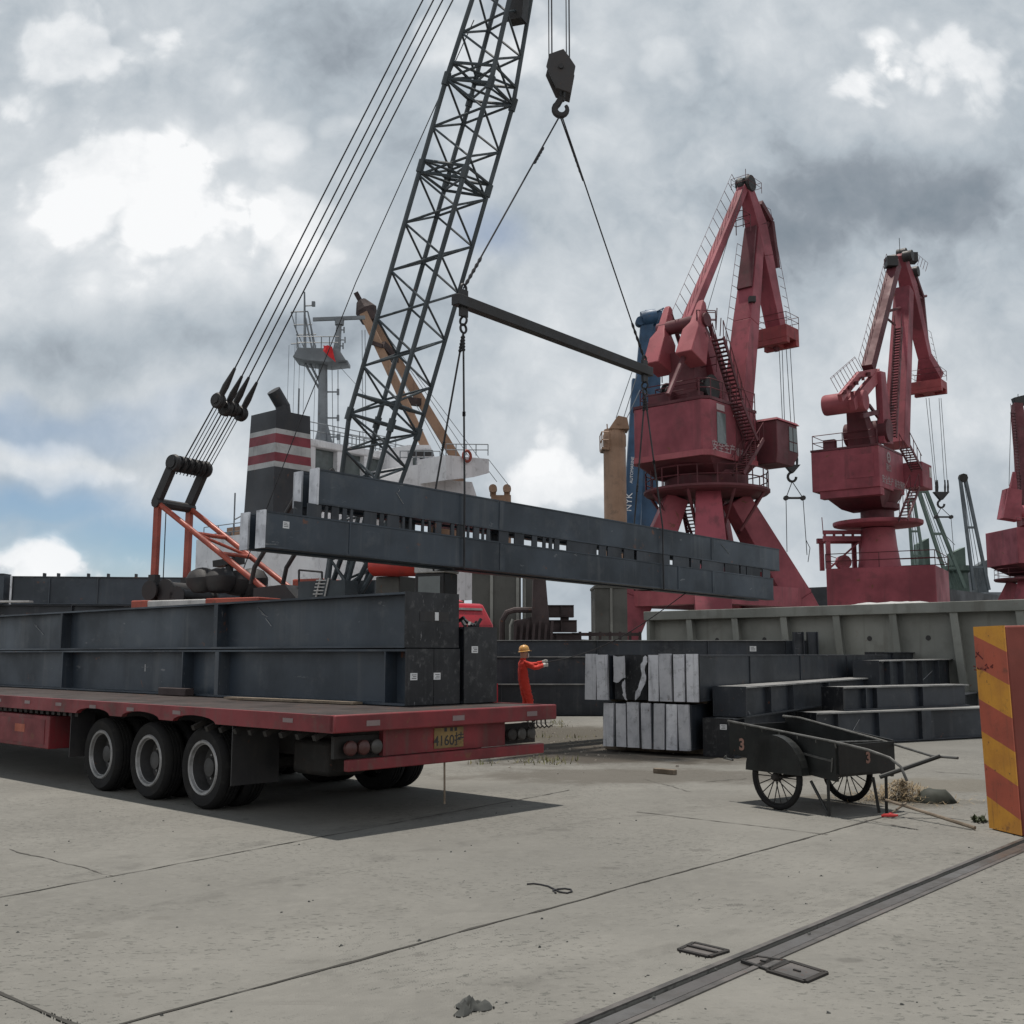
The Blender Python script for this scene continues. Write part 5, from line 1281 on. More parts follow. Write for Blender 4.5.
for i in range(16):
    px, py = (979 + 1.35*i, 668 + rnd.uniform(-2.5,2.5)) if i < 14 else (982, 655 + i-14)
    a = Bi @ onplane(px, py, A_, dP); b_ = a + V((rnd.uniform(-.03,.05), 0, rnd.uniform(-.035,.03)))
    a.y = b_.y = -0.0075*sg; k.bar(a, b_, 0.002, 0.013, side=(0,1,0))
a = Bi @ onplane(981,652,A_,dP); b_ = Bi @ onplane(988,659,A_,dP); a.y = b_.y = -0.0075*sg; k.bar(a, b_, 0.002, 0.016, side=(0,1,0))
k.build('brush_marks', plain('dried_dark_red', (0.12,0.02,0.018), 0.7), pn)

# ================================================================== STRAW, SACK, TOOLS, WEEDS
rnd = random.Random(21)
sp = gr(903, 800)
k = MB()
for i in range(2600):
    a = rnd.uniform(0, 2*pi); r_ = abs(rnd.gauss(0, 0.20)); 
    c_ = sp + fc*0 + V((r_*cos(a)*1.5, r_*sin(a)*1.0, 0)); hh = max(0.0, 0.21 - 0.5*r_)
    c_.z = rnd.uniform(0.004, hh + 0.02)
    d = V((rnd.uniform(-1,1), rnd.uniform(-1,1), rnd.uniform(-.3,.5))).normalized(); L_ = rnd.uniform(0.03, 0.10); s_ = d.cross(V((0,0,1)))
    if s_.length < .05: continue
    s_ = s_.normalized()*rnd.uniform(0.002,0.005)
    q0, q1 = c_ - d*L_/2, c_ + d*L_/2
    q0.z = max(q0.z, .003); q1.z = max(q1.z, .003)
    k.add([q0 - s_, q0 + s_, q1 + s_*.5, q1 - s_*.5], [(0,1,2,3)])
o = k.build('straw', M['straw']); tag(o, 'small heap of dry straw under the front of the handcart', 'straw', kind='stuff')
p = gr(936, 803); k = MB(); rings = []
for i in range(9):
    t_ = i/8; w_ = 0.15*sin(pi*min(1, t_*0.98+.02))**0.6; hh = 0.15*sin(pi*t_)**0.7 + 0.012
    c_ = p + V((-0.2 + 0.42*t_, 0.10 - 0.12*t_, 0))
    rings.append([c_ + V((0.02*cos(x)*rnd.uniform(.5,1.2), w_*cos(x)*rnd.uniform(.85,1.1), max(0.002, hh*max(0,sin(x))*rnd.uniform(.85,1.1)))) for x in [2*pi*q_/12 for q_ in range(12)]])
k.loft(rings); single(k.build('sack', M['sack'], smooth=70), 'dark crumpled sack lying by the straw heap', 'sack')
a = gr(886, 800, 0.14); b_ = gr(975, 828, 0.022)
k = MB(); k.path([a, a.lerp(b_, .5), b_], [0.014, 0.016, 0.018], 8); single(k.build('wooden_pole', M['wood']), 'long worn wooden pole leaning out of the straw heap towards the barrier', 'pole')
a = gr(889, 815, 0.03); b_ = gr(906, 803, 0.10)
t_ = thing('hand_tool', 'short handled tool with a red head lying in front of the straw', 'tool', V((a.x,a.y,0)))
k = MB(); k.tube(a, b_, 0.011, 8); k.build('handle', M['wood'], t_, world=True)
d = (b_-a).normalized(); s_ = V((-d.y, d.x, 0)).normalized()
k = MB(); k.path([a - s_*0.09 + V((0,0,.005)), a - s_*0.03, a + s_*0.05 - V((0,0,.008)), a + s_*0.075 - V((0,0,.016))], [0.010,0.017,0.016,0.010], 8); k.tube(a, a + d*0.06, 0.017, 8); k.build('head', M['toolred'], t_, world=True)
pw = gr(986, 822)
t_ = thing('weed', 'small green weed growing at the foot of the striped barrier', 'weed', pw)
k = MB(); rnd = random.Random(31)
for i in range(46):
    a = rnd.uniform(0, 2*pi); e_ = rnd.uniform(0.25, 1.3); L_ = rnd.uniform(0.04, 0.10)
    d = V((cos(a)*cos(e_), sin(a)*cos(e_), sin(e_))); s_ = V((-sin(a), cos(a), 0))*L_*0.20; c_ = V((-0.05+rnd.uniform(-.08,.04), rnd.uniform(-.06,.06), 0.0)); m_ = c_ + d*L_*0.5 + V((0,0,0.01))
    k.add([c_, m_ - s_, c_ + d*L_, m_ + s_], [(0,1,2,3)])
k.build('leaves', M['leafd'], t_)

# ================================================================== WORKER
pg = gr(525.5, 722.5)
PW = thing('person', 'worker in red coveralls and yellow helmet hauling on a line', 'person', pg, R(12))
import bmesh
def skinned(joints, edges, name, sub=3):
    me = bpy.data.meshes.new(name); me.from_pydata([j[0] for j in joints], edges, []); o = bpy.data.objects.new(name, me); col.objects.link(o)
    md = o.modifiers.new('skin', 'SKIN'); md.use_smooth_shade = True
    for i, j in enumerate(joints):
        sv_ = me.skin_vertices[0].data[i]; sv_.radius = (j[1], j[2] if len(j) > 2 else j[1])
    me.skin_vertices[0].data[0].use_root = True
    if sub: s2 = o.modifiers.new('sub', 'SUBSURF'); s2.levels = s2.render_levels = sub
    dg = bpy.context.evaluated_depsgraph_get(); m2 = bpy.data.meshes.new_from_object(o.evaluated_get(dg))
    bpy.data.objects.remove(o); return m2
J = [((-0.03,0,0.93),.148,.125), ((-0.07,0,1.12),.135,.115), ((-0.08,0,1.32),.17,.12), ((-0.07,0,1.43),.10,.08), ((-0.05,0,1.50),.068), ((-0.03,0,1.59),.095,.105), ((-0.03,0,1.68),.095,.105),
     ((-0.05,0.19,1.39),.075), ((0.20,0.16,1.33),.058), ((0.43,0.07,1.40),.045), ((0.49,0.06,1.42),.04),
     ((-0.05,-0.19,1.39),.075), ((0.19,-0.17,1.27),.058), ((0.40,-0.06,1.33),.045), ((0.46,-0.05,1.34),.04),
     ((-0.02,0.10,0.86),.105), ((0.04,0.13,0.49),.078), ((-0.02,0.13,0.10),.062), ((0.10,0.14,0.045),.048),
     ((-0.02,-0.10,0.86),.105), ((0.09,-0.11,0.49),.078), ((0.10,-0.11,0.10),.062), ((0.22,-0.11,0.045),.048)]
ED = [(0,1),(1,2),(2,3),(3,4),(4,5),(5,6),(2,7),(7,8),(8,9),(9,10),(2,11),(11,12),(12,13),(13,14),(0,15),(15,16),(16,17),(17,18),(0,19),(19,20),(20,21),(21,22)]
# fingers curled round the line
def fing(base, idx, yoff):
    b0 = V(J[idx][0])
    for q_ in range(4):
        n0 = len(J); off = V((0.02, 0, 0.03 - 0.02*q_))
        J.append((tuple(b0 + off + V((0.03,yoff*0.01,0))), .012)); J.append((tuple(b0 + off + V((0.055 - 0.004*abs(q_-1),yoff*0.025,0))), .011)); J.append((tuple(b0 + off + V((0.035,yoff*0.045,-.004))), .010))
        ED.extend([(idx,n0),(n0,n0+1),(n0+1,n0+2)])
    n0 = len(J); J.append((tuple(b0 + V((0.0,-yoff*0.03,0.035))), .013)); J.append((tuple(b0 + V((0.035,-yoff*0.035,0.045))), .011)); ED.extend([(idx,n0),(n0,n0+1)])
fing(10,10,1); fing(14,14,-1)
me = skinned(J, ED, 'body')
me.materials.clear()
for mm in (M['suit'], M['skin'], M['glove'], M['black']): me.materials.append(mm)
for p_ in me.polygons:
    c_ = p_.center
    if c_.z > 1.505 and c_.x < 0.15: p_.material_index = 1
    elif c_.x > 0.42 and c_.z > 1.2: p_.material_index = 2
    elif c_.z < 0.085: p_.material_index = 3
    else: p_.material_index = 0
    p_.use_smooth = True
# nose and chin pulled out of the face, eyes sunk
for v_ in me.vertices:
    if v_.co.z > 1.5 and v_.co.x < 0.2:
        dz = v_.co.z
        if v_.co.x > 0.02 and abs(v_.co.y) < 0.025 and 1.585 < dz < 1.63: v_.co.x += 0.022
        if v_.co.x > 0.0 and 1.63 < dz < 1.66 and 0.015 < abs(v_.co.y) < 0.055: v_.co.x -= 0.008
from mathutils import noise as mnoise
for v_ in me.vertices:
    if v_.co.z < 1.48 and v_.co.x < 0.40 and v_.co.z > 0.1:
        q_ = v_.co; f1 = mnoise.noise(V((q_.x*9, q_.y*9, q_.z*22))); f2 = mnoise.noise(V((q_.x*20+7, q_.y*20, q_.z*34)))
        v_.co = q_ + v_.normal*(0.018*f1 + 0.009*f2 + 0.006)
bo = bpy.data.objects.new('body', me); col.objects.link(bo); bo.parent = PW
k = MB(); k.lathe([(0.150,-0.012),(0.128,-0.002),(0.125,0.02),(0.118,0.07),(0.09,0.115),(0.045,0.137),(0.001,0.142)], (-0.03,0,1.675), (-0.12,0,1), 24)
k.prism([(0.06,-0.09,1.672),(0.145,-0.05,1.668),(0.155,0,1.668),(0.145,0.05,1.668),(0.06,0.09,1.672)], (0,0,0.010)); k.build('helmet', M['helmet'], PW)
k = MB(); k.lathe([(0.02,0.0),(0.055,0.012),(0.07,0.04)], (0.088,0,1.565), (-1,0,0.12), 14); k.build('face_mask', M['glove'], PW)
for y in (-0.034, 0.034):
    k = MB(); k.lathe([(0.001,0.011),(0.008,0.007),(0.011,0)], (0.058,y,1.645), (1,0,0), 10); k.build('eye', M['black'], PW)
for y in (-1, 1):
    k = MB(); k.lathe([(0.001,0.012),(0.02,0.010),(0.028,0)], (-0.035,y*0.088,1.63), (0,y,0), 10); k.build('ear', M['skin'], PW)
k = MB(); k.lathe([(0.160,0),(0.163,0.02),(0.160,0.04)], (-0.045,0,0.985), (0,0,1), 20)
for i in range(len(k.v)): k.v[i].y = k.v[i].y*0.86; k.v[i].x = -0.045 + (k.v[i].x+0.045)*0.82
k.build('belt', M['suit'], PW)
# the tag line
mw = Matrix.Translation(pg) @ Matrix.Rotation(R(12),4,'Z')
h_ = mw @ V((0.50,0.02,1.40)); far = LP((onplane(700, 596, l0, nL)-l0).dot(dL), 0.1, -0.02)
pts = [mw @ V((0.42,-0.04,1.34)), h_]
for i in range(1, 13):
    t_ = i/12; q_ = h_.lerp(far, t_); q_.z -= 0.35*sin(pi*t_)*(1-t_*0.3); pts.append(q_)
k = MB(); k.path(pts, 0.011, 5); single(k.build('tag_line', M['rope']), 'slack tag line from the hands of the worker up to the hanging load', 'rope')
# ================================================================== PORTAL CRANES
def railing(mb, pts, h=1.0, r=0.03, close=False, posts=True, n=4):
    P = [V(p_) for p_ in pts]
    if close: P = P + [P[0]]
    for a, b_ in zip(P, P[1:]):
        for z in (h, h*0.5): mb.tube(a + V((0,0,z)), b_ + V((0,0,z)), r, n)
    for a in P: mb.tube(a, a + V((0,0,h)), r, n)
def stair(mb, p0, p1, width, side, nst):
    side = side.normalized()
    for s_ in (-1, 1): mb.bar(p0 + side*s_*width/2, p1 + side*s_*width/2, 0.06, 0.22, side=side)
    for i in range(nst):
        c_ = p0.lerp(p1, (i+.5)/nst); mb.bar(c_ - side*width/2, c_ + side*width/2, 0.26, 0.05, side=(p1-p0).cross(V((0,0,1))).cross(V((0,0,1))) if False else None)
    for s_ in (-1, 1): mb.tube(p0 + side*s_*width/2 + V((0,0,.95)), p1 + side*s_*width/2 + V((0,0,.95)), 0.03, 4)
    for i in range(0, nst, 3):
        c_ = p0.lerp(p1, i/nst)
        for s_ in (-1, 1): mb.tube(c_ + side*s_*width/2, c_ + side*s_*width/2 + V((0,0,.95)), 0.025, 4)

def ladder_rail(mb, p0, p1, off, n, h=0.9):
    for i in range(n+1):
        c_ = p0.lerp(p1, i/n); mb.tube(c_, c_ + off*h, 0.02, 4)
    for q_ in (1.0,): mb.tube(p0 + off*h*q_, p1 + off*h*q_, 0.016, 4)

class PC:
    def __init__(s, label, px, Y, f):
        s.f = V((f[0], f[1], 0)).normalized(); s.l = V((s.f.y, -s.f.x, 0))        # l: to the right and nearer
        g_ = at(px, 600, Y); s.C = V((g_.x, Y, 0)); s.Y = Y
        s.t = thing('portal_crane', label, 'portal crane', s.C, 0, 'red portal cranes on the quay')
    def P(s, px, py, lat=0.0): return onplane(px, py, s.C + s.l*lat, s.l)
    def W(s, a, lat, z): return s.C + s.f*a + s.l*lat + V((0,0,z))
    def z(s, py, px=None, Y=None): return at(px or 512, py, Y or s.Y).z
    def part(s, name, mb, mat, parent=None, **kw): return mb.build(name, M[mat], parent or s.t, world=True, **kw)

# ---------------------------------------------------------------- crane 1
c = PC('large red portal crane with two bottle shaped counterweights', 709, 61.3, (0.66,0.75))
f, l = c.f, c.l
zring = c.z(494, 709); zcol = c.z(457, 709)
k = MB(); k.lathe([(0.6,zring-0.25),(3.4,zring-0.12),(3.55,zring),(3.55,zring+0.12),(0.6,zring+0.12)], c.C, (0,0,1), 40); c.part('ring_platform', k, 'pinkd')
k = MB(); railing(k, [c.C + V((3.45*cos(2*pi*i/20), 3.45*sin(2*pi*i/20), zring+0.12)) for i in range(20)], 1.05, 0.035, True); c.part('handrail', k, 'pinkd')
k = MB(); k.lathe([(2.2,zring+0.12),(2.35,zring+0.5),(2.35,zring+1.05),(2.0,zring+1.1),(2.0,zcol+0.3)], c.C, (0,0,1), 32); c.part('slewing_ring', k, 'pinkd')
# portal
ztop = zring - 0.26
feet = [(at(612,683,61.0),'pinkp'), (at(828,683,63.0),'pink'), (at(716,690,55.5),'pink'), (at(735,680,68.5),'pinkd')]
for ft, mt_ in feet:
    d_ = (V((ft.x,ft.y,0)) - c.C).normalized(); q0 = c.C + d_*1.75; sd = V((-d_.y,d_.x,0))
    q0.z = ztop; knee = V((ft.x,ft.y,0))*0.8 + V((c.C.x,c.C.y,0))*0.2; 
    k = MB(); b_ = V((ft.x, ft.y, 1.15))
    k.bar(q0, q0.lerp(b_, 0.62), 1.35, 1.25, side=sd, w1=1.9, h1=1.7)
    k.bar(q0.lerp(b_, 0.621), b_, 1.9, 1.7, side=sd, w1=1.75, h1=1.6)
    lg = c.part('leg', k, 'pink', bevel=0.04)
    k = MB(); e_ = E
    k.bar(b_ - e_*1.6 + V((0,0,-.45)), b_ + e_*1.6 + V((0,0,-.45)), 0.8, 0.75, side=N); 
    for q_ in (-1.1,-0.4,0.4,1.1): k.lathe([(0,-.12),(0.3,-.12),(0.3,.12),(0,.12)], V((b_.x,b_.y,0.31)) + e_*q_, N, 16)
    c.part('bogie', k, 'pinkd', lg)
F_ = [V((ft.x, ft.y, 0)) for ft, _ in feet]
def sill(a, b_, z0, hgt, mt_): k = MB(); k.bar(a + V((0,0,z0)), b_ + V((0,0,z0)), 0.9, hgt); c.part('sill_beam', k, mt_)
za = c.z(594, 680)
sill(F_[0].lerp(c.C,0.18), F_[2].lerp(c.C,0.18), za-0.2, 1.1, 'pinkp'); sill(F_[2].lerp(c.C,0.18), F_[1].lerp(c.C,0.18), za-0.2, 1.1, 'pink')
sill(F_[0].lerp(c.C,0.18), F_[3].lerp(c.C,0.18), za-0.2, 1.1, 'pinkd'); sill(F_[3].lerp(c.C,0.18), F_[1].lerp(c.C,0.18), za-0.2, 1.1, 'pinkd')
# underframe and struts under the ring
for i in range(8):
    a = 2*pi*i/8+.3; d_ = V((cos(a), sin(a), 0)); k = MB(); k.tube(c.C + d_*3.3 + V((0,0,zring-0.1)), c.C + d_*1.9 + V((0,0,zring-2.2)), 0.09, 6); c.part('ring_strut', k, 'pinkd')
# house
za0, za1 = c.z(459, 700, 58.5), c.z(404, 700, 58.5)
hp = [(-3.75,-2.3),(-3.75,2.05),(-3.4,2.4),(1.6,2.4),(1.6,-2.75),(-3.1,-2.75)]
ring_ = lambda z, inset=0: [c.W(a*(1-inset*.1), b2*(1-inset*.1), z) for a, b2 in hp]
k = MB(); k.loft([ring_(za0), ring_(za1)]); hs = c.part('machinery_house', k, 'pink', bevel=0.05)
k = MB(); k.loft([[c.W(a*1.01, b2*1.012, za1+0.003) for a, b2 in hp], [c.W(a*1.01, b2*1.012, za1+0.16) for a, b2 in hp]]); c.part('roof', k, 'pinkd', hs)
k = MB(); k.loft([[c.W(a*1.012, b2*1.014, za0-0.01) for a, b2 in hp], [c.W(a*1.012, b2*1.014, za0+0.30) for a, b2 in hp]]); c.part('base_skirt', k, 'pinkp', hs)
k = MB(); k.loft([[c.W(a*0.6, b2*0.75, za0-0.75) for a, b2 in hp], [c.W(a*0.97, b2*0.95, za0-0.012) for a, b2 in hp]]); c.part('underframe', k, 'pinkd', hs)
k = MB(); railing(k, [c.W(a*0.98, b2*0.98, za1+0.16) for a, b2 in ((-3.75,-1.75),(-3.75,0),(-3.75,1.95),(-3.3,2.4),(-2,2.4),(-0.5,2.4),(1.6,2.4))] + [], 1.0, 0.03); railing(k, [c.W(a*0.98, b2*0.98, za1+0.16) for a, b2 in ((-3.75,-1.75),(-3.1,-2.4),(-1.0,-2.4),(1.4,-2.4))], 1.0, 0.03); c.part('handrail', k, 'pinkd', hs)
# windows and lettering on the right hand face (lat = +2.4)
def hface(s0, s1_, z0, z1, out): 
    k = MB(); return k.loft([[c.W(s0,2.4+out,z0),c.W(s1_,2.4+out,z0),c.W(s1_,2.4+out,z1),c.W(s0,2.4+out,z1)],[c.W(s0,2.402,z0),c.W(s1_,2.402,z0),c.W(s1_,2.402,z1),c.W(s0,2.402,z1)]])
hz_ = za1 - za0
wd = hface(-2.75,-1.85, za0+0.75, za0+hz_*0.80, 0.03); w_o = wd.build('window', M['cglass'], hs, world=True)
hface(-2.75,-1.95, za0+hz_*0.84, za0+hz_*0.95, 0.03).build('window', M['letter'], hs, world=True)
wd = hface(-0.75,0.15, za0+0.75, za0+hz_*0.70, 0.03); wd.build('window', M['pinkd'], hs, world=True)
def cjk(s, size, a, z, mt_='letter', lat=2.42):
    mtx = Matrix.Identity(4)
    for i_, vv in enumerate((f, V((0,0,1)), l)):
        for r_ in range(3): mtx[r_][i_] = vv[r_]
    mtx.translation = c.W(a, lat, z) - c.C
    return textmesh(s, size, 'lettering', M[mt_], hs, mtx, 0.008)
cjk('\u5b89\u5168\u751f\u4ea7', 0.62, -2.1, za0+0.52); cjk('\u91cd\u5728\u9884\u9632', 0.55, 0.25, za0+0.45)
cjk('\u6e2f\u53e3', 0.5, -0.55, za0+hz_*0.86)
# operator cab
zc0, zc1 = c.z(466,770,61.5), c.z(424,770,61.5)
cb = [(1.75,2.0),(4.0,2.0),(4.15,3.4),(1.75,3.4)]
k = MB(); k.loft([[c.W(a,b2,zc0) for a,b2 in ((1.75,1.9),(3.7,1.9),(3.7,3.5),(1.75,3.5))],[c.W(a,b2,zc0+0.7) for a,b2 in ((1.75,1.8),(4.3,1.8),(4.3,3.6),(1.75,3.6))],[c.W(a,b2,zc1) for a,b2 in ((1.75,1.8),(4.2,1.8),(4.2,3.6),(1.75,3.6))]]); cbo = c.part('operator_cab', k, 'pinkd', bevel=0.04)
k = MB(); k.loft([[c.W(a,b2,zc1+0.003) for a,b2 in ((1.65,1.7),(4.35,1.7),(4.35,3.7),(1.65,3.7))],[c.W(a,b2,zc1+0.14) for a,b2 in ((1.75,1.8),(4.2,1.8),(4.2,3.6),(1.75,3.6))]]); c.part('roof', k, 'pink', cbo)
def win(a0,a1,z0,z1,lat):
    k = MB(); k.loft([[c.W(a0,lat,z0),c.W(a1,lat,z0),c.W(a1,lat,z1),c.W(a0,lat,z1)],[c.W(a0,lat-0.03,z0),c.W(a1,lat-0.03,z0),c.W(a1,lat-0.03,z1),c.W(a0,lat-0.03,z1)]]); return k
for a0, a1 in ((3.15,3.55),(3.65,4.1)):
    for z0, z1 in ((zc0+0.85,zc0+1.35),(zc0+1.42,zc1-0.2)): c.part('window', win(a0,a1,z0,z1,3.635), 'cglass', cbo)
# winch tower, A-frame
k = MB(); k.bar(c.P(690,402,0), c.P(686,352,0), 1.9, 1.5, side=l, w1=1.5, h1=1.2); c.part('winch_tower', k, 'pinkd', bevel=0.03)
k = MB(); a = c.P(690,398,0); k.lathe([(0,-1.5),(0.75,-1.5),(0.75,-1.4),(0.55,-1.38),(0.55,1.38),(0.75,1.4),(0.75,1.5),(0,1.5)], a + V((0,0,0.35)), l, 20); k.lathe([(0,-1.2),(0.5,-1.2),(0.5,1.2),(0,1.2)], c.P(701,392,0), l, 16); c.part('winch_drum', k, 'black')
for lt in (-1.1, 1.1):
    k = MB(); k.bar(c.P(707,338,lt*0.4)*0.5 + c.P(707,338,lt)*0.5, c.P(731,432,lt), 0.5, 1.35, side=l, w1=0.6, h1=1.5); c.part('a_frame_leg', k, 'pink', bevel=0.03)
    k = MB(); k.tube(c.P(690,342,lt*0.8), c.P(668,395,lt), 0.14, 8); c.part('a_frame_stay', k, 'pinkd')
k = MB(); k.bar(c.P(702,337,-1.5), c.P(702,337,1.5), 0.5, 0.5); k.lathe([(0,-1.6),(0.4,-1.6),(0.4,1.6),(0,1.6)], c.P(683,325,0), l, 14); c.part('a_frame_head', k, 'pinkd')
k = MB(); railing(k, [c.P(697,333,-1.4)+V((0,0,.3)), c.P(697,333,1.4)+V((0,0,.3)), c.P(716,333,1.4)+V((0,0,.3)), c.P(716,333,-1.4)+V((0,0,.3))], 1.0, 0.03, True)
k.tube(c.P(716,330), c.P(717,308), 0.03, 4); k.tube(c.P(720,336), c.P(721,318), 0.03, 4); c.part('handrail', k, 'pinkd')
# counterweights (a block with a tapered neck)
for lt, nx, ny, bx_, by_ in ((-1.2, 668.5, 309, 660, 358), (1.2, 702, 303, 693, 348)):
    tp = c.P(nx, ny, lt); bt = c.P(bx_, by_, lt); ax_ = (bt - tp).normalized(); L_ = (bt-tp).length
    up_ = l.cross(ax_).normalized()
    def rg(p_, w_, h_): return [p_ + l*w_*sx + up_*h_*sy for sx, sy in ((-1,-1),(1,-1),(1,1),(-1,1))]
    k = MB(); m0 = tp.lerp(bt, 0.50)
    k.loft([rg(tp - ax_*0.1, 0.14, 0.16), rg(tp.lerp(bt,.05), 0.20, 0.24), rg(tp.lerp(bt,.50), 0.26, 0.42), rg(tp.lerp(bt,.68), 0.50, 0.62), rg(bt + ax_*0.75, 0.54, 0.80)])
    cwt = c.part('counterweight', k, 'pinkp', bevel=0.05)
    k = MB(); k.tube(tp + V((0,0,.1)), c.P(nx+12, ny+36, lt*0.85), 0.13, 8); c.part('link', k, 'pinkd', cwt)
    k = MB(); k.bar(tp.lerp(bt,.35), c.P(708, 338, lt*0.9), 0.22, 0.4, side=l); c.part('balance_arm', k, 'pinkd', cwt)
# main jib, tie rod, fly jib
jf, jp = c.P(733, 452), c.P(756, 226)
k = MB(); k.bar(jf, jf.lerp(jp, 0.55), 1.5, 1.25, side=l, w1=1.25, h1=1.1); k.bar(jf.lerp(jp, 0.551), jp, 1.25, 1.1, side=l, w1=0.9, h1=0.8); jb = c.part('main_jib', k, 'pink', bevel=0.03)
k = MB(); k.bar(jf.lerp(jp,0.70), jp.lerp(jf, 0.02), 1.0, 0.16, side=l, w1=0.8, h1=0.16)
for i in range(len(k.v)): k.v[i] = k.v[i] - f*0.62
c.part('jib_walkway', k, 'pinkd', jb)
k = MB(); ladder_rail(k, c.P(731,400,0.9)-f*0.8, c.P(749,250,0.9)-f*0.7, -f, 14, 0.7)
bp = c.P(741,232,0); railing(k, [bp+l*.5-f*.6, bp-l*.5-f*.6, bp-l*.5+f*.3, bp+l*.5+f*.3], 1.1, 0.03, True); c.part('handrail', k, 'pinkd', jb)
tA, tB = c.P(685, 328), c.P(743, 188)
k = MB(); k.bar(tA, tB, 0.62, 0.55, side=l, w1=0.5, h1=0.5); tr_ = c.part('tie_rod', k, 'pink', bevel=0.02)
dn = (tB-tA).normalized(); upn = l.cross(dn); upn = upn if upn.z > 0 else -upn
k = MB()
for s_ in (-0.28,): ladder_rail(k, tA + l*s_ + upn*0.28, tB + l*s_*0.8 + upn*0.26, upn, 15, 0.9)
c.part('handrail', k, 'pinkd', tr_)
ap, hd_ = c.P(746, 187), c.P(776, 328)
pv = jp
k = MB(); k.bar(ap, pv, 0.6, 0.7, side=l, w1=0.95, h1=1.25); k.bar(pv.lerp(ap,-0.001), pv.lerp(hd_,0.3), 0.95, 1.25, side=l, w1=1.0, h1=1.2); k.bar(pv.lerp(hd_,0.301), hd_, 1.0, 1.2, side=l, w1=1.05, h1=0.8); fj = c.part('fly_jib', k, 'pink', bevel=0.03)
k = MB(); o1, o2, o3 = c.P(759,203), c.P(770,222), c.P(776,268)
k.bar(o1, o2, 0.45, 0.35, side=l); k.bar(o2, o3, 0.45, 0.35, side=l); k.tube(pv+f*0.2, o2, 0.10, 6); k.tube(c.P(764,232), o2, 0.08, 6); c.part('bow_strut', k, 'pinkd', fj)
for s_ in (-0.35, 0.3): k = MB(); k.lathe([(0,-.15),(0.5,-.15),(0.55,0),(0.5,.15),(0,.15)], ap + l*s_ + V((0,0,0.15)), l, 18); c.part('sheave', k, 'black', fj)
k = MB(); k.lathe([(0,-.15),(0.42,-.15),(0.42,.15),(0,.15)], tB + V((0,0,.2)), l, 14); c.part('sheave', k, 'black', fj)
k = MB(); ladder_rail(k, c.P(763,205)+f*.3, c.P(787,325)+f*.1, f, 12, 0.7); railing(k, [ap+l*.6-f*.8+V((0,0,-.3)), ap+l*.6+f*.9+V((0,0,-.3)), ap-l*.6+f*.9+V((0,0,-.3)), ap-l*.6-f*.8+V((0,0,-.3))], 0.7, 0.018, True)
k.tube(ap, ap+V((0,0,1.2)), 0.02, 4); c.part('handrail', k, 'pinkd', fj)
# jib head
q_ = c.P(776, 336); k = MB()
def hbx(a0,a1,b0,b1,z0,z1): return k.loft([[q_+f*a+l*b2+V((0,0,z)) for a,b2 in ((a0,b0),(a1,b0),(a1,b1),(a0,b1))] for z in (z0,z1)])
hbx(-0.8,0.9,-1.15,1.15,-0.4,0.4); hbx(-0.8,-0.4,-1.15,1.15,-0.75,-0.401); hbx(0.5,0.9,-1.15,1.15,-0.75,-0.401); hbx(-0.4,0.5,-0.3,0.3,-0.75,-0.401)
jh = c.part('jib_head', k, 'redhead', fj, bevel=0.02)
k = MB(); railing(k, [q_+f*a+l*b2+V((0,0,.40)) for a,b2 in ((-.8,-1.15),(.9,-1.15),(.9,1.15),(-.8,1.15))], 0.8, 0.022, True); k.lathe([(0,-.1),(.25,-.1),(.25,.1),(0,.1)], q_+V((0,0,-.8)), l, 12); c.part('handrail', k, 'pinkd', fj)
k = MB()
for lt in (-.4, -.15, .15, .4): k.tube(c.P(744,184,lt), c.P(700,336,lt), .022, 4)
for lt in (-.3, .3): k.tube(c.P(748,184,lt), c.P(777,330,lt)+f*.5, .022, 4)
c.part('luffing_rope', k, 'rope')
k = MB()
for (px, py, lt) in ((727,392,1.1),(752,300,.6),(742,380,-.8)): q2 = c.P(px,py,lt); k.loft([[q2+V((a,b2,z2)) for a,b2 in ((-.2,-.2),(.2,-.2),(.2,.2),(-.2,.2))] for z2 in (-.15,.2)])
c.part('floodlight', k, 'black')
k = MB(); ladder_rail(k, c.P(738,420,-.9)+f*.7, c.P(754,240,-.6)+f*.6, f, 16, .6); railing(k, [c.W(a,b2,za1+.16) for a,b2 in ((-2.6,-1.6),(-2.6,1.2),(.6,1.2),(.6,-1.6))], 1.1, .03, True); railing(k, [c.W(-1.6,b2,za1+1.9) for b2 in (-1.8,-.6,.6,1.8)], .9, .03); c.part('handrail', k, 'pinkd')
k = MB(); k.loft([[c.W(a,b2,z2) for a,b2 in ((-2.9,-1.9),(-1.6,-1.9),(-1.6,-.4),(-2.9,-.4))] for z2 in (za1+.17, za1+.95)]); k.loft([[c.W(a,b2,z2) for a,b2 in ((-3.3,.9),(-2.7,.9),(-2.7,1.6),(-3.3,1.6))] for z2 in (za1+.17, za1+.6)]); c.part('roof_box', k, 'pinkd')
# stairs
k = MB(); stair(k, c.P(718,338,1.9), c.P(737,402,1.9), 0.7, l, 16); c.part('stair', k, 'pinkd')
k = MB(); stair(k, c.P(736,402,2.75), c.P(752,441,2.95), 0.7, l, 12); c.part('stair', k, 'pinkd')
k = MB(); stair(k, c.P(758,440,2.9), c.P(738,474,2.9), 0.7, l, 14); c.part('stair', k, 'pinkd')
k = MB(); stair(k, c.P(694,540,-1.4), c.P(685,498,-1.4), 0.7, l, 12); c.part('stair', k, 'pinkd')
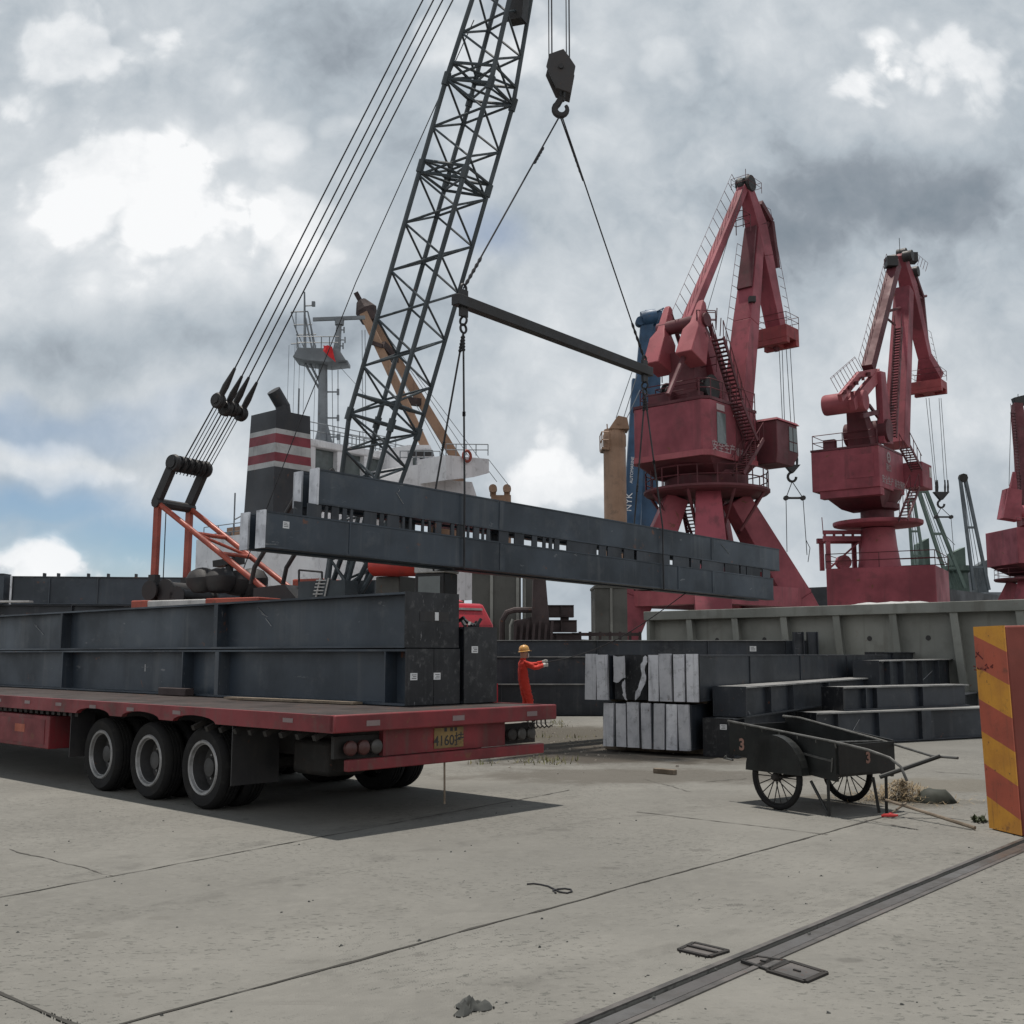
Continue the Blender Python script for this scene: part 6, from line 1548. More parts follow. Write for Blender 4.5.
# ropes and hook of crane 1
def hookset(label, c, pxs, y0, y1, blk, bar_, ends, rope_parent, head_s):
    k = MB(); base = c.P(blk[0], blk[1])
    pl_ = lambda px, py: onplane(px, py, base, V((0,1,0)))
    for (xa, xb) in pxs: k.tube(pl_(xa, y0), pl_(xb, y1), 0.022, 4)
    k.build('hoist_rope', M['rope'], rope_parent, world=True)
    t_ = thing('crane_hook', label, 'crane hook', pl_(*blk), 0, 'hooks hanging from the portal cranes')
    k = MB()
    w_ = (pl_(blk[0]+8, blk[1]) - pl_(blk[0], blk[1])).length
    zt_, zb_ = pl_(blk[0], blk[1]-3), pl_(blk[0], blk[1]+5)
    k.prism([zt_ + V((-w_*(1 if True else 1),-.2,0)), zt_ + V((w_,-.2,0)), zb_ + V((w_*.15,-.2,0)), zb_ + V((-w_*.15,-.2,0))], (0,.4,0)); k.build('block', M['black'], t_, world=True, bevel=0.02)
    k = MB()
    for (xa, xb) in pxs: k.path([pl_(xb, y1-12), pl_(xb, y1-5), pl_(xb, y1)], [0.04,0.09,0.07], 6)
    k.build('rope_socket', M['black'], t_, world=True)
    k = MB(); hcn = pl_(blk[0], blk[1]+9); k.path([hcn + V((0.30*cos(a)*.9,0,0.30*sin(a))) for a in [R(100)+R(260)*i/9 for i in range(10)]], 0.09, 6); k.build('hook', M['black'], t_, world=True)
    b0, b1 = pl_(*bar_[0]), pl_(*bar_[1])
    k = MB(); k.tube(b0, b1, 0.08, 6); k.tube(b0 - V((0,.14,0)), b0 + V((0,.14,0)), 0.16, 8); k.tube(b1 - V((0,.14,0)), b1 + V((0,.14,0)), 0.16, 8); k.build('spreader', M['black'], t_, world=True)
    k = MB(); k.tube(hcn - V((0,0,.3)), b0, 0.028, 4); k.tube(hcn - V((0,0,.3)), b1, 0.028, 4)
    for pts in ends: k.path([pl_(*p_) for p_ in pts], 0.024, 4)
    k.build('sling', M['rope'], t_, world=True)
hookset('hook block with slings hanging from the larger red portal crane', c, [(779,784.5),(782,786),(786,793.5),(790,797)], 345, 465, (792,468), ((786,498),(803,498)), [[(786,498),(787,552)],[(803,498),(806,540),(810,548),(808,562)],[(806,540),(807,555)]], c.t, None)

# ---------------------------------------------------------------- crane 2
def crane2(label):
    c = PC(label, 881, 75.0, (0.60,0.80)); f, l = c.f, c.l
    zr_ = c.z(524.5, 881)
    k = MB(); k.lathe([(0.9,zr_-0.25),(2.95,zr_-0.10),(3.0,zr_),(3.0,zr_+0.15),(0.9,zr_+0.15)], c.C, (0,0,1), 40); c.part('ring_platform', k, 'pink')
    zs0, zs1 = 1.0, c.z(564, 885, 71)
    k = MB(); k.lathe([(1.5,zs1-0.4),(1.22,zs1+1.6),(1.12,zr_-0.3)], c.C, (0,0,1), 32); c.part('column', k, 'pink')
    k = MB(); k.lathe([(1.12,zr_+0.16),(1.12,zr_+0.9),(1.5,zr_+1.0),(1.5,zr_+1.35),(1.3,zr_+1.4),(1.7,c.z(494,881)+.1)], c.C, (0,0,1), 32); c.part('slewing_ring', k, 'pinkd')
    # sill box
    dq = E; nq = V((-dq.y, dq.x, 0))
    ca = at(937, 600, 71.6); ca.z = 0
    q0 = ca; d1 = V((-0.87, 0.48, 0)).normalized(); d2 = V((d1.y, -d1.x, 0)); d2 = d2 if d2.y > 0 else -d2
    La = 7.1
    k = MB(); k.loft([[q0+V((0,0,z)), q0+d1*abs(La)+V((0,0,z)), q0+d1*abs(La)+d2*6.5+V((0,0,z)), q0+d2*6.5+V((0,0,z))] for z in (1.7, zs1)]); sb_ = c.part('portal_box', k, 'pink', bevel=0.05)
    for a_ in (0.9, abs(La)-0.9):
        for b2 in (0.8, 5.7):
            k = MB(); cc_ = q0 + d1*a_ + d2*b2; k.loft([[cc_+d1*sx*.8+d2*sy*.5+V((0,0,z)) for sx,sy in ((-1,-1),(1,-1),(1,1),(-1,1))] for z in (0.55,1.698)])
            for q2 in (-.5,.5): k.lathe([(0,-.12),(.3,-.12),(.3,.12),(0,.12)], cc_+d1*q2+V((0,0,.31)), d2, 14)
            c.part('bogie', k, 'pinkd', sb_)
    k = MB(); railing(k, [q0+V((0,0,zs1)), q0+d1*abs(La)*.5+V((0,0,zs1)), q0+d1*abs(La)+V((0,0,zs1)), q0+d1*abs(La)+d2*6.5+V((0,0,zs1)), q0+d2*6.5+V((0,0,zs1))], 1.0, 0.03, True); c.part('handrail', k, 'pinkd', sb_)
    # cable tower on the left of the box
    k = MB(); o_ = at(841, 600, 76.0); o_.z = zs1
    for dx_, dy_ in ((-1.0,-.8),(1.3,-.8),(1.3,.8),(-1.0,.8)): k.bar(o_+V((dx_,dy_,0)), o_+V((dx_,dy_,2.1)), 0.28, 0.28)
    k.bar(o_+V((-1.3,-.8,2.1)), o_+V((1.6,-.8,2.1)), 0.35, 0.35); k.bar(o_+V((-1.3,.8,2.1)), o_+V((1.6,.8,2.1)), 0.35, 0.35); k.bar(o_+V((-1.0,-.8,0)), o_+V((1.3,-.8,2.0)), 0.12, 0.12)
    k.bar(o_+V((-1.3,-.8,2.55)), o_+V((1.6,-.8,2.55)), 0.3, 0.25)
    for q2 in range(5): k.bar(o_+V((-1.2+.65*q2,-.8,2.1)), o_+V((-1.2+.65*q2,-.8,2.55)), .15,.15)
    k.lathe([(0,-.3),(.5,-.3),(.5,.3),(0,.3)], o_+V((0.2,-.2,.5)), (0,1,0), 14); k.tube(o_+V((-1.3,-.8,2.5)), o_+V((-1.35,-.8,3.6)), .03, 4); c.part('cable_tower', k, 'pink')
    k = MB()
    for i in range(6): k.bar(o_+V((1.5+.0*i,-0.9,.3*i)), o_+V((2.1,-0.9,.3*i)), 0.25, 0.04)
    k.bar(o_+V((1.5,-.9,0)), o_+V((1.5,-.9,2.0)), .06,.06); k.bar(o_+V((2.1,-.9,0)), o_+V((2.1,-.9,2.0)), .06,.06); c.part('ladder', k, 'pinkd')
    # house
    z0, z1 = c.z(489, 850, 72.5), c.z(448.5, 850, 72.5)
    hp = [(-3.6,-3.2),(-3.6,1.45),(1.6,1.45),(1.6,-3.2)]
    k = MB(); k.loft([[c.W(a,b2,z0) for a,b2 in hp],[c.W(a,b2,z1) for a,b2 in hp]]); hs = c.part('machinery_house', k, 'pink', bevel=0.04)
    k = MB(); k.loft([[c.W(a,b2,z0-0.5) for a,b2 in ((-3.5,-2.7),(-3.5,1.43),(-2.7,1.43),(-2.7,-2.7))],[c.W(a,b2,z0-0.003) for a,b2 in ((-3.5,-2.7),(-3.5,1.43),(-2.7,1.43),(-2.7,-2.7))]]); c.part('base_skirt', k, 'pink', hs)
    k = MB(); k.loft([[c.W(a*.45,b2*.6,z0-1.1) for a,b2 in hp],[c.W(a*.95,b2*.9,z0-0.004) for a,b2 in hp]]); c.part('underframe', k, 'pinkd', hs)
    k = MB(); k.loft([[c.W(a*1.01,b2*1.01,z1+.003) for a,b2 in hp],[c.W(a*1.01,b2*1.01,z1+.14) for a,b2 in hp]]); c.part('roof', k, 'pinkd', hs)
    k = MB(); k.loft([[c.W(-3.602,b2,z) for b2,z in ((-0.8,z0+.7),(1.1,z0+.7),(1.1,z1-.5),(-0.8,z1-.5))],[c.W(-3.63,b2,z) for b2,z in ((-0.8,z0+.7),(1.1,z0+.7),(1.1,z1-.5),(-0.8,z1-.5))]]); c.part('hatch_door', k, 'pink', hs)
    k = MB(); railing(k, [c.W(-3.5,1.35,z1+.14), c.W(-3.5,-1,z1+.14), c.W(-3.5,-3.1,z1+.14), c.W(-1,-3.1,z1+.14)], 1.0, 0.03); k.loft([[c.W(a,b2,z) for a,b2 in ((-3.4,-2.4),(-2.9,-2.4),(-2.9,-1.6),(-3.4,-1.6))] for z in (z1+.15,z1+.8)]); c.part('handrail', k, 'pinkd', hs)
    mtx = Matrix.Identity(4)
    for i_, vv in enumerate((f, V((0,0,1)), l)):
        for r_ in range(3): mtx[r_][i_] = vv[r_]
    for s_, sz, a, z in (('\u5b89\u5168\u751f\u4ea7 \u91cd\u5728\u9884\u9632', 0.60, -0.7, z0+.55), ('\u6e2f\u53e3\u6e2f\u53e3'[:2], 0.55, -1.7, z0+1.45)):
        m_ = mtx.copy(); m_.translation = c.W(a, 1.47, z) - c.C; textmesh(s_, sz, 'lettering', M['letter'], hs, m_, 0.008)
    k = MB(); k.lathe([(0.22,0),(0.38,0),(0.38,.02),(0.22,.02)], c.W(-1.6,1.455,z1-.55), l, 20); k.loft([[c.W(a,1.455,z) for a,z in ((-1.9,z1-.65),(-1.3,z1-.55),(-1.3,z1-.45),(-1.9,z1-.55))],[c.W(a,1.47,z) for a,z in ((-1.9,z1-.65),(-1.3,z1-.55),(-1.3,z1-.45),(-1.9,z1-.55))]]); c.part('emblem', k, 'letter', hs)
    # cab
    y0_, y1_ = c.z(488,925,75.5), c.z(463,925,75.5)
    k = MB(); k.loft([[c.W(a,b2,z) for a,b2 in ((1.7,1.3),(4.0,1.3),(4.0,2.7),(1.7,2.7))] for z in (y0_,y1_)]); cbo = c.part('operator_cab', k, 'pink', bevel=0.05)
    k = MB(); k.loft([[c.W(a,b2,z) for a,b2 in ((3.3,2.705),(3.85,2.705),(3.85,2.73),(3.3,2.73))] for z in (y0_+.85,y1_-.2)]); c.part('window', k, 'orangew', cbo)
    # tower, counterweight, A-frame
    k = MB(); k.bar(c.P(863,445), c.P(856,408), 1.6, 1.5, side=l, w1=1.1, h1=0.8); k.lathe([(0,-1.5),(.8,-1.5),(.8,1.5),(0,1.5)], c.P(868,433), l, 16); c.part('winch_tower', k, 'pinkd')
    k = MB(); q_ = c.P(845,403); k.lathe([(0.02,-1.4),(0.66,-1.4),(0.7,-1.3),(0.7,1.3),(0.66,1.4),(0.02,1.4)], q_, l, 28); cw_ = c.part('counterweight', k, 'pinkp')
    for lt in (-0.9, 0.9):
        k = MB(); k.bar(c.P(840,398,lt), c.P(859,375,lt), 0.25, 0.5, side=l); k.bar(c.P(859,375,lt), c.P(876,372,lt), .25,.45, side=l); k.bar(c.P(852,405,lt), c.P(878,374,lt), .35, .75, side=l); c.part('balance_arm', k, 'pinkp', cw_)
    k = MB()
    for q2 in range(5): k.bar(c.P(845+q2*6,392-q2*4.5,-1.3), c.P(845+q2*6,392-q2*4.5,1.3), .2,.25)
    for lt in (-1.0, 1.0): ladder_rail(k, c.P(838,392,lt), c.P(862,370,lt), V((-.45,0,.9)), 8, 1.0)
    c.part('handrail', k, 'pinkd', cw_)
    for lt in (-1.1, 1.1):
        k = MB(); k.bar(c.P(880,372,lt), c.P(886,444,lt), .45, 1.0, side=l, h1=1.9); c.part('a_frame_leg', k, 'pink', bevel=.03)
    k = MB(); k.bar(c.P(862,416,-1), c.P(893,408,-1), .2,.3); k.bar(c.P(862,416,1), c.P(893,408,1), .2,.3); k.bar(c.P(869,405,1), c.P(878,417,1), .15,.2); c.part('a_frame_stay', k, 'pinkd')
    jf, jp = c.P(896,446), c.P(904,290)
    k = MB(); k.bar(jf, jp, 1.6, 1.35, side=l, w1=1.2, h1=1.05); jb = c.part('main_jib', k, 'pink', bevel=.03)
    k = MB(); stair(k, c.P(897,440,1.35)-f*.9, c.P(902,330,1.2)-f*.75, 0.5, l, 40); c.part('stair', k, 'pinkd', jb)
    tA, tB = c.P(868,369), c.P(895,264)
    k = MB(); k.bar(tA, tB, .75,.75, side=l); tr_ = c.part('tie_rod', k, 'pinkd')
    dn = (tB-tA).normalized(); upn = l.cross(dn); upn = upn if upn.x < 0 else -upn
    k = MB(); ladder_rail(k, tA - l*.35 + upn*.35, tB - l*.35 + upn*.35, upn, 16, .7); c.part('handrail', k, 'pinkd', tr_)
    k = MB(); k.tube(c.P(889,311), c.P(900,308), .12, 6); k.tube(c.P(884,316), c.P(895,325), .09, 6); c.part('link', k, 'pinkd')
    ap, hd_ = c.P(900,254), c.P(930,378); pv = c.P(909,290)
    k = MB(); k.bar(ap, pv, .7,.8, side=l, w1=1.1, h1=1.3); k.bar(pv, pv.lerp(hd_,.75), 1.1,1.2, side=l, w1=0.9, h1=.95); k.bar(pv.lerp(hd_,.751), hd_, .9,.95, side=l, w1=2.0, h1=1.2); fj = c.part('fly_jib', k, 'pink', bevel=.03)
    k = MB(); k.bar(c.P(913,272), c.P(922,298), .4,.3, side=l); k.bar(c.P(922,298), c.P(927,350), .35,.3, side=l); k.tube(c.P(912,290), c.P(923,300), .12, 6); k.tube(c.P(910,300), c.P(926,296), .12, 6); c.part('bow_strut', k, 'pinkd', fj)
    for (px, py, lt) in ((893,260,-.6),(908,256,.6),(902,254,0),(914,272,.4)): k = MB(); k.lathe([(0,-.35),(.42,-.35),(.42,.35),(0,.35)], c.P(px,py,lt), l, 14); c.part('sheave', k, 'black', fj)
    k = MB(); k.loft([[c.P(910,258)+V((dx_,dy_,dz_)) for dx_,dy_ in ((-.5,-.4),(.5,-.4),(.5,.4),(-.5,.4))] for dz_ in (-.4,.35)]); k.loft([[c.P(891,262)+V((dx_,dy_,dz_)) for dx_,dy_ in ((-.4,-.4),(.4,-.4),(.4,.4),(-.4,.4))] for dz_ in (-.4,.35)])
    k.tube(ap, ap + V((0,0,1.3)), .025, 4); c.part('sheave_guard', k, 'black', fj)
    k = MB(); ladder_rail(k, c.P(914,262)+f*.2, c.P(924,270)+f*.4, V((.3,0,.9)), 4, .8); ladder_rail(k, c.P(928,330)+f*.1, c.P(938,375)+f*.1, f, 7, .7); c.part('handrail', k, 'pinkd', fj)
    q_ = c.P(928,388); k = MB()
    def hbx(a0,a1,b0,b1,z0_,z1_): return k.loft([[q_+f*a+l*b2+V((0,0,z)) for a,b2 in ((a0,b0),(a1,b0),(a1,b1),(a0,b1))] for z in (z0_,z1_)])
    hbx(-.8,.9,-1.25,1.25,-.2,.45); hbx(-.8,-.4,-1.25,1.25,-.5,-.201); hbx(.5,.9,-1.25,1.25,-.5,-.201); hbx(-.4,.5,-.4,.4,-.5,-.201); c.part('jib_head', k, 'redhead', fj, bevel=.02)
    k = MB(); railing(k, [q_+f*a+l*b2+V((0,0,.6)) for a,b2 in ((-.8,-1.25),(.9,-1.25),(.9,1.25),(-.8,1.25))], .8, .022, True); c.part('handrail', k, 'pinkd', fj)
    k = MB(); stair(k, c.P(905,447,2.8), c.P(917,470,2.8), .7, l, 10); stair(k, c.P(915,488,2.6), c.P(903,520,2.6), .6, l, 10); c.part('stair', k, 'pinkd')
    return c
c2 = crane2('red portal crane with a drum counterweight upon a single column')
# third crane, farther along the quay and slewed the other way
c3 = PC('red portal crane at the right edge, farthest along the quay', 1037, 116.0, (-0.10, 1.0)); f, l = c3.f, c3.l
c = c3
zr_ = c.z(580, 1037)
k = MB(); k.lathe([(0.9,zr_-.25),(4.0,zr_-.1),(4.1,zr_),(4.1,zr_+.15),(0.9,zr_+.15)], c.C, (0,0,1), 32); c.part('ring_platform', k, 'pinkd')
k = MB(); railing(k, [c.C + V((4.0*cos(2*pi*i/14), 4.0*sin(2*pi*i/14), zr_+.15)) for i in range(14)], 1.0, .03, True); c.part('handrail', k, 'pinkd')
for sx, sy in ((-1,-1),(1,-1),(1,1),(-1,1)):
    k = MB(); k.bar(c.C + V((sx*1.6,sy*1.4,zr_-.26)), c.C + V((sx*4.6,sy*4.0,1.0)), 1.3,1.3, w1=1.8, h1=1.8); lg = c.part('leg', k, 'pink')
    k = MB(); k.bar(c.C + V((sx*4.6-1.4,sy*4.0,.62)), c.C + V((sx*4.6+1.4,sy*4.0,.62)), .8,.7); c.part('bogie', k, 'pinkd', lg)
k = MB(); k.lathe([(2.0,zr_+.16),(2.2,zr_+.8),(1.8,c.z(566,1037)+.2)], c.C, (0,0,1), 24); c.part('slewing_ring', k, 'pinkd')
z0, z1 = c.z(563,1030,112), c.z(527,1030,112)
hp = [(-3.6,-3.9),(-3.6,2.4),(2.6,2.4),(2.6,-3.9)]
k = MB(); k.loft([[c.W(a,b2,z0) for a,b2 in hp],[c.W(a,b2,z1) for a,b2 in hp]]); hs = c.part('machinery_house', k, 'pink', bevel=.05)
k = MB(); k.loft([[c.W(a*.5,b2*.55,z0-1.0) for a,b2 in hp],[c.W(a*.95,b2*.93,z0-.004) for a,b2 in hp]]); c.part('underframe', k, 'pinkd', hs)
k = MB(); railing(k, [c.W(-3.5,b2,z1) for b2 in (-3.8,-2.4,-1,.5,2.3)], 1.0, .03); c.part('handrail', k, 'pinkd', hs)
k = MB(); k.loft([[c.W(-3.604,b2,z) for b2,z in ((-2.8,z0+.6),(-.4,z0+.6),(-.4,z1-.7),(-2.8,z1-.7))],[c.W(-3.63,b2,z) for b2,z in ((-2.8,z0+.6),(-.4,z0+.6),(-.4,z1-.7),(-2.8,z1-.7))]]); c.part('hatch_door', k, 'pink', hs)
pq3 = lambda px, py, dy=0: onplane(px, py, c.C + V((0,dy,0)), V((0,1,0)))
k = MB(); k.bar(pq3(1027,527,1), pq3(1017,404,3), 1.5,1.3, w1=.95, h1=.9); jb = c.part('main_jib', k, 'pinkd', bevel=.03)
k = MB(); stair(k, pq3(1022,520,.2), pq3(1013,412,2.2), .45, V((1,0,0)), 36); c.part('stair', k, 'pinkd', jb)
k = MB(); k.bar(pq3(1014,403,3), pq3(1026,400,3), .8,1.1); k.tube(pq3(1018,400,3), pq3(1018,394,3), .04, 4); c.part('jib_top', k, 'black', jb)
k = MB(); k.bar(pq3(1018,406,3), pq3(1036,490,6), .8,.9); c.part('fly_jib', k, 'pink')
k = MB(); k.bar(pq3(1009,520,-2), pq3(1012,490,-2), 1.9,1.6, w1=1.4); k.lathe([(0,-1.0),(.7,-1.0),(.7,1.0),(0,1.0)], pq3(1016,512,-2), (1,0,0), 16); c.part('winch_tower', k, 'pink')
k = MB(); k.bar(pq3(1012,505,-2.2), pq3(1014,472,-2.2), 1.1,.8, w1=.25, h1=.25); k.bar(pq3(1006,508,-2.2), pq3(1007,489,-2.2), .7,.6, w1=.3, h1=.3); c.part('counterweight', k, 'pink')
k = MB(); k.tube(pq3(1011,410,2), pq3(1009,486,-1), .03, 4); c.part('hoist_rope', k, 'rope')
c = c2; f, l = c.f, c.l
hookset('hook block with slings hanging from the second red portal crane', c2, [(926,936),(929,937.5),(939,945),(941,948)], 398, 492, (941,495), ((936,517),(951,517)), [[(951,517),(954,555)],[(936,517),(945,535),(955,545)]], c2.t, None)

# ================================================================== SHIPS
def along(px, n_off):      # depth of a survey column on the line n = n_off
    u = (px-512)/F; return n_off / (N.y + N.x*u / (ct))
def ebox(corner, le, ln, z0, z1):
    k = MB(); return k.loft([[corner+V((0,0,z)), corner+E*le+V((0,0,z)), corner+E*le+N*ln+V((0,0,z)), corner+N*ln+V((0,0,z))] for z in (z0, z1)])
def flat(p_): return V((p_.x, p_.y, 0))
QN = QUAY + 3
S = thing('cargo_ship', 'white cargo ship with striped funnel, radar mast and beige deck crane', 'ship', flat(at(330, 600, along(330, QN+8))))
def sp_(name, k, mt_, par=None, **kw): return k.build(name, M[mt_], par or S, world=True, **kw)
eb = flat(at(200, 600, along(200, QN))).dot(E); ee = flat(at(645,600,along(645,QN))).dot(E) + 6
hullp = lambda z, s_: [en(eb-1, QN+1.5, z), en(eb+3, QN, z), en(ee-14, QN, z), en(ee, QN+8*s_+0, z), en(ee+2, QN+8, z), en(ee-14, QN+16, z), en(eb+3, QN+16, z), en(eb-1, QN+14.5, z)]
k = MB(); k.loft([hullp(-2.6, .6), hullp(2.6, .8)]); sp_('hull', k, 'hull')
# deckhouse
cA = flat(at(332, 600, along(332, QN+1)))
for lnA in [8 + .1*i for i in range(80)]:
    p_ = cA + N*lnA
    if 512 + F*p_.x/(p_.y*ct + 5*st) < 203: break
zA = at(332, 528, cA.y).z
k = ebox(cA, 3.5, lnA, 2.601, zA); dh = sp_('deckhouse', k, 'shipw', bevel=0.05)
k = MB()
for px, py in ((222,592),(277,564),(246,575)):
    q_ = onplane(px,py,cA,E)
    k.lathe([(0,0),(.22,0),(.22,.05),(0,.05)], q_, -E, 14)
sp_('porthole', k, 'black', dh)
k = MB(); railing(k, [cA+N*(lnA*i/8)+V((0,0,zA)) for i in range(0,9)], 1.0, .03); sp_('handrail', k, 'shipg', dh)
k = MB(); q_ = cA + N*(lnA-4.6) + E*.6; k.loft([[q_+E*a+N*b2+V((0,0,z)) for a,b2 in ((0,0),(2.4,0),(2.4,3),(0,3))] for z in (zA+.003,zA+.9)]); sp_('deckhouse', k, 'beige')
k = MB(); q_ = cA + N*(lnA-2.8) + E*.3; zz=at(232,500,cA.y+1).z; k.tube(q_+V((0,0,zA)), q_+V((0,0,at(232,478,cA.y+1).z)), .05, 5); k.loft([[q_+V((dx_-.4,dy_,z)) for dx_,dy_ in ((-.22,-.2),(.22,-.2),(.22,.2),(-.22,.2))] for z in (at(232,526,cA.y).z,at(232,519,cA.y).z)]); k.tube(q_+V((0,0,at(232,505,cA.y).z)), q_+V((.7,0,at(232,498,cA.y).z)), .04, 4); sp_('aerial', k, 'shipg')
k = MB(); q_ = cA + N*(lnA+.7) + E*.6; k.loft([[q_+V((dx_,dy_,z)) for dx_,dy_ in ((-.7,-.5),(.05,-.5),(.05,.5),(-.7,.5))] for z in (at(198,590,cA.y).z,at(198,577,cA.y).z)]); sp_('fire_box', k, 'orange')
# funnel
Yf = along(272, QN+3); cF = flat(at(271, 600, Yf)); zt0 = at(271, 409, Yf).z
lenE, lenN = 2.35, 2.35
z = lambda py: at(271, py, Yf).z
bands = [(409.5,428,'hull'),(428,433,'bandw'),(433,442.5,'flagr'),(442.5,452,'bandw'),(452,461,'flagr'),(461,466.5,'bandw'),(466.5,536,'hull')]
M['flagr'] = paint('funnel_red', (0.20,0.032,0.045), None, 0.8, 0.5, 0.0, 0.25)
fn = None
for i, (y0, y1, mt_) in enumerate(bands):
    ins = 0.0 if mt_ != 'hull' else 0.004
    ta = 0.0016*(y0-409)*1.0; tb = 0.0016*(y1-409)
    k = MB(); rg = lambda zz, gg: [cF + E*a + N*b2 + V((0,0,zz)) for a, b2 in ((-gg,-gg),(lenE+gg,-gg),(lenE+gg,lenN+gg),(-gg,lenN+gg))]
    zlo, zhi = z(y1), z(y0)
    k.loft([rg(max(zlo, 2.61), tb), rg(zhi, ta)])
    if fn is None: fn = k.build('funnel', M[mt_], S, world=True)
    else: k.build('painted_band', M[mt_], fn, world=True)
k = ebox(cF - E*1.6 - N*0.9, lenE+4, lenN+3.5, 2.602, z(536)); sp_('deckhouse', k, 'shipw')
k = MB(); q_ = cF + E*1.1 + N*0.8; k.tube(q_+V((0,0,zt0)), q_+V((0,0,zt0+.5)) - E*.1, .42, 14); k.tube(q_+V((0,0,zt0+.35)) , q_+V((0,0,zt0+1.25)) - E*.75 - N*.0, .40, 14); sp_('exhaust_pipe', k, 'hull', fn)
k = MB(); q_=cF+E*1.9+N*.5; k.tube(q_+V((0,0,zt0)), q_+V((0,0,zt0+1.6)), .05, 5); sp_('aerial', k, 'shipg', fn)
# bridge block right of the funnel
Yb = along(310, QN+4); cB = flat(at(303, 600, Yb)); zb1_ = at(303, 438, Yb).z
k = ebox(cB, 7.0, 4.6, 2.601, zb1_-1.9); sp_('bridge_house', k, 'shipw')
k = ebox(cB + N*.4, 6.6, 4, zb1_-1.897, zb1_-.45); sp_('bridge_window_band', k, 'cglass')
k = ebox(cB - N*.1, 7.2, 4.8, zb1_-.447, zb1_); sp_('bridge_roof', k, 'shipw', bevel=.08)
for i in range(4):
    k = MB(); k.loft([[cB+E*(.2+i*2.1)+E*a+N*b2+V((0,0,zz)) for a,b2 in ((0,0),(.45,0),(.45,.39),(0,.39))] for zz in (zb1_-1.895,zb1_-.449)]); sp_('bridge_pillar', k, 'shipw')
k = MB(); railing(k, [cB+E*i+V((0,0,zb1_)) for i in range(0,8)], 1.0, .03); sp_('handrail', k, 'shipg')
# grey house behind the boom and the bridge wing
Yw = along(420, QN+2)
cW = flat(at(345, 600, along(345,QN+5))); zW = at(345, 432, along(345,QN+5)).z
k = ebox(cW, 5.2, 8, 2.601, zW-1.2); sp_('wheelhouse', k, 'shipg'); 
k = ebox(cW + E*.3 - N*.02, 1.6, .4, zW-3.6, zW-1.6); sp_('window', k, 'cglass')
k = MB(); railing(k, [cW+E*i*.65+V((0,0,zW-1.2)) for i in range(0,9)], 1.0, .035); railing(k, [cW+N*2+E*i*1.0+V((0,0,zW-1.2)) for i in range(0,6)], 1.6, .035); sp_('handrail', k, 'shipg')
pw_ = lambda px, py, o_=0.0: onplane(px, py, flat(at(430,600,Yw)) + N*o_, N)
def wprism(pts, dep, o_=0.0): 
    k = MB(); return k.prism([pw_(*p_, o_) for p_ in pts], N*dep)
sp_('bridge_wing', wprism([(398,490),(405,466),(448,462),(448,480),(472,482),(478,500),(475,512),(398,505)], 7), 'shipw')
sp_('bridge_wing', wprism([(446,455),(489,459),(489,473),(474,477),(446,480)], 4, -2.2), 'shipw')
sp_('wheelhouse', wprism([(408,466),(408,445),(430,445),(438,464)], 5, .5), 'shipw')
sp_('window', wprism([(413,450),(433,450),(434,456),(413,456)], .1, .38), 'black')
sp_('window', wprism([(414,458),(417,458),(417,465),(414,465)], .1, .38), 'cglass'); sp_('window', wprism([(421,458),(425,458),(425,465),(421,465)], .1, .38), 'black')
k = MB(); railing(k, [pw_(x, 464) for x in (400,408,416,424,432,440)], .8, .035); railing(k, [pw_(x, 455.5, -2.2) for x in (446,456,466,476,488)], .7, .03); sp_('handrail', k, 'shipg')
k = MB(); k.torus(pw_(467,456,-2.4), N, .33, .09, 16, 6); sp_('lifebuoy', k, 'orange')
sp_('bow_block', wprism([(457,600),(457,566),(472,566),(472,600)], 3, -1), 'shipw')
# masts
ms_ = flat(at(323, 600, along(323, QN+6))); mp = lambda px, py: onplane(px, py, ms_, V((0,1,0)))
k = MB(); k.tube(mp(322.5,448), mp(323,360), .33, 14, .27); k.tube(mp(316,448), mp(322,425), .2, 6); k.tube(mp(331,448), mp(325,425), .2, 6); sp_('radar_mast', k, 'shipg')
k = MB(); k.prism([mp(296,361)+V((0,-1.0,0)), mp(301,352)+V((0,-1,0)), mp(341,353)+V((0,-1,0)), mp(348,364)+V((0,-1,0)), mp(330,366)+V((0,-1,0)), mp(308,364)+V((0,-1,0))], (0,2.0,0)); k.prism([mp(340,360)+V((0,-.6,0)), mp(349,363)+V((0,-.6,0)), mp(349,366)+V((0,-.6,0)), mp(340,366)+V((0,-.6,0))], (0,1.2,0))
k.tube(mp(303,360), mp(321,392), .08, 6); k.tube(mp(309,362), mp(321,385), .08, 6); sp_('mast_platform', k, 'shipg')
k = MB()
k.tube(mp(305,352), mp(304.5,292), .10, 8, .05); k.tube(mp(299,352), mp(297,338), .05, 5); k.tube(mp(312,348), mp(305.5,318), .06, 5); k.tube(mp(316,350), mp(308,312), .05, 5)
for x0, x1, y in ((291,308,312),(294,312,325),(296,316,335),(304.5,313,306),(291,300,344)): k.tube(mp(x0,y), mp(x1,y-.5), .045, 5)
k.loft([[mp(313.5,304)+V((a,b2,zz)) for a,b2 in ((-.1,-.1),(.1,-.1),(.1,.1),(-.1,.1))] for zz in (-.15,.15)])
for x0,y0,x1,y1 in ((291,312,298,337),(308,312,314,348),(294,325,305,350),(296,312,296,330)): k.tube(mp(x0,y0), mp(x1,y1), .03, 4)
railing(k, [mp(x,353)+V((0,-1,0)) for x in (300,308,316,324,332,341)], .75, .03); sp_('signal_mast', k, 'shipg')
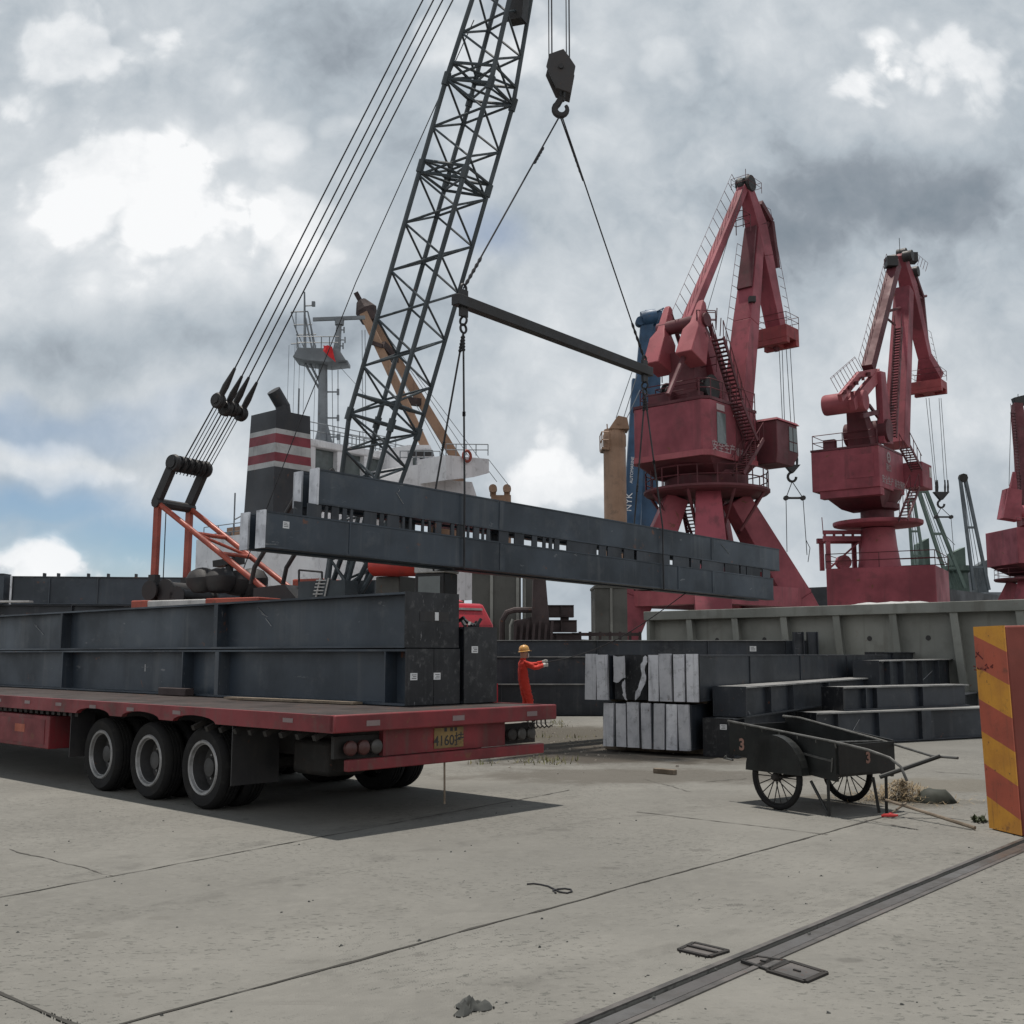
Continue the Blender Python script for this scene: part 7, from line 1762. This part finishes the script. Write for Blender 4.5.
k = MB(); k.tube(mp(337,354), mp(339,325), .22, 10, .17); k.lathe([(0,-.2),(.28,-.2),(.3,.2),(0,.2)], mp(339.5,322), (0,0,1), 14); k.bar(mp(313,319.5), mp(365,317.5), .16,.22); k.tube(mp(333,352), mp(338,332), .06, 5)
for x, y in ((344,330),(345,340),(343,346)): k.tube(mp(338,y), mp(x,y), .04, 5); k.tube(mp(x,y-3), mp(x,y+3), .05, 5)
sp_('radar', k, 'shipg')
k = MB()
for y in (392,418,437): k.tube(mp(323,y), mp(338,y), .05, 5); k.tube(mp(338,y-3), mp(338,y+3), .08, 6)
k.tube(mp(338,370), mp(338,448), .025, 4); k.tube(mp(332,366), mp(333,448), .02, 4)
for x in (286,292,297,302,313): k.tube(mp(x+3,345), mp(x,448), .016, 3)
k.tube(mp(340,367), mp(372,402), .016, 3); sp_('stay', k, 'shipg')
# flag flown from the mast
fg = []; rnd = random.Random(3)
k = MB(); vs = []; fs = []
for a in range(7):
    for b2 in range(8):
        u, v_ = a/6, b2/7
        x = 327 + 8.5*u + 3.5*v_*(u) ; y = 351 + 6.0*v_*(1-.1*u) + 10.5*v_*u + 1.0*u
        q_ = mp(x, y); q_.y += -1.3 + .12*sin(u*9+v_*4); vs.append(q_)
for a in range(6):
    for b2 in range(7): fs.append((a*8+b2, a*8+b2+1, (a+1)*8+b2+1, (a+1)*8+b2))
k.add(vs, fs); single(k.build('flag', M['flag'], smooth=80), 'small red flag drooping from the radar mast of the white ship', 'flag')
# beige twin leg deck crane jib
dj = flat(at(400, 600, along(400, QN+7))); dp = lambda px, py, o_=0: onplane(px, py, dj, V((0,1,0))) + V((0,o_,0))
k = MB(); k.bar(dp(365,316,-.5), dp(434,466,-1.0), .5,.55); k.bar(dp(371,318,.5), dp(459,462,1.0), .6,.62); 
jbm = sp_('deck_crane_jib', k, 'beige')
k = MB(); k.bar(dp(356,293), dp(362,304), .32,.32); k.path([dp(361,301), dp(366,310), dp(370,322)], [.35,.75,.55], 8); k.bar(dp(383,348,-.8), dp(398,360,.8), .5,.5); k.bar(dp(372,346,-.9), dp(384,350,-.9), .25,.25); k.bar(dp(404,403,-.8), dp(420,400,.8), .45,.5); sp_('jib_head', k, 'rusty', jbm)
k = MB()
for x0,y0,x1,y1 in ((374,318,497,482),(378,322,478,470),(372,325,452,470),(362,330,363,440),(365,330,366,440)): k.tube(dp(x0,y0), dp(x1,y1), .022, 4)
k.tube(dp(489,460), dp(510,487), .022, 4); sp_('jib_rope', k, 'shipg', jbm)
k = MB(); k.tube(V((dp(447,470).x, dj.y, 2.6)), V((dp(447,470).x, dj.y, dp(447,472).z)), 1.2, 20); sp_('crane_pedestal', k, 'beige')
# winch house on the foredeck
wn0 = along(500, QN+3); wq = lambda px, py: at(px, py, wn0)
k = MB(); a = wq(491,500); k.loft([[V((wq(x,500).x, wn0+dy_, zz)) for x,dy_ in ((491,0),(511,0),(511,2),(491,2))] for zz in (2.6, wq(500,495).z)]); 
for x in (493,507): k.lathe([(0,-.4),(.28,-.4),(.28,.4),(0,.4)], wq(x,489), (0,1,0), 14); k.loft([[V((wq(x+dx_,500).x, wn0+dy_, zz)) for dx_,dy_ in ((-3,0),(3,0),(3,.8),(-3,.8))] for zz in (wq(x,495).z, wq(x,487).z)])
sp_('winch_house', k, 'beige')
# beige crane post further forward
pq = flat(at(616.5, 600, along(616.5, QN+8)));  pm = lambda px, py: onplane(px, py, pq, V((0,1,0)))
r0 = (pm(629,500).x-pm(606,500).x)/2
k = MB(); k.lathe([(r0,2.6),(r0*.98,pm(616,450).z),(r0*.95,pm(616,448).z),(r0*1.02,pm(616,446).z),(r0*1.02,pm(616,436).z),(r0*.95,pm(616,434).z),(r0*.92,pm(616,430).z)], pq, (0,0,1), 24, True); pst = sp_('crane_pedestal', k, 'beige')
k = MB(); k.prism([pm(608,431)+V((0,-1,0)), pm(614,422)+V((0,-1,0)), pm(617,418)+V((0,-1,0)), pm(626,420)+V((0,-1,0)), pm(628,431)+V((0,-1,0))], (0,2,0)); k.lathe([(0,0),(.12,0),(.12,.06),(0,.06)], pm(618,426)+V((0,-1.07,0)), (0,1,0), 12); sp_('post_head', k, 'beige', pst)
k = MB(); k.prism([pm(601,449)+V((0,-1,0)), pm(608,450)+V((0,-1,0)), pm(608,452)+V((0,-1,0)), pm(601,451)+V((0,-1,0))], (0,2,0)); railing(k, [pm(608,450)+V((0,-1,0)), pm(601,449.5)+V((0,-1,0)), pm(601,449.5)+V((0,1,0))], 1.35, .05); k.tube(pm(607.5,432), pm(607,424), .05, 4); sp_('post_platform', k, 'beige', pst)
k = MB()
for x0,y0,x1,y1 in ((616,418,632,372),(623,420,637,375),(626,420,640,390)): k.tube(pm(x0,y0), pm(x1,y1), .035, 4)
sp_('stay', k, 'shipg', pst)

# blue crane ship beyond
S2 = thing('cargo_ship', 'ship behind the large red crane carrying a tall blue deck crane', 'ship', flat(at(642, 600, along(642, QUAY+30))))
b0 = S2.location.dot(E); nb_ = QUAY + 30
k = MB(); hp2 = lambda z: [en(b0-30, nb_-7, z), en(b0+20, nb_-7, z), en(b0+30, nb_, z), en(b0+20, nb_+7, z), en(b0-30, nb_+7, z)]
k.loft([hp2(-2.6), hp2(3.0)]); k.build('hull', M['hull'], S2, world=True)
sq = V(S2.location); bp_ = lambda px, py, o_=0: onplane(px, py, sq + V((0,o_,0)), V((0,1,0)))
k = MB(); wl = bp_(632,500).x-bp_(612,500).x
mpp = lambda px, py, o_: bp_(px, py, o_)
k.bar(bp_(627,600,-.6), bp_(640,380,-.6), wl*.85, 1.2, side=V((1,0,0)), w1=wl*.8); lj = k.build('crane_jib', M['blue'], S2, world=True)
k = MB(); w2 = bp_(655,500).x-bp_(641,500).x; k.bar(bp_(647,600,.9), bp_(653,312,.9), w2*1.1, 1.4, side=V((1,0,0)), w1=w2*1.25); k.bar(bp_(638,425,.0), bp_(647,322,.2), w2*.9, 1.2, side=V((1,0,0))); k.build('crane_post', M['blue'], S2, world=True)
k = MB(); k.lathe([(0.02,-.9),(.95,-.9),(1.0,0),(.95,.9),(0.02,.9)], bp_(649,318,0), (1,0,.2), 18); k.lathe([(0,-.6),(.55,-.6),(.55,.6),(0,.6)], bp_(640,322,0), (0,1,0), 14); k.tube(bp_(655,312), bp_(664,308), .1, 5); k.tube(bp_(652,335,-1), bp_(663,309,-1), .05, 4); k.build('crane_head', M['blue'], S2, world=True)
up_ = (bp_(640,380,-.6)-bp_(627,600,-.6)).normalized(); xx_ = V((0,-1,0)).cross(up_)
mtx = Matrix.Identity(4); nz = V((0,-1,0)); ux = up_; uy = nz.cross(ux)
for i_, vv in enumerate((ux, uy, nz)):
    for r_ in range(3): mtx[r_][i_] = vv[r_]
m_ = mtx.copy(); m_.translation = bp_(629,502,-1.25) - sq; textmesh('NYK', 1.1, 'lettering', M['shipw'], lj, m_, .01)
m_ = mtx.copy(); m_.translation = bp_(632,470,-1.25) - sq; textmesh('AUTOMARINE', .5, 'lettering', M['shipw'], lj, m_, .01)

# green geared ship on the right
S3 = thing('cargo_ship', 'distant ship with green twin leg deck cranes beyond the hatch cover', 'ship', flat(at(960, 600, 150)))
g0_ = V(S3.location); gp = lambda px, py, o_=0: onplane(px, py, g0_ + V((0,o_,0)), V((0,1,0)))
d3 = E; n3 = N
k = MB(); h3 = lambda z: [g0_ - E*40 - N*8 + V((0,0,z)), g0_ + E*25 - N*8 + V((0,0,z)), g0_ + E*36 + V((0,0,z)), g0_ + E*25 + N*8 + V((0,0,z)), g0_ - E*40 + N*8 + V((0,0,z))]
k.loft([h3(-2.6), h3(at(960,600,150).z)]); k.build('hull', M['hull'], S3, world=True)
def twin(px_h, py_h, px_a, px_b, py_f, mt_, w_, cross=(.45,.8)):
    a0, a1 = gp(px_h[0], py_h), gp(px_h[1], py_h); f0, f1 = gp(px_a, py_f), gp(px_b, py_f)
    k = MB(); k.bar(a0, f0, w_, w_); k.bar(a1, f1, w_, w_); 
    for t_ in cross: k.bar(a0.lerp(f0,t_), a1.lerp(f1,t_), w_*.8, w_*.8)
    k.bar(a0, a1, w_*1.4, w_*1.8)
    for s_ in (.3,.6): k.tube(a0.lerp(a1,s_), f0.lerp(f1,s_), .05, 4)
    return k.build('crane_jib', M[mt_], S3, world=True)
twin((918,926), 490, 950, 965, 588, 'green', .42)
twin((908,914), 500, 913, 925, 570, 'green', .34)
twin((960,965), 477, 974, 989, 590, 'steelblue', .38)
for (x0,x1,y0,mt_) in ((949,965,547,'green'),(974,987,560,'steelblue'),(915,929,538,'green')):
    k = MB(); a = gp(x0,y0,2); b_ = gp(x1,y0,2); k.loft([[V((a.x,a.y,a.z-9)), V((b_.x,a.y,a.z-9)), V((b_.x,a.y+2,a.z-9)), V((a.x,a.y+2,a.z-9))],[V((a.x+.5,a.y,a.z-.8)), V((b_.x,a.y,a.z)), V((b_.x,a.y+2,a.z)), V((a.x+.5,a.y+2,a.z-.8))]]); k.build('crane_house', M[mt_], S3, world=True)
k = MB(); a = gp(952,573,2); b_ = gp(970,573,2); k.lathe([(1.5,a.z-4),(1.3,a.z),(1.9,a.z+.3),(1.9,a.z+1.0)], V(((a.x+b_.x)/2-.2,a.y+.6,0)), (0,0,1), 16, True); k.build('crane_pedestal', M['green'], S3, world=True)
k = MB(); k.lathe([(0,-.3),(.6,-.3),(.6,.3),(0,.3)], gp(963,478,0), (0,1,0), 12); k.tube(gp(959,476,0), gp(967,475,0), .12, 6); k.build('jib_head', M['tdark'], S3, world=True)
k = MB(); a = gp(993,566); k.loft([[V((gp(x,566).x, g0_.y+10+dy_, zz)) for x,dy_ in ((992,0),(1009,0),(1009,8),(992,8))] for zz in (0.5, gp(993,566).z)]); k.loft([[V((gp(x,566).x, g0_.y+10+dy_, zz)) for x,dy_ in ((992,0),(998,0),(998,3),(992,3))] for zz in (gp(993,566).z, gp(993,562).z)]); k.build('deckhouse', M['shipg'], S3, world=True)
k = MB(); a = gp(966,593,-4); k.loft([[V((gp(x,593).x, g0_.y-6+dy_, zz)) for x,dy_ in ((966,0),(1000,0),(1000,3),(966,3))] for zz in (0.5, a.z)]); k.build('bulwark', M['shipg'], S3, world=True)
